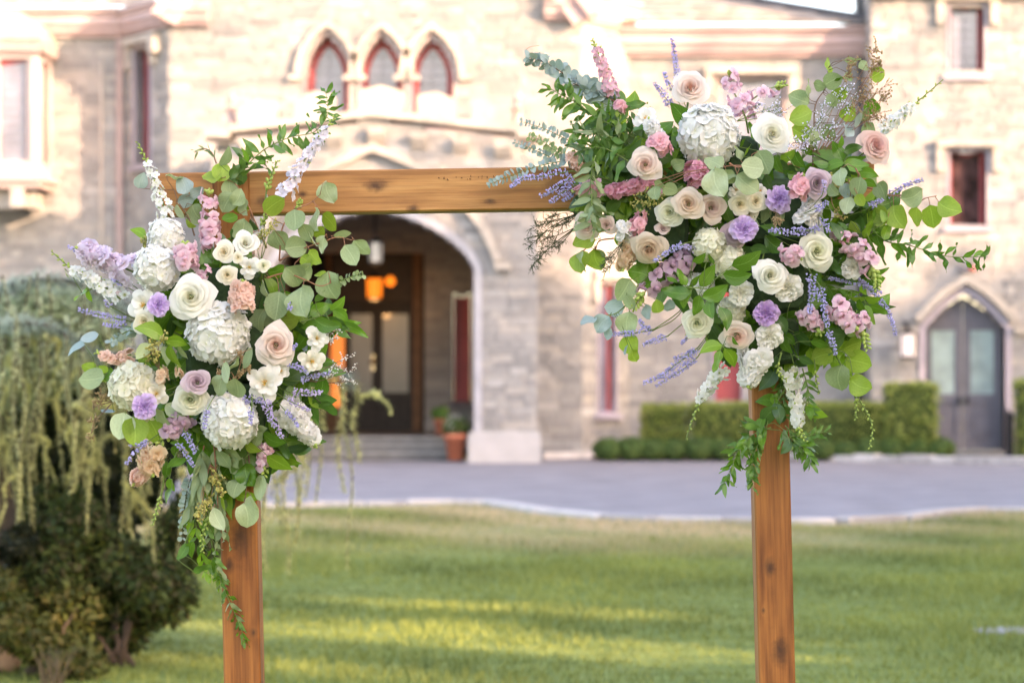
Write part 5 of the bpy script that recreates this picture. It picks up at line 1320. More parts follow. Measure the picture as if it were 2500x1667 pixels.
def lavender(label, z, path, width=34, d=130, mat=None, name='lavender_spike', cat='lavender', dens=1.0, group=None):
    pts = spline(path_pts(z, path, d), 10); s = S(z, 0, 0)[2]; w = width/s/2000; root = empty(name, pts[0]); tag(root, label, cat, group); o = pts[0]
    sx = S(z, path[0][0], path[0][1])[0]; an = anchor(pts[0], sx); ext = spline([an, pts[0].lerp(an, .45)+(pts[0]-pts[1]).normalized()*.015, pts[0]], 5)[:-1]
    m = MB(); m.tube([q-o for q in ext+pts], [.0012]*len(ext)+[.0013*(1.2-.7*i/len(pts)) for i in range(len(pts))], 4); m.build('stem', M_STEMG, root, True)
    L = sum((b-a).length for a, b in zip(pts, pts[1:])); n = int(L*1000*1.5*dens); b = MB(); t0 = .04
    for i in range(n):
        t = t0+(1-t0)*rnd.random(); t = (round(t*L/.0085)*.0085/L)+rnd.gauss(0,.0016)/L; t = min(.999, max(0, t)); k = t*(len(pts)-1); j = min(len(pts)-2, int(k)); p = pts[j].lerp(pts[j+1], k-j); tg = (pts[j+1]-pts[j]).normalized()
        e = Quaternion(tg, rnd.uniform(0,6.28)) @ tg.orthogonal().normalized(); e = (e+tg*rnd.uniform(0,.7)).normalized(); rr = w*(1-.55*t)*rnd.uniform(.5,1.1); q = p+e*rr-o; sz = rnd.uniform(.0016,.0030)
        g2 = e.orthogonal().normalized(); g3 = e.cross(g2); v = [q-e*sz*1.4, q+g2*sz, q+g3*sz, q-g2*sz, q-g3*sz, q+e*sz*.9]
        b.add(v, [(0,2,1),(0,3,2),(0,4,3),(0,1,4),(1,2,5),(2,3,5),(3,4,5),(4,1,5)])
    o2 = b.build('blossoms', mat or M_LAVF, root); tag(o2, kind='stuff'); return root
def spray(label, name, cat, z, base, tips, mat, ball=.0022, d=110, stemmat=None, per=26, spread=26, group=None, needles=False, leafn=0):
    """branching spray: thin stems from base to each tip, ending in clouds of tiny balls, blossoms or needles"""
    s = S(z, 0, 0)[2]; bx = S(z, base[0], base[1]); p0 = P(bx[0], bx[1], d-20); root = empty(name, p0); tag(root, label, cat, group); st = MB(); b = MB(); stemmat = stemmat or M_STEMB
    for tp in tips:
        tx = S(z, tp[0], tp[1]); e = P(tx[0], tx[1], d+rnd.uniform(-25, 35)); mid_ = p0.lerp(e, .55)+Vector((rnd.uniform(-.012,.012), 0, rnd.uniform(-.006,.014)))
        q = spline([p0-p0, mid_-p0, e-p0], 6); st.tube(q, [.0009*(1.3-.8*i/len(q)) for i in range(len(q))], 4)
        dirv = (q[-1]-q[-5]).normalized(); R_ = (tp[2] if len(tp) > 2 else spread)/s/1000
        for k in range(int(per*.35)+2):
            c = q[-1]-dirv*R_*rnd.uniform(-.2,1.5); sd = Vector((rnd.gauss(0,1), rnd.gauss(0,.6), rnd.gauss(0,1))).normalized(); g_ = (sd*.9+dirv*rnd.uniform(.1,1.0)).normalized()*R_*rnd.uniform(.4,1.0); st.tube([c, c+g_*.55+dirv*R_*.05, c+g_], .0006, 3)
            for j in range(3 if not needles else 5):
                pp = c+g_*(1-.28*j)+Vector((rnd.gauss(0,.0016), rnd.gauss(0,.0016), rnd.gauss(0,.0016)))
                if needles:
                    e2 = (g_.normalized()+Vector((rnd.gauss(0,.5), rnd.gauss(0,.5), rnd.gauss(0,.5)))).normalized()*.008; w_ = e2.orthogonal().normalized()*.0008; b.add([pp-w_, pp+w_, pp+e2], [(0,1,2)])
                else: b.ball(pp, ball*rnd.uniform(.7,1.3), 5, 4)
    st.build('stem', stemmat, root, True)
    o2 = b.build('needles' if needles else 'seeds' if mat in (M_SEED, M_SEEDB) else 'blossoms', mat, root); tag(o2, kind='stuff'); return root
# ------------------------------------------------------------------ flower foam the stems are pushed into
M_FOAM = mat_rough('wet_floral_foam', (.025,.050,.018), .95, .4, 40, .5)
def foam(label, pts):
    o = P(pts[0][0], pts[0][1], 30); r0 = empty('flower_foam', o); tag(r0, label, 'flower foam')
    for (x, y, rx, ry) in pts:
        m = MB(); c = P(x, y, 55)-o; rx, ry = rx/1000, ry/1000; k = 12; ring = []
        prof = [(1,-.045),(1,.02),(.93,.05),(.80,.065)]
        v = []; f = []
        for (sc_, dy) in prof:
            for j in range(k):
                th = 2*math.pi*j/k; e = 4; cx = abs(math.cos(th))**(2/e)*math.copysign(1, math.cos(th)); cz = abs(math.sin(th))**(2/e)*math.copysign(1, math.sin(th))
                v.append((c.x+rx*sc_*cx, c.y-dy, c.z+ry*sc_*cz))
        for i in range(3):
            for j in range(k): f.append((i*k+j, i*k+(j+1) % k, (i+1)*k+(j+1) % k, (i+1)*k+j))
        f += [tuple(3*k+j for j in range(k)), tuple(range(k-1,-1,-1))]; m.add(v, f); m.build('foam_block', M_FOAM, r0)
foam('dark green wet foam blocks holding the stems of the left arrangement', [(565,720,85,70),(560,860,110,75),(570,1000,85,70)])
foam('dark green wet foam blocks holding the stems of the right arrangement', [(1760,400,95,70),(1890,520,105,85),(1890,690,85,80),(1900,830,50,60),(1620,560,60,60)])

# ------------------------------------------------------------------ LEFT arrangement: flowers
L_ = 'of the left arrangement'
rose('large white rose in the upper middle of the left arrangement', 'A1', 955, 1370, 148, 205, 'white', fz=.05, var=0)
rose('blush pink rose at the right of the left arrangement', 'A2', 1500, 240, 138, 190, 'blush', fx=.12, fz=.1, var=2)
rose('small dusty mauve rose at the centre of the left arrangement', 'A2', 998, 478, 92, 225, 'mauve', fx=.05, fz=.12, var=3)
rose('ivory rose directly below the mauve rose', 'A2', 955, 590, 118, 190, 'ivory', fz=-.1, var=1)
rose('small cream spray rose at the left of the white spray cluster', 'A1', 1170, 1090, 80, 165, 'cream', fz=.25, fx=-.1, var=3)
rose('top white spray rose of the cluster above the large white rose', 'A1', 1302, 1030, 86, 160, 'white', fz=.3, fx=.1, var=3)
openr('open white spray rose with yellow heart at the right of the cluster', 'A1', 1330, 1180, 84, 180, 'white', fx=.2, fz=.0)
rose('tiny cream spray rose bud between the spray roses', 'A1', 1258, 1118, 40, 190, 'cream', var=3)
rose('round cream spray rose just under the spray cluster', 'A1', 1190, 1230, 72, 195, 'cream', fz=-.05, var=1)
openr('upper white garden rose at the right edge next to the blush rose', 'A2', 1762, 195, 84, 150, 'white', fx=.35, fz=.1)
openr('lower white garden rose at the right edge below its twin', 'A2', 1730, 345, 88, 165, 'cream', fx=.3, fz=-.1)
openr('wide open white garden rose with orange heart below the blush rose', 'A2', 1425, 480, 130, 200, 'white', fx=.1, fz=.1, var=1)
openr('half-open white garden rose behind the orange-hearted one', 'A2', 1530, 405, 70, 170, 'white', fx=.5, fz=.3)
openr('open white garden rose with yellow heart behind the upper lilac carnation', 'A1', 650, 1420, 118, 150, 'white', fx=-.2, fz=.05)
rose('small cream rose tucked under the upper lilac carnation', 'A1', 660, 1530, 78, 165, 'cream', fx=-.1, fz=-.2, var=3)
openr('cream garden rose above the lower lilac carnation', 'A2', 735, 550, 88, 165, 'cream', fx=.1, fz=.1)
carn('upper lilac carnation of the left arrangement', 'A1', 745, 1422, 78, 205, 'lilac', fx=-.1)
carn('lower lilac carnation of the left arrangement', 'A2', 655, 635, 88, 210, 'lilac', fx=-.05, fz=-.05)
hyd('upper white hydrangea behind the pink snapdragon cluster', 'A1', 795, 985, 118, 110, 'hyd', fx=-.25, fz=.35)
hyd('cream hydrangea below the topmost one at the left', 'A1', 735, 1190, 148, 140, 'hyd', fx=-.25, fz=.1)
hyd('biggest white hydrangea at the centre of the left arrangement', 'A2', 1135, 170, 200, 160, 'hyd', fx=.05, fz=.05)
hyd('greenish white hydrangea at the left edge beside the lower carnation', 'A2', 590, 500, 158, 125, 'hydg', fx=-.35, fz=-.05)
hyd('low white hydrangea just above the left post', 'A2', 1200, 725, 180, 175, 'hyd', fx=.05, fz=-.15)
larkspur('white larkspur spike rising at the upper left of the beam', 'A1', [(810,880),(760,720),(690,540),(612,380)], 120, 'lark', 42, d=70, size=34, buds=12, budfrac=.30)
larkspur('lilac white larkspur spike slanting up across the beam', 'A1', [(1545,745),(1640,560),(1760,390),(1880,215)], 105, 'larkl', 46, d=90, size=40, buds=7, budfrac=.14, tipw=.5)
larkspur('white larkspur spike pointing to the far left', 'A1', [(510,1385),(370,1280),(210,1200),(65,1080)], 130, 'lark', 40, d=80, size=38, buds=10, budfrac=.30, tipw=.35)
stock('pale lilac stock at the upper left edge', 'A1', [(600,1215),(450,1150),(330,1100),(240,1060)], 205, 'stocklil', 34, d=95, size=58, tipw=.55)
stock('white stock pointing down right at the lower right edge', 'A2', [(1540,630),(1620,720),(1700,800),(1760,880)], 185, 'stockw', 32, d=135, size=52, buds=5, budfrac=.12, tipw=.5)
stock('second white stock bunch behind the first at the right edge', 'A2', [(1560,600),(1640,660),(1720,720)], 140, 'stockw', 16, d=95, size=46)
stock('peach pink stock cluster above the big hydrangea', 'A1', [(1285,1440),(1275,1360),(1285,1280)], 165, 'stockpe', 24, d=205, size=50, tipw=.8)
stock('small peach stock spike pointing left', 'A2', [(575,300),(470,325),(345,285)], 95, 'stockpe', 20, d=110, size=36, tipw=.6, buds=3, budfrac=.15)
stock('apricot stock floret cluster left of the mauve rose', 'A2', [(780,460),(765,400)], 100, 'apricot', 9, d=165, size=40)
stock('tiny apricot stock beside the salal leaf', 'A2', [(885,430),(880,385)], 64, 'apricot', 6, d=180, size=30)
stock('apricot stock in the lower left corner of the arrangement', 'A2', [(720,900),(690,980),(715,1060)], 160, 'apricot', 18, d=150, size=50, tipw=.8)
stock('lowest peach stock bloom hanging at the bottom left', 'A2', [(650,1060),(600,1120)], 120, 'stockpe', 12, d=140, size=44, tipw=.8)
snap('tall pink snapdragon spike in front of the left post', 'A1', [(1092,1080),(1085,960),(1075,830),(1070,700)], 150, 'snap', 20, d=90, size=52, buds=4, budfrac=.08, tipw=.75, stem=[(1095,1380)])
snap('pink snapdragon facing the viewer beside the upper hydrangea', 'A1', [(930,1180),(920,1090),(925,1030)], 175, 'snap', 18, d=180, size=50, buds=8, budfrac=.3, tipw=.8)
snap('small pale snapdragon florets under the pink cluster', 'A1', [(1060,1240),(1040,1200)], 90, 'snap', 5, d=165, size=42, buds=0, budfrac=.02)
snap('dusty pink snapdragon hanging left of the lower hydrangea', 'A2', [(930,690),(860,740),(820,800),(730,890)], 150, 'snapm', 14, d=150, size=52, buds=9, budfrac=.40, tipw=.5)
snap('pink snapdragon hanging beside the left post', 'A2', [(1420,870),(1430,950),(1420,1080)], 115, 'snap', 13, d=120, size=46, buds=7, budfrac=.30, tipw=.5)
larkspur('green larkspur bud stem standing against the beam', 'A1', [(1430,760),(1450,650),(1510,500)], 70, 'lark', 2, d=60, size=34, buds=16, budfrac=.7, budsize=1.5, stem=[(1420,1000)])
larkspur('green larkspur buds below the beam right of the post', 'A1', [(1380,1000),(1420,880),(1480,810)], 70, 'lark', 6, d=70, size=30, buds=14, budfrac=.7, budsize=1.5)
larkspur('green larkspur bud sprig at the lower edge of the beam', 'A1', [(1590,860),(1640,790),(1660,755)], 60, 'lark', 0, d=75, size=30, buds=9, budfrac=.7, budsize=1.6)
larkspur('trailing green bud stem hanging at the bottom left', 'A2', [(790,1050),(770,1180),(740,1290),(710,1390)], 60, 'lark', 0, d=110, size=30, buds=16, budfrac=.62, budsize=1.3)
larkspur('trailing green bud stem in front of the left post edge', 'A2', [(1080,1260),(1060,1370),(1030,1470),(1030,1560)], 64, 'lark', 0, d=110, size=32, buds=20, budfrac=.8, budsize=1.3)
rose('tight green rose bud right of the spray cluster', 'A1', 1420, 1172, 46, 180, 'ivory', fx=.2, var=3)
for a in [('lavender spike pointing left below the pale stock','A1',[(560,1525),(400,1490),(240,1452)],58,100),('short lavender sprig at the tip of the pale lilac stock','A1',[(260,1085),(220,1068),(170,1050)],46,95),
          ('short lavender sprig at the left edge above the peach stock','A1',[(560,1560),(480,1555),(400,1545)],44,105),('thick violet spike hanging below the orange-hearted rose','A2',[(1420,570),(1465,690),(1535,830)],74,215),
          ('violet spike pointing right at the right edge','A2',[(1590,540),(1690,545),(1795,545)],58,150),('violet sprig lying over the white stock','A2',[(1570,590),(1640,620),(1710,655)],52,185),
          ('lavender spray above the lower hydrangea','A2',[(1270,590),(1340,580),(1430,600)],70,195),('short lavender sprig over the left side of the lower hydrangea','A2',[(1060,650),(1050,700),(1045,765)],52,255),
          ('short lavender sprig over the right side of the lower hydrangea','A2',[(1345,640),(1338,690),(1335,745)],46,265),('lavender sprig hanging over the white stock blooms','A2',[(1560,660),(1610,710),(1640,760)],40,200),
          ('dark lavender sprig at the lower left over the apricot stock','A2',[(690,850),(640,880),(540,1000)],52,165),('dark lavender sprig pointing left above the apricot stock','A2',[(690,880),(630,870),(565,885)],44,160),
          ('lavender spike hanging beside the lower hydrangea','A2',[(910,780),(950,850),(985,935)],56,170),('lowest lavender spike hanging at the centre','A2',[(870,860),(920,930),(975,1012)],50,165),
          ('lavender sprig under the blush rose','A2',[(1580,350),(1640,380),(1700,420)],54,170),('lavender sprig at the right edge under the white garden roses','A2',[(1640,470),(1740,440),(1850,415)],46,140),
          ('tiny lavender tip between the eucalyptus leaves','A1',[(1600,1400),(1590,1430),(1585,1450)],50,190),('tiny lavender tip left of the upper carnation','A1',[(440,1430),(420,1410),(405,1390)],40,110),
          ('lavender tip under the larkspur at the left','A1',[(520,1290),(480,1270),(455,1250)],40,110),('small lavender sprig beside the blush rose','A2',[(1600,290),(1610,260),(1630,235)],40,180)]:
    lavender(a[0], a[1], a[2], a[3], a[4], mat=M_LAVF2 if 'violet' in a[0] else M_LAVF)
spray('pale wax flower sprig reaching right past the white garden roses', 'wax_flower', 'wax flower', 'A2', (1700,470), [(1900,380,50),(1960,320,50),(1990,400,50),(2010,470,46),(1920,470,50),(1860,440,40)], M_WAXF, .0016, 105, per=20)
spray('pale wax flower sprig at the right edge above the garden roses', 'wax_flower', 'wax flower', 'A2', (1760,230), [(1840,170,42),(1890,140,46),(1880,200,40),(1840,120,40)], M_WAXF, .0016, 110, per=20)
spray('yellow-green seeded eucalyptus over the salal at the left', 'seeded_eucalyptus', 'seeded eucalyptus', 'A2', (760,400), [(690,240,52),(780,185,48),(650,300,48),(730,290,44),(720,215,40)], M_SEED, .0026, 190, per=34)
spray('brown seeded eucalyptus trailing at the far left', 'seeded_eucalyptus', 'seeded eucalyptus', 'A2', (460,600), [(380,550,44),(330,640,44),(310,740,42),(315,820,40),(350,600,40)], M_SEEDB, .0023, 90, per=28)
spray('brown seed heads between the big hydrangea and the blush rose', 'seeded_eucalyptus', 'seeded eucalyptus', 'A2', (1230,480), [(1270,290,38),(1290,350,42),(1265,420,38),(1330,390,34),(1120,410,34)], M_SEEDB, .0023, 195, per=24, stemmat=M_STEMR)
spray('yellow-green seeds hanging before the left post', 'seeded_eucalyptus', 'seeded eucalyptus', 'A2', (1080,1000), [(1130,1130,48),(1020,1290,54),(1090,1100,40),(1000,1340,46),(1060,1260,44),(1150,1180,38)], M_SEED, .0027, 135, per=34, stemmat=M_STEMR)
spray('pale green filler blossom behind the spray roses', 'filler_blossom', 'filler flower', 'A1', (1400,1150), [(1400,960,40),(1450,940,42),(1480,900,40),(1380,1000,40),(690,1010,40),(640,990,40)][:4], M_SEED, .0020, 100, per=26, stemmat=M_STEMG)
spray('pale green filler sprig beside the upper hydrangea', 'filler_blossom', 'filler flower', 'A1', (720,1100), [(640,1010,42),(670,1000,40),(680,980,36)], M_SEED, .0020, 100, per=26, stemmat=M_STEMG)

# LEFT arrangement: foliage
branch('eucalyptus_branch', 'silver dollar eucalyptus branch on red stem rising over the left post', 'eucalyptus', 'A1', [(1440,1060),(1370,900),(1310,760),(1240,650),(1170,620)],
  [(1150,570,135,75,15,'eucg'),(1090,620,130,185,55,'eucg'),(1215,668,120,95,20),(1188,765,145,230,10),(1250,735,110,60,25),(1310,800,120,-75,62,'eucp'),(1285,935,165,70,10),(1275,800,110,-30,60,'eucg'),(1360,915,90,-50,60,'sald'),(1205,870,105,200,40,'sal'),(1215,975,80,80,60,'sald')], 'euc', 'euc', 75)
branch('eucalyptus_branch', 'silver dollar eucalyptus branch with one pale leaf lying on the beam', 'eucalyptus', 'A1', [(1520,1140),(1540,930),(1620,820),(1720,770),(1780,720)],
  [(1840,705,150,-75,12,'eucp'),(1630,895,165,-80,15),(1778,880,160,-75,66,'eucp'),(1842,895,140,-50,30,'eucg'),(1480,785,150,40,25,'eucg'),(1700,960,130,-60,25),(1770,945,90,40,55,'eucg')], 'euc', 'euc', 95)
branch('eucalyptus_branch', 'eucalyptus branch with pale slim leaves reaching right before the dark porch', 'eucalyptus', 'A1', [(1520,1140),(1680,1060),(1800,1020),(1890,990),(1990,1010)],
  [(2050,1050,135,-40,45,'eucp'),(1978,1100,145,-55,25,'eucp'),(1925,957,125,20,68,'eucp'),(1740,1005,130,-60,62,'eucp'),(1800,1040,120,-100,72,'eucp'),(1750,1115,120,-50,40,'eucg'),(1635,1065,160,0,10),(1520,1020,160,-70,8)], 'euc', 'euc', 105)
branch('eucalyptus_branch', 'broad silver dollar eucalyptus at the right edge beside the lit lantern', 'eucalyptus', 'A1', [(1440,1250),(1560,1220),(1680,1260),(1780,1300),(1850,1280)],
  [(1660,1185,140,40,25,'euc'),(1602,1255,170,-60,5),(1862,1290,175,-70,5),(1700,1405,220,-75,25),(1505,1425,180,-100,10),(1605,1385,130,-40,30),(1500,1200,110,10,50,'sal'),(1700,1140,100,-30,40,'eucg'),(1780,1225,90,160,50,'eucg'),(1430,1330,130,-80,45)], 'euc', 'euc', 140)
branch('eucalyptus_branch', 'large eucalyptus leaves just above the blush rose', 'eucalyptus', 'A1', [(1420,1420),(1500,1470),(1600,1500)],
  [(1450,1500,190,200,15),(1580,1515,185,-10,20,'eucg'),(1400,1520,150,-110,35),(1620,1440,130,30,40)], 'euc', 'euc', 120)
branch('salal_sprig', 'glossy dark salal sprig at the right edge under the eucalyptus', 'salal', 'A1', [(1660,1530),(1760,1500),(1850,1460)],
  [(1790,1450,165,30,15),(1830,1530,165,-10,10),(1890,1412,125,40,25),(1910,1490,120,-35,20),(1720,1545,140,200,30),(1880,1555,110,-40,35),(1775,1360,100,60,50,'rus')], 'sal', 'sal', 120, M_STEMG)
branch('eucalyptus_branch', 'blue-green eucalyptus leaves along the left end of the beam', 'eucalyptus', 'A1', [(980,980),(940,860),(880,770),(850,690)],
  [(890,665,125,115,15,'eucb'),(648,632,105,60,45,'eucb'),(930,757,120,10,35,'eucb'),(990,700,100,30,40,'eucb'),(1000,840,140,-60,15,'euc'),(890,830,110,-60,60,'eucp'),(860,605,130,-10,75,'eucp'),(960,905,100,-40,70,'eucg'),(1000,760,80,60,60,'sal')], 'euc', 'euc', 45, M_STEMB)
branch('leafy_sprig', 'single pointed green leaf pair poking out left of the upper hydrangea', 'foliage', 'A1', [(720,1060),(660,1000),(600,960)], [(610,970,130,155,30),(700,1020,90,140,40)], 'sall', 'sal', 90, M_STEMG)
branch('leafy_sprig', 'bright green leaves under the far left larkspur', 'foliage', 'A1', [(400,1300),(320,1320),(260,1360)], [(255,1365,120,225,55),(320,1355,110,-60,40),(165,1225,80,-70,60)], 'sall', 'sal', 70, M_STEMG)
branch('salal_sprig', 'bright salal leaves left of the big hydrangea', 'salal', 'A2', [(880,420),(830,280),(740,190)],
  [(690,172,190,165,15,'sall'),(865,222,140,-5,10,'sall'),(930,205,150,30,25,'sal'),(842,315,160,-75,20,'sall'),(790,305,120,-80,20,'euc'),(650,290,150,230,15,'euc'),(905,290,110,-60,30,'euc'),(870,345,90,-80,55,'sal')], 'sal', 'sal', 185, M_STEMG)
branch('eucalyptus_branch', 'eucalyptus leaves beside the mauve rose', 'eucalyptus', 'A2', [(1180,380),(1190,430),(1150,460)], [(1140,505,150,-110,8),(1240,525,145,-90,30),(1182,425,140,-75,62,'eucp'),(1320,330,150,-110,30),(1230,350,120,60,55)], 'euc', 'euc', 225, M_STEMR)
branch('eucalyptus_branch', 'large pale eucalyptus leaves under the lower lilac carnation', 'eucalyptus', 'A2', [(780,660),(650,690),(540,700)], [(508,762,190,-105,5,'eucp'),(610,790,180,-80,12,'eucg'),(722,800,170,-70,15,'eucg'),(850,650,150,150,62,'eucp'),(770,700,130,-50,40,'euc')], 'euc', 'euc', 150, M_STEMG)
branch('eucalyptus_branch', 'eucalyptus leaves at the left edge under the peach stock', 'eucalyptus', 'A2', [(520,400),(420,420),(330,450)], [(320,458,170,190,20,'euc'),(400,420,120,-60,25,'eucg'),(220,280,150,215,66,'eucb'),(450,440,110,-80,35,'sal'),(300,400,100,150,40,'eucg'),(310,190,120,200,74,'eucb'),(420,660,100,170,60,'eucb')], 'euc', 'euc', 80, M_STEMG)
vine('eucalyptus_branch', 'grey baby eucalyptus sprig at the left edge beside the small cream rose', 'eucalyptus', 'A2', [(640,160),(560,150),(490,190),(440,230)], 9, 60, 'eucb', 'baby', 105)
branch('eucalyptus_branch', 'round eucalyptus leaves right of the low hydrangea', 'eucalyptus', 'A2', [(1300,960),(1370,880),(1400,820)], [(1500,830,170,-20,25,'sal'),(1390,840,110,60,15,'euc'),(1350,895,120,-40,10,'eucg'),(1540,910,150,-70,15,'sald'),(1520,990,180,-30,15,'sall'),(1395,775,120,20,25,'euc'),(1470,940,120,-80,45,'sal')], 'euc', 'sal', 130, M_STEMG)
branch('eucalyptus_branch', 'hanging eucalyptus branch before the left post with a heart-shaped pale leaf at its end', 'eucalyptus', 'A2', [(1320,900),(1330,1020),(1310,1150),(1300,1250)], [(1295,1335,175,-90,4,'eucp'),(1250,1160,150,-110,12),(1415,1150,170,-75,38,'eucp'),(1360,1270,150,-75,66,'eucp'),(1250,1010,130,230,20),(1340,1060,150,-60,30,'sal'),(1300,1090,140,-120,40,'sald')], 'euc', 'euc', 110, M_STEMB)
branch('eucalyptus_branch', 'eucalyptus leaves hanging straight under the low hydrangea', 'eucalyptus', 'A2', [(1100,850),(1110,950),(1120,1100),(1130,1280)], [(1160,968,140,-60,25),(1240,925,140,-10,30),(1115,960,120,-100,30),(1150,1080,130,-70,40),(1180,1150,110,-100,45),(1140,1345,160,-60,15,'eucp'),(1130,1050,130,-95,50),(1175,1240,100,-60,55,'eucg'),(1255,990,120,-50,40)], 'euc', 'eucl', 120, M_STEMR)
vine('willow_eucalyptus', 'long narrow willow eucalyptus leaves cascading left of the post', 'eucalyptus', 'A2', [(1040,880),(1020,1000),(1000,1140),(960,1260)], 13, 230, 'rusl', 'wil', 120, M_STEMR, 24, droop=.8, Lend=.8)
vine('willow_eucalyptus', 'second cascade of narrow leaves close to the post edge', 'eucalyptus', 'A2', [(1080,980),(1100,1120),(1130,1260),(1150,1420)], 11, 190, 'rusl', 'wil', 90, M_STEMR, 22, droop=.8, Lend=.8)
vine('eucalyptus_branch', 'thin hanging baby eucalyptus strand at the bottom of the left arrangement', 'eucalyptus', 'A2', [(960,1080),(930,1180),(915,1300),(900,1480)], 17, 50, 'eucb', 'baby', 90, M_STEMD, 75)
branch('leafy_sprig', 'dark leaves hanging among the apricot stock', 'foliage', 'A2', [(880,900),(840,990),(820,1090)], [(800,1040,120,-95,30),(850,1000,110,-130,40),(840,1130,100,-60,40),(810,1200,110,-120,45),(790,960,100,-80,50),(690,1020,110,-80,10,'euc'),(870,980,120,200,50),(855,930,100,-100,40)], 'sal', 'sal', 120, M_STEMG)
vine('smilax_vine', 'green smilax vine arching up to the right above the left end of the beam', 'vine', 'A1', [(1240,640),(1290,560),(1400,450),(1500,390),(1600,350),(1740,320),(1820,230),(1830,150),(1815,60)], 26, 140, 'rus', 'rus', 60, M_STEMG, 60, jit=.7, xmats=['rus','sal','rus','rus'])
branch('smilax_leaves', 'dense dark smilax leaves where the vine leaves the beam', 'foliage', 'A1', [(1230,650),(1260,590),(1320,530)], [(1240,570,110,60,20),(1280,600,120,80,30),(1230,610,100,120,40),(1300,540,120,50,45),(1265,630,80,-20,40),(1180,480,130,55,45,'rusl'),(1250,450,100,130,50),(1230,540,60,90,20,'sald')], 'sald', 'sal', 65, M_STEMG)
vine('smilax_tendril', 'thin smilax tendril curling left above the beam', 'vine', 'A1', [(1120,520),(1090,450),(1040,425),(980,450)], 4, 90, 'rusl', 'wil', 50, M_STEMB, 30)
vine('smilax_vine', 'smilax vine trailing down the front of the left post', 'vine', 'F', [(500,1230,100),(520,1340,70),(545,1430,40),(575,1500,15),(600,1565,12)], 17, 46, 'rus', 'rus', 60, M_STEMG, 40, jit=.6, droop=.35, xmats=['rus','sal','rusl'])
vine('smilax_vine', 'smilax strand hanging left of the left post', 'vine', 'F', [(470,1200,80),(480,1290,70),(500,1370,50),(540,1420,20)], 12, 52, 'rus', 'rus', 60, M_STEMG, 45, jit=.6, droop=.4, xmats=['rus','sal','sall'])
branch('leafy_sprig', 'two pale leaves at the lowest left end of the hanging greenery', 'foliage', 'F', [(470,1270),(450,1330),(430,1360)], [(440,1345,52,230,30,'sal'),(468,1345,50,-100,25,'sal'),(495,1390,48,10,40,'rus'),(510,1410,30,-60,30,'sall')], 'sal', 'sal', 70, M_STEMG)
vine('eucalyptus_branch', 'baby eucalyptus tip pointing right before the lit lantern', 'eucalyptus', 'A1', [(1860,1290),(1930,1260),(2000,1235),(2060,1228)], 9, 48, 'euc', 'baby', 120, M_STEMG, 70)

# ------------------------------------------------------------------ RIGHT arrangement: flowers
rose('blush rose standing highest on its own dark stem', 'B1', 1585, 490, 152, 95, 'blush', fx=.0, fz=.18, var=0, stem=[('B1',1545,720,80),('B1',1530,800,70)])
rose('pointed blush rose left of the white hydrangea', 'B1', 1240, 1070, 138, 190, 'blush', fx=-.05, fz=0, var=2)
rose('white rose right of the top hydrangea', 'B2', 330, 840, 152, 150, 'white', fx=.08, fz=.12, var=1)
rose('dusty pink rose at the upper right edge facing right', 'B2', 1115, 925, 142, 100, 'dusty', fx=.45, fz=.25, var=0)
rose('mauve pink rose right of the upper lilac carnation', 'B2', 672, 1212, 118, 190, 'mauve', fx=.1, fz=.05, var=1)
rose('peach beige rose in the middle of the row of three', 'B1', 1570, 1372, 125, 205, 'peach', fz=-.02, var=1)
rose('dusty beige rose at the right of the row of three', 'B1', 1748, 1400, 112, 190, 'beige', fx=.12, fz=-.05, var=3)
rose('greenish ivory rose at the left of the row of three', 'B1', 1425, 1440, 118, 175, 'ivory', fx=-.2, fz=-.1, var=1)
rose('left cream spray rose under the large eucalyptus leaf', 'B1', 1965, 1375, 92, 185, 'cream', fz=-.05, var=3)
rose('right cream spray rose beside the lilac carnation', 'B1', 2085, 1350, 90, 185, 'cream', fx=.1, var=1)
rose('lower cream spray rose below its two neighbours', 'B1', 2030, 1455, 88, 165, 'cream', fz=-.3, var=3)
openr('cream spray rose peeking above the other two', 'B1', 1935, 1262, 66, 165, 'cream', fz=.3)
openr('white spray rose petals at the upper right of the cream cluster', 'B1', 2120, 1270, 66, 160, 'white', fx=.2, fz=.3)
rose('pale blush rose at the far left under the beam', 'B3', 790, 290, 108, 125, 'blush', fx=-.25, fz=-.15, var=1)
rose('small beige rose beside the pale blush one', 'B3', 945, 280, 78, 140, 'beige', fx=-.1, fz=.05, var=3)
rose('peach rose tilted downwards at the lower left', 'B3', 1275, 462, 140, 175, 'peach', fx=-.15, fz=-.45, var=0)
rose('closed beige rose bud above the tilted peach rose', 'B3', 1375, 312, 62, 160, 'beige', fx=.1, fz=.6, var=3)
rose('large ivory rose at the right of the arrangement', 'B4', 925, 448, 140, 185, 'ivory', fx=.15, fz=.0, var=0)
rose('white rose with pointed petals at the centre', 'B4', 588, 620, 132, 225, 'white', fx=-.02, fz=0, var=2)
rose('brownish mauve rose behind the middle lilac carnation', 'B4', 335, 325, 105, 165, 'mauve', fx=-.1, fz=-.1, var=1)
rose('greenish ivory rose at the lower left', 'B3', 1640, 1030, 128, 175, 'ivory', fx=-.1, fz=-.2, var=1)
rose('peach blush rose low down beside the white carnation', 'B3', 1945, 1130, 125, 190, 'blush', fx=-.05, fz=-.3, var=0)
openr('white ruffled lisianthus at the upper left', 'B1', 1245, 715, 115, 140, 'white', fx=-.05, fz=.35)
hyd('largest white hydrangea at the top of the right arrangement', 'B1', 1730, 850, 240, 120, 'hyd', fx=0, fz=.12)
hyd('cream hydrangea at the centre above the glossy leaves', 'B3', 1730, 430, 130, 165, 'hydg', fx=-.05, fz=.1)
hyd('second cream hydrangea clump right below the first', 'B3', 1880, 560, 135, 150, 'hydg', fx=.05, fz=0)
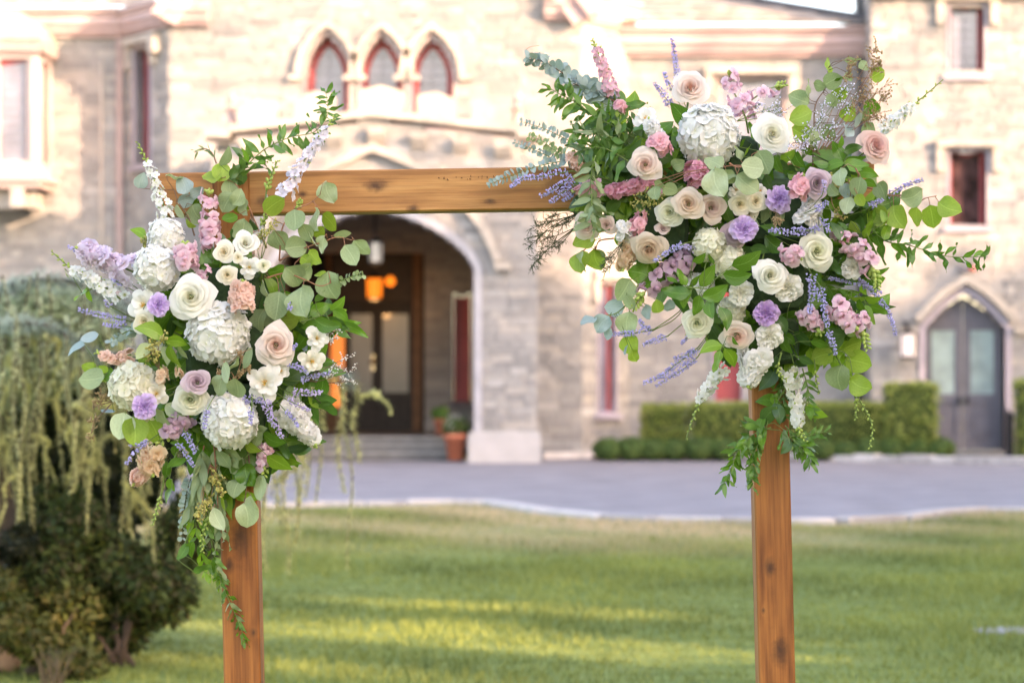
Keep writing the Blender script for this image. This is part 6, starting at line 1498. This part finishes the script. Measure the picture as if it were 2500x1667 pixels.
hyd('small cream hydrangea half hidden above the peach blush rose', 'B3', 1900, 930, 110, 125, 'hydg', fx=-.1, fz=-.1)
hyd('small white hydrangea behind the glossy leaves at the lower left', 'B3', 1650, 760, 120, 110, 'hyd', fx=-.2, fz=0)
carn('upper right lilac carnation', 'B2', 388, 1330, 112, 205, 'lilac', fx=.05)
carn('middle lilac carnation over the brownish rose', 'B4', 405, 290, 104, 215, 'lilac')
carn('lowest and deepest purple carnation', 'B4', 560, 895, 95, 210, 'purple', fz=-.05)
carn('white carnation right of the pointed white rose', 'B4', 722, 712, 112, 200, 'wcarn', fx=.1, fz=-.1)
carn('white carnation below the purple one', 'B4', 585, 1060, 106, 195, 'wcarn', fz=-.2)
carn('white carnation at the right edge among pink snapdragons', 'B4', 1188, 565, 92, 140, 'wcarn', fx=.25)
carn('white ruffled carnation left of the pointed white rose', 'B4', 375, 752, 96, 200, 'wcarn', fx=-.1)
stock('big double white stock hanging over the right post', 'B4', [(480,1195),(455,1300),(430,1410)], 225, 'stockw', 36, d=170, size=70, tipw=.6, buds=3, budfrac=.12)
stock('white stock right of the upper lilac carnation', 'B4', [(850,240),(880,170),(900,80)], 190, 'stockw', 24, d=165, size=62, tipw=.6)
stock('white and yellow-green stock above the pink one', 'B1', [(1330,860),(1290,790),(1270,730)], 130, 'stockw', 15, d=165, size=48, tipw=.7)
stock('pink stock bloom left of the top hydrangea', 'B1', [(1330,940),(1370,880)], 185, 'stockp', 17, d=170, size=58, tipw=.9)
stock('small round pink stock at the upper left', 'B1', [(1035,640),(1050,600)], 115, 'stockp', 11, d=110, size=40, tipw=.9)
stock('deep pink stock under the large eucalyptus leaves', 'B1', [(1660,1200),(1630,1120),(1640,1060)], 170, 'stockh', 20, d=150, size=54, tipw=.9)
stock('pink stock spray lying along the beam', 'B1', [(1340,1240),(1180,1230),(1060,1270),(950,1270)], 130, 'stockh', 26, d=120, size=48, tipw=.9, buds=0, budfrac=.02)
stock('pink and white stock at the left end over the beam', 'B1', [(900,1260),(810,1260),(690,1280)], 130, 'stockp', 16, d=125, size=46, tipw=.9)
stock('peach pink stock at the upper left above the beam', 'B1', [(760,1090),(720,1050),(690,980)], 150, 'stockpe', 17, d=100, size=46, tipw=.7)
stock('pink stock leaning on the mauve pink rose', 'B2', [(520,1310),(530,1230),(560,1160)], 160, 'stockp', 18, d=235, size=46, tipw=.7)
stock('pink stock florets above the tilted peach rose', 'B3', [(1130,330),(1190,250),(1200,180)], 130, 'stockp', 13, d=160, size=44, tipw=.8)
stock('white stock florets left of the pink florets', 'B3', [(1080,390),(1070,310),(1090,260)], 120, 'stockw', 12, d=165, size=44, tipw=.8)
stock('peach brown stock hanging left of the tilted peach rose', 'B3', [(1130,400),(1100,500),(1070,620)], 160, 'apricot', 20, d=140, size=50, tipw=.8)
larkspur('pink and white larkspur spike rising at the upper left', 'B1', [(1000,540),(940,400),(890,260),(835,115)], 130, 'larkp', 46, d=70, size=42, buds=7, budfrac=.16, tipw=.5, stem=[(1030,640)])
larkspur('white larkspur spike reaching to the far upper right', 'B2', [(1160,800),(1290,720),(1420,610),(1640,420)], 120, 'lark', 30, d=60, size=44, buds=11, budfrac=.36, tipw=.5)
larkspur('white larkspur hanging down left of the right post', 'B5', [(640,230),(550,330),(480,450),(410,640)], 95, 'lark', 34, d=110, size=32, buds=12, budfrac=.40, tipw=.45)
larkspur('white larkspur hanging down in front of the right post', 'B5', [(1000,230),(1030,350),(1050,480),(1060,580),(1100,650)], 115, 'lark', 48, d=105, size=36, buds=12, budfrac=.32, tipw=.45)
larkspur('long green larkspur bud stem hanging at the lower right', 'B5', [(1270,150),(1320,250),(1400,400),(1480,560),(1465,695)], 56, 'lark', 1, d=90, size=28, buds=30, budfrac=.85, budsize=1.3)
larkspur('short hanging green bud stem right of the white larkspur', 'B5', [(1150,160),(1155,260),(1175,380)], 44, 'lark', 0, d=95, size=24, buds=10, budfrac=.6, budsize=1.3)
larkspur('curled green bud stem at the top of the right post', 'B5', [(960,140),(940,220),(950,270),(990,300)], 48, 'lark', 0, d=150, size=26, buds=13, budfrac=.8, budsize=1.3)
larkspur('second green bud twig beside the long hanging one', 'B5', [(1370,360),(1390,430),(1385,530)], 44, 'lark', 0, d=85, size=24, buds=10, budfrac=.7, budsize=1.3)
snap('pink lilac snapdragon standing right of the top blush rose', 'B1', [(2010,720),(1960,600),(1900,480),(1880,380)], 175, 'snap', 13, d=85, size=58, buds=2, budfrac=.06, tipw=.7, stem=[(2030,830)])
snap('pink lilac snapdragon leaning right with green bud tip', 'B2', [(40,640),(150,590),(290,500),(430,455)], 150, 'snap', 11, d=85, size=54, buds=10, budfrac=.22, tipw=.8)
snap('mauve snapdragon pointing down left with green bud tip', 'B3', [(1600,530),(1480,600),(1340,690),(1210,820),(1150,920)], 200, 'snapm', 18, d=130, size=66, buds=14, budfrac=.32, tipw=.6)
snap('pink snapdragon left of the large ivory rose', 'B4', [(740,420),(740,470),(790,520)], 190, 'snap', 13, d=215, size=56, buds=8, budfrac=.30, tipw=.7)
snap('pink snapdragon at the right edge with hanging green tip', 'B4', [(1050,380),(1180,400),(1270,500),(1340,620),(1360,720)], 190, 'snap', 18, d=150, size=60, buds=16, budfrac=.38, tipw=.5)
snap('left pink snapdragon of the three hanging at the lower right', 'B4', [(840,870),(880,930),(950,1040)], 170, 'snap', 12, d=170, size=58, buds=4, budfrac=.2, tipw=.6)
snap('middle pink snapdragon of the three hanging at the lower right', 'B4', [(1040,820),(1100,900),(1200,1000)], 190, 'snap', 16, d=180, size=62, buds=3, budfrac=.1, tipw=.7)
snap('right pink snapdragon of the three with green bud tip', 'B4', [(1230,900),(1240,990),(1290,1150)], 160, 'snap', 11, d=165, size=58, buds=13, budfrac=.42, tipw=.5)
for a in [('tall lavender spike standing above the top blush rose','B1',[(1500,520),(1480,330),(1445,105)],72,70),('short lavender spike left of the top blush rose','B1',[(1440,500),(1415,440),(1385,365)],62,75),('leaning lavender spike left of the top blush rose','B1',[(1450,640),(1380,540),(1315,445)],80,75),
          ('long lavender spike lying left across the beam','B1',[(680,1120),(450,1160),(300,1180),(210,1245)],68,115),('thick lavender bunch hanging over the beam','B1',[(700,1150),(590,1230),(445,1310)],92,110),('lowest lavender sprig over the lower edge of the beam','B1',[(700,1230),(600,1290),(510,1360)],80,105),
          ('lavender tip among the pink stock on the beam','B1',[(780,1200),(690,1290),(610,1350)],60,100),('lavender spike pointing left before the low eucalyptus','B3',[(1310,1075),(1150,1105),(985,1115)],72,130),('upright lavender tip above the low lavender spike','B3',[(1290,1090),(1230,1050),(1195,1005)],60,125),
          ('second low lavender spike pointing left','B3',[(1410,1130),(1320,1160),(1215,1200)],70,125),('lavender sprig under the ivory rose','B3',[(1600,1110),(1550,1150),(1515,1185)],48,130),('long lavender spike pointing to the lower left','B3',[(1650,1230),(1480,1340),(1380,1420),(1225,1490)],78,110),
          ('second long lavender spike just below it','B3',[(1640,1290),(1500,1400),(1320,1510)],64,105),('blue lavender sprig above the long spikes','B3',[(1640,1220),(1560,1270),(1450,1300)],72,115),('lavender sprig over the tilted peach rose','B3',[(1540,420),(1440,470),(1310,555)],62,235),
          ('dusky lavender sprig right of the tilted peach rose','B3',[(1640,480),(1570,450),(1500,430)],60,170),('lavender spike lying above the large ivory rose','B4',[(860,300),(740,310),(585,300)],78,205),('second lavender sprig above the large ivory rose','B4',[(960,270),(880,300),(800,300)],56,195),
          ('lavender tip over the white stock at the right','B4',[(900,150),(950,130),(1005,95)],70,225),('lavender sprig hanging right of the white stock','B4',[(960,200),(990,260),(1010,310)],62,190),('left vertical lavender spike hanging below the ivory rose','B4',[(880,600),(890,740),(870,890)],80,200),
          ('right vertical lavender spike hanging below the ivory rose','B4',[(940,690),(970,830),(1000,990)],76,205),('low lavender spike hanging over the dark leaves','B4',[(1000,1010),(1030,1090),(1060,1190)],66,190),('thin lavender stem reaching to the lower right edge','B4',[(1250,680),(1380,800),(1450,920),(1490,1050)],58,90),
          ('tiny lavender sprig at the right edge below the white carnation','B4',[(1200,640),(1290,700),(1390,745)],44,95),('lavender sprig reaching right above the eucalyptus leaves','B2',[(1210,1310),(1330,1240),(1480,1185)],64,85),('lavender bunch over the lime eucalyptus leaf at the right','B2',[(1060,1410),(1110,1370),(1170,1340)],80,120),
          ('lavender sprig leaning on the mauve pink rose','B2',[(710,1310),(730,1240),(720,1190)],66,250),('lavender sprig left of the top of the hydrangea','B1',[(1700,700),(1620,670),(1550,680)],40,90),('thin lavender stem crossing the large ivory rose foot','B4',[(1010,640),(1100,660),(1250,700)],30,110)]:
    lavender(a[0], a[1], a[2], a[3], a[4], mat=M_LAVF2 if 'dusky' in a[0] or 'leaning on' in a[0] else M_LAVF)
spray('lilac statice sprays fanning over the upper right leaves', 'statice', 'statice', 'B2', (560,1030), [(900,470,90),(940,580,90),(860,540,80),(720,620,80),(700,720,90),(820,740,90),(620,790,80),(720,850,80)], M_LIMF, .0017, 115, per=32, stemmat=M_STEMG)
spray('lilac statice above the white rose', 'statice', 'statice', 'B2', (60,740), [(380,620,80),(430,660,80),(340,660,70),(230,610,50)], M_LIMF, .0017, 110, per=28, stemmat=M_STEMG)
spray('lilac statice low beside the white rose', 'statice', 'statice', 'B2', (700,1000), [(480,900,80),(540,940,80),(550,880,70)], M_LIMF, .0017, 150, per=28)
spray('brown seeded eucalyptus branch at the upper right against the tower', 'seeded_eucalyptus', 'seeded eucalyptus', 'B2', (640,1080), [(1120,180,80),(1130,250,70),(1100,350,90),(1180,480,110),(1080,500,100),(1220,520,70),(1170,670,100),(1100,690,80),(950,290,80),(1000,560,80),(930,330,60),(1140,300,60)], M_SEEDB, .0021, 90, per=34, stemmat=M_STEMR)
spray('yellow-green seeds above the row of three roses', 'seeded_eucalyptus', 'seeded eucalyptus', 'B1', (1300,1230), [(1200,1340,80),(1270,1370,80),(1160,1390,60),(1300,1330,60),(1230,1420,60)], M_SEED, .0021, 165, per=30, stemmat=M_STEMG)
spray('olive seed clusters right of the mauve pink rose', 'seeded_eucalyptus', 'seeded eucalyptus', 'B2', (780,1180), [(830,1240,60),(960,1370,60),(780,1160,40),(860,1480,60),(1000,1320,60)], M_SEED, .0020, 160, per=24, stemmat=M_STEMR)
spray('brown seeds under the upper right carnation', 'seeded_eucalyptus', 'seeded eucalyptus', 'B2', (400,1420), [(370,1470,56),(400,1510,50),(350,1520,40)], M_SEEDB, .0021, 200, per=24)
spray('feathery dark conifer sprig reaching left under the beam', 'conifer_sprig', 'conifer sprig', 'B3', (760,180), [(380,300,90),(450,260,80),(520,330,90),(580,280,80),(400,370,90),(360,440,80),(640,230,70),(480,230,70)], M_FERN, d=95, per=44, stemmat=M_STEMD, needles=True)
spray('feathery conifer tip hanging lower left under the beam', 'conifer_sprig', 'conifer sprig', 'B3', (700,300), [(370,600,70),(390,520,90),(450,460,90),(560,460,80),(430,400,80)], M_FERN, d=90, per=40, stemmat=M_STEMD, needles=True)
spray('feathery conifer sprig hanging left of the tilted peach rose', 'conifer_sprig', 'conifer sprig', 'B3', (1070,410), [(930,640,80),(960,560,70),(1000,500,70),(920,590,60)], M_FERN, d=180, per=34, stemmat=M_STEMD, needles=True)

# RIGHT arrangement: foliage
vine('eucalyptus_branch', 'blue baby eucalyptus branch with crowded round leaves at the upper left', 'eucalyptus', 'B1', [(1010,590),(880,520),(700,430),(560,340),(450,280),(350,255)], 30, 92, 'eucb', 'baby', 60, M_STEMB, 70, rad=.002, jit=.8, Lend=.75)
vine('eucalyptus_branch', 'second layer of round blue eucalyptus leaves on the thick part of the branch', 'eucalyptus', 'B1', [(960,560),(800,500),(620,420)], 18, 95, 'eucb', 'baby', 75, M_STEMB, 60, jit=1.0, Lend=.9)
m_ = [(350,255),(325,210),(350,175),(430,160)]; vine('eucalyptus_tendril', 'bare curled tendril at the tip of the blue eucalyptus', 'tendril', 'B1', m_, 0, 10, 'eucb', 'baby', 60, M_STEMB, rad=.0009)
vine('eucalyptus_branch', 'uppermost of the thin eucalyptus twigs reaching left', 'eucalyptus', 'B1', [(740,930),(600,860),(450,790),(280,740)], 16, 52, 'eucb', 'baby', 60, M_STEMG, 78, rad=.0011)
vine('eucalyptus_branch', 'second of the thin eucalyptus twigs reaching left', 'eucalyptus', 'B1', [(640,1010),(540,960),(450,890),(340,850)], 14, 56, 'euc', 'baby', 65, M_STEMG, 70, rad=.0011)
vine('eucalyptus_branch', 'third of the thin eucalyptus twigs reaching left', 'eucalyptus', 'B1', [(560,1040),(460,990),(350,940),(230,900)], 14, 52, 'eucb', 'baby', 55, M_STEMG, 74, rad=.0011)
vine('eucalyptus_branch', 'long thin eucalyptus twig lying left across the beam', 'eucalyptus', 'B1', [(800,1020),(600,1045),(400,1090),(200,1160),(40,1225)], 24, 62, 'eucb', 'baby', 75, M_STEMG, 74, rad=.0013)
vine('ruscus_branch', 'large ruscus branch with dark lance-shaped leaves at the upper left', 'ruscus', 'B1', [(1180,880),(1000,780),(840,690),(700,590),(600,540),(510,490)], 17, 190, 'rus', 'rus', 95, M_STEMG, 55, rad=.002, jit=.6, droop=.45, xmats=['rus','sal','rus','rus'])
vine('ruscus_branch', 'ruscus branch drooping at the left of the arrangement', 'ruscus', 'B1', [(1150,930),(980,860),(820,830),(680,820)], 14, 200, 'rus', 'rus', 125, M_STEMG, 55, jit=.6, droop=.6, xmats=['rus','rusl','rus'])
vine('ruscus_branch', 'ruscus spray left of the pointed blush rose', 'ruscus', 'B1', [(1120,1050),(960,960),(840,940),(720,980)], 12, 190, 'rus', 'rus', 140, M_STEMG, 60, jit=.6, droop=.7, xmats=['rus','rus','sald'])
vine('willow_vine', 'grey-green vine with broad leaves hanging over the beam end', 'vine', 'B1', [(860,1000),(830,1120),(820,1240),(830,1360),(830,1480)], 9, 165, 'rusl', 'rus', 165, M_STEMG, 60, jit=.6, droop=.5, Lend=.9, xmats=['rusl','euc'])
vine('willow_vine', 'grey-green vine hanging in front of the pale blush rose', 'vine', 'B3', [(830,40),(830,150),(825,240),(850,330)], 6, 150, 'rusl', 'rus', 185, M_STEMG, 70, jit=.6, droop=.4, Lend=1.0, xmats=['rusl','euc'])
branch('ruscus_sprig', 'upright dark ruscus leaves left of the lisianthus', 'ruscus', 'B1', [(1160,870),(1100,720),(960,620)], [(955,620,120,85,30),(1145,690,130,115,40,'sald'),(1150,790,150,-60,50,'sald'),(1470,835,80,30,30,'sal'),(1110,770,140,100,50),(900,710,110,0,40),(880,620,120,-25,40,'rus')], 'rus', 'rus', 110, M_STEMG)
branch('salal_leaf', 'single large dark salal leaf over the lower edge of the beam', 'salal', 'B1', [(880,1330),(830,1350),(800,1365)], [(715,1372,210,195,10),(890,1310,120,-20,40,'rus'),(870,1410,130,-100,40,'rus')], 'sald', 'sal', 120, M_STEMG)
branch('eucalyptus_branch', 'pair of very large pale eucalyptus leaves below the top hydrangea', 'eucalyptus', 'B1', [(1990,1080),(1900,1080),(1820,1090)], [(1752,1052,175,150,12,'euc',250),(1800,1210,230,-75,8,'eucp',255),(1890,1165,130,-60,40,'euc',225),(1350,1215,90,-20,40,'euc'),(1500,1062,125,10,20,'euc',170),(1430,1265,120,-20,25,'euc'),(1500,1260,90,50,40,'euc'),(1325,1290,110,-85,30,'euc')], 'euc', 'euc', 200, M_STEMR)
branch('eucalyptus_branch', 'cluster of large pale eucalyptus leaves below the white rose', 'eucalyptus', 'B2', [(0,1060),(60,1090),(150,1080)], [(165,1085,200,170,10,'eucp',245),(252,1062,200,-70,30,'euc',220),(140,1215,200,-40,10,'euc',240),(0,1180,120,200,40,'euc',225),(310,1205,130,-60,40,'sald'),(60,990,120,120,45,'euc',170)], 'euc', 'euc', 215, M_STEMR)
branch('eucalyptus_branch', 'tall silver dollar branch at the upper right', 'eucalyptus', 'B2', [(640,1080),(650,860),(660,620),(740,480),(760,330)],
  [(540,560,170,150,10,'euc'),(610,482,150,80,50,'euc'),(768,300,140,80,66,'eucg'),(800,440,160,20,20,'euc'),(700,465,110,-15,55,'euc'),(835,525,150,30,30,'eucg'),(545,700,190,200,12,'eucg'),(560,820,170,-20,10,'eucg'),(900,655,150,40,15,'eucg'),(770,825,140,-60,30,'euc'),(900,790,140,90,30,'eucb'),(790,580,120,-60,40,'euc'),(640,860,150,80,62,'eucp'),(670,960,110,-90,50,'euc'),(1090,800,130,-60,30,'euc'),(1110,612,140,-30,20,'sal'),(1140,390,130,20,30,'eucg'),(945,265,150,5,72,'eucp'),(1030,312,90,-60,45,'eucp'),(920,400,90,-60,50,'eucp'),(840,420,70,20,40,'sal'),(1030,690,120,60,45,'euc'),(980,720,140,80,66,'eucb')], 'euc', 'euc', 80, M_STEMB)
branch('salal_sprig', 'glossy dark salal leaves under the dusty pink rose', 'salal', 'B2', [(860,1180),(880,1060),(920,980)],
  [(840,970,170,110,15),(950,960,140,10,20,'sald'),(800,1085,170,200,15),(972,1075,190,-10,10),(1060,1165,160,-20,20),(860,900,100,60,40),(700,1060,130,170,35),(910,1120,120,-60,35,'sald'),(1010,1290,150,-60,25,'sald'),(1070,1230,120,-30,35)], 'sal', 'sal', 135, M_STEMG)
branch('salal_sprig', 'green salal leaves beneath the white rose', 'salal', 'B2', [(520,1120),(470,1040),(430,990)], [(460,1000,150,20,15,'sall'),(540,1030,160,-60,20,'sal'),(380,1080,150,-70,30,'sal'),(440,1080,140,-40,30,'sald'),(340,1030,120,200,40,'sal'),(500,1110,120,-20,40,'sald'),(130,960,120,70,45,'sall'),(100,900,90,60,55,'sal')], 'sal', 'sal', 130, M_STEMG)
branch('eucalyptus_branch', 'small grey eucalyptus leaves right of the mauve pink rose', 'eucalyptus', 'B2', [(970,1100),(990,1160),(930,1220)], [(920,1272,130,-80,20,'eucb'),(1000,1250,165,-95,20,'euc'),(905,1380,130,-110,20,'eucp'),(860,1180,160,-85,66,'eucp'),(800,1270,110,-60,50,'euc'),(1000,1350,110,-70,45,'eucg')], 'euc', 'euc', 190, M_STEMR)
branch('eucalyptus_branch', 'eucalyptus branch on red stem reaching far right with round lime leaves', 'eucalyptus', 'B2', [(1000,1240),(1110,1260),(1230,1305),(1340,1310),(1440,1360),(1500,1330),(1590,1310)],
  [(1165,1285,160,-75,25,'euc'),(1400,1292,185,25,15,'euc'),(1695,1392,200,-20,4,'eucg'),(1562,1475,195,-75,5,'eucg'),(1455,1475,170,-80,45,'eucg'),(1285,1480,200,-75,10,'eucg'),(1125,1470,190,150,10,'eucg'),(1090,1190,120,60,45,'euc')], 'euc', 'euc', 85, M_STEMR)
branch('salal_sprig', 'curled bright salal leaves at the right edge', 'salal', 'B4', [(1130,420),(1230,330),(1330,290)], [(1300,285,150,60,30,'sall'),(1430,305,140,70,20,'sall'),(1395,190,110,100,30,'sall'),(1390,360,170,-70,25,'sal'),(1200,290,130,-60,30,'eucg'),(1290,370,120,-20,40,'sal'),(1110,270,130,150,50,'sal'),(1210,380,150,-60,40,'sald'),(1330,420,110,-60,40,'rus')], 'sal', 'sal', 115, M_STEMG)
vine('smilax_vine', 'green smilax vine reaching to the far right', 'vine', 'B4', [(1330,340),(1460,390),(1560,400),(1660,430),(1780,470),(1900,490),(2060,490),(2150,490)], 15, 165, 'rus', 'rus', 60, M_STEMG, 55, jit=.8, xmats=['rus','sal','rus'])
branch('camellia_sprig', 'big glossy leaf rosette below the cream hydrangea', 'salal', 'B3', [(1560,760),(1640,760),(1720,770)],
  [(1720,672,195,50,15),(1780,785,225,25,10),(1960,655,240,0,10,'sal',225),(2010,540,230,25,10,'sal',215),(1478,782,210,170,15),(1550,825,170,-110,20),(1640,900,170,-100,15),(1750,930,170,-80,12),(1850,992,185,-65,8),(1655,520,130,35,30),(1520,672,150,120,20),(1610,700,120,60,35),(1750,545,100,-60,45),(1640,820,140,-60,30,'sald'),(1440,690,110,150,40)], 'sal', 'sal', 210, M_STEMG)
branch('camellia_sprig', 'three bright glossy leaves left of the peach blush rose', 'salal', 'B3', [(1840,1190),(1830,1220),(1825,1240)], [(1735,1222,200,190,12,'sall'),(1782,1325,180,-110,15,'sall'),(1890,1300,170,-60,10,'sall'),(1930,1170,90,-60,50,'sal')], 'sall', 'sal', 220, M_STEMG)
branch('salal_sprig', 'dark glossy leaves between the middle carnation and the ivory rose', 'salal', 'B4', [(520,560),(560,420),(620,330)], [(430,500,250,25,10,'sald'),(640,390,200,-30,15,'sal'),(600,295,170,160,25,'sal'),(540,180,140,-100,35,'euc'),(690,170,150,-80,30,'euc'),(470,230,140,-60,35,'euc'),(520,440,150,-10,30,'sald'),(720,480,150,60,40,'sald'),(940,620,150,-60,25,'sal'),(700,600,160,-40,30,'sald'),(1050,560,160,-50,30,'sald'),(1050,300,160,120,30,'sald')], 'sal', 'sal', 150, M_STEMG)
branch('eucalyptus_branch', 'green eucalyptus leaves under the pale blush rose at the left', 'eucalyptus', 'B3', [(1000,380),(890,400),(860,470)], [(780,425,170,200,12,'eucg'),(738,565,180,-100,20,'eucg'),(880,552,190,-75,10,'eucg'),(765,560,160,-85,72,'eucp'),(900,500,100,-40,50,'euc'),(860,310,110,-70,40,'rusl')], 'eucg', 'euc', 110, M_STEMR)
branch('eucalyptus_branch', 'blue-green eucalyptus branch hanging at the lower left', 'eucalyptus', 'B3', [(1290,640),(1150,780),(1090,890),(1000,960),(880,970)],
  [(1195,672,200,170,12,'sal'),(1070,770,190,235,12,'euc'),(998,912,165,180,15,'eucb'),(910,1042,170,225,12,'eucb'),(800,1008,140,200,62,'eucb'),(1108,1030,180,-100,10,'euc'),(1145,1190,170,-70,10,'eucg'),(1168,1280,110,-60,25,'eucg'),(1125,870,120,-60,35,'euc'),(955,1110,130,-95,55,'eucb'),(1330,897,110,100,15,'eucg'),(1420,885,110,80,25,'eucb'),(1255,950,130,-80,50,'eucb'),(1100,1240,90,-100,55,'eucb')], 'euc', 'euc', 110, M_STEMG)
branch('eucalyptus_branch', 'lime eucalyptus leaves hanging at the lower right', 'eucalyptus', 'B4', [(900,1100),(1050,1150),(1150,1200),(1180,1330)], [(970,1212,160,200,12,'eucg'),(1215,1255,190,-20,10,'eucg'),(1238,1405,175,-30,12,'eucg'),(1105,1362,200,-90,20,'euc'),(1190,1140,160,10,20,'eucg'),(1100,1090,140,-30,40,'sal')], 'eucg', 'euc', 110, M_STEMG)
branch('salal_sprig', 'leafy sprig at the right edge above the hanging snapdragons', 'salal', 'B4', [(1030,720),(1180,740),(1290,830)], [(1160,755,180,10,45,'sal'),(1230,790,150,-5,60,'sall'),(1370,870,140,-20,20,'sal'),(1310,900,150,-60,15,'sall'),(1240,850,130,-70,30,'sal'),(1180,860,130,-80,40,'sald'),(1330,800,120,-10,50,'sall'),(1100,740,130,150,50,'sal')], 'sal', 'sal', 110, M_STEMG)
branch('salal_sprig', 'dark salal leaves low down above the right post', 'salal', 'B4', [(700,1000),(720,1120),(760,1260)], [(660,990,170,-60,20,'sald'),(700,1130,150,-70,30,'sal'),(720,1080,130,-30,30,'sal'),(780,850,170,-70,25,'sal'),(850,1240,130,-30,40,'sald'),(640,1260,120,-80,30,'sald'),(770,1160,150,-60,40,'sal'),(820,1080,160,-40,40,'sald'),(950,1120,150,-20,40,'sal'),(1080,1040,170,-15,30,'sald'),(560,1190,130,-50,50,'euc'),(640,1080,120,-70,60,'sal')], 'sald', 'sal', 130, M_STEMG)
branch('post_vine', 'dark glossy leaves bound to the right post below the flowers', 'vine', 'B5', [(990,330),(950,400),(900,480),(870,580)], [(880,430,150,170,20,'sal'),(880,520,170,-130,12,'sald'),(930,500,140,-80,25,'sald'),(925,405,90,100,25,'sal'),(960,350,90,70,40,'rus'),(850,560,110,-100,35,'sal'),(1000,470,90,-40,40,'rus'),(840,610,100,-100,30,'sal'),(1000,630,110,-60,55,'rusl'),(985,680,100,-120,30,'sald'),(1170,470,130,-30,25,'sall'),(1120,490,90,-70,35,'sal')], 'sal', 'sal', 70, M_STEMG)
vine('ruscus_vine', 'ruscus vine hanging to the left of the right post', 'ruscus', 'B5', [(900,570),(800,610),(720,690),(680,780),(630,900)], 17, 135, 'rus', 'rus', 60, M_STEMG, 55, jit=.6, droop=.5, xmats=['rus','sal','rus'])
vine('ruscus_vine', 'short ruscus strand hanging at the left face of the right post', 'ruscus', 'B5', [(860,620),(810,700),(790,800),(790,900)], 11, 120, 'rus', 'rus', 65, M_STEMG, 45, jit=.6, droop=.6, xmats=['rus','sal','rus'])
vine('ruscus_vine', 'ruscus vine hanging at the right of the right post', 'ruscus', 'B5', [(980,560),(1050,640),(1100,700),(1130,780)], 13, 125, 'rus', 'rus', 55, M_STEMG, 50, jit=.6, droop=.5, xmats=['rus','sal','rus'])
vine('ruscus_vine', 'thin ruscus tip pointing right of the right post', 'ruscus', 'B5', [(1010,620),(1090,620),(1150,610),(1220,590)], 7, 90, 'rus', 'rus', 70, M_STEMG, 35, jit=.6)
vine('ruscus_vine', 'leafy strand running down among the white larkspur to the right', 'ruscus', 'B5', [(1080,230),(1110,340),(1120,440),(1160,500)], 9, 90, 'rus', 'rus', 80, M_STEMG, 55, jit=.6, droop=.4)
vine('ruscus_vine', 'leafy strand on the right post behind the white larkspur', 'ruscus', 'B5', [(960,200),(980,300),(970,400),(990,520)], 10, 100, 'rus', 'rus', 55, M_STEMG, 55, jit=.6, droop=.4, xmats=['sald','rus'])

# dark leafy filler tucked between the stems
def filler(side, spots, label, group):
    for (x, y) in spots:
        d = rnd.uniform(45, 105); p = P(x, y, d); root = empty('filler_sprig', p); tag(root, label, 'foliage', group)
        a0 = rnd.uniform(0, 360); e = Vector((math.cos(R(a0)), 0, math.sin(R(a0))))*.045
        m = MB(); m.tube([(0,.03,0), e*.5, e], .0016, 4); m.build('stem', M_STEMD, root, True)
        for k in range(9):
            ang = a0+k*137+rnd.uniform(-25,25); L = rnd.uniform(.05,.085)
            obj('leaf', rnd.choice(LEAF[rnd.choice(('sal','sal','rus'))]), LM[rnd.choice(('sald','sal','sal','rus','sall'))], root, leafM(e*(k/9), ang, L, rnd.uniform(-50,50), rnd.uniform(-10,50)))
def ring_spots(poly, step):
    out = []; xs_ = [p[0] for p in poly]; ys_ = [p[1] for p in poly]
    def inside(x, y):
        c = False
        for (x1, y1), (x2, y2) in zip(poly, poly[1:]+poly[:1]):
            if (y1 > y) != (y2 > y) and x < (x2-x1)*(y-y1)/(y2-y1)+x1: c = not c
        return c
    y = min(ys_)
    while y < max(ys_):
        x = min(xs_)+rnd.uniform(0, step)
        while x < max(xs_):
            q = (x+rnd.uniform(-.3,.3)*step, y+rnd.uniform(-.3,.3)*step)
            if inside(*q): out.append(q)
            x += step
        y += step
    return out
filler('l', ring_spots([(480,600),(640,620),(700,740),(800,760),(790,900),(720,1080),(640,1170),(520,1180),(430,1060),(330,960),(330,860),(380,740),(400,680)], 57), 'dark green filler leaves tucked between the stems of the left arrangement', 'filler leaves in the left arrangement')
filler('r', ring_spots([(1520,280),(1700,330),(1850,370),(2060,330),(2130,440),(2110,600),(2130,740),(2060,860),(1960,900),(1880,930),(1800,880),(1740,760),(1620,690),(1520,600),(1420,500),(1420,400)], 60), 'dark green filler leaves tucked between the stems of the right arrangement', 'filler leaves in the right arrangement')
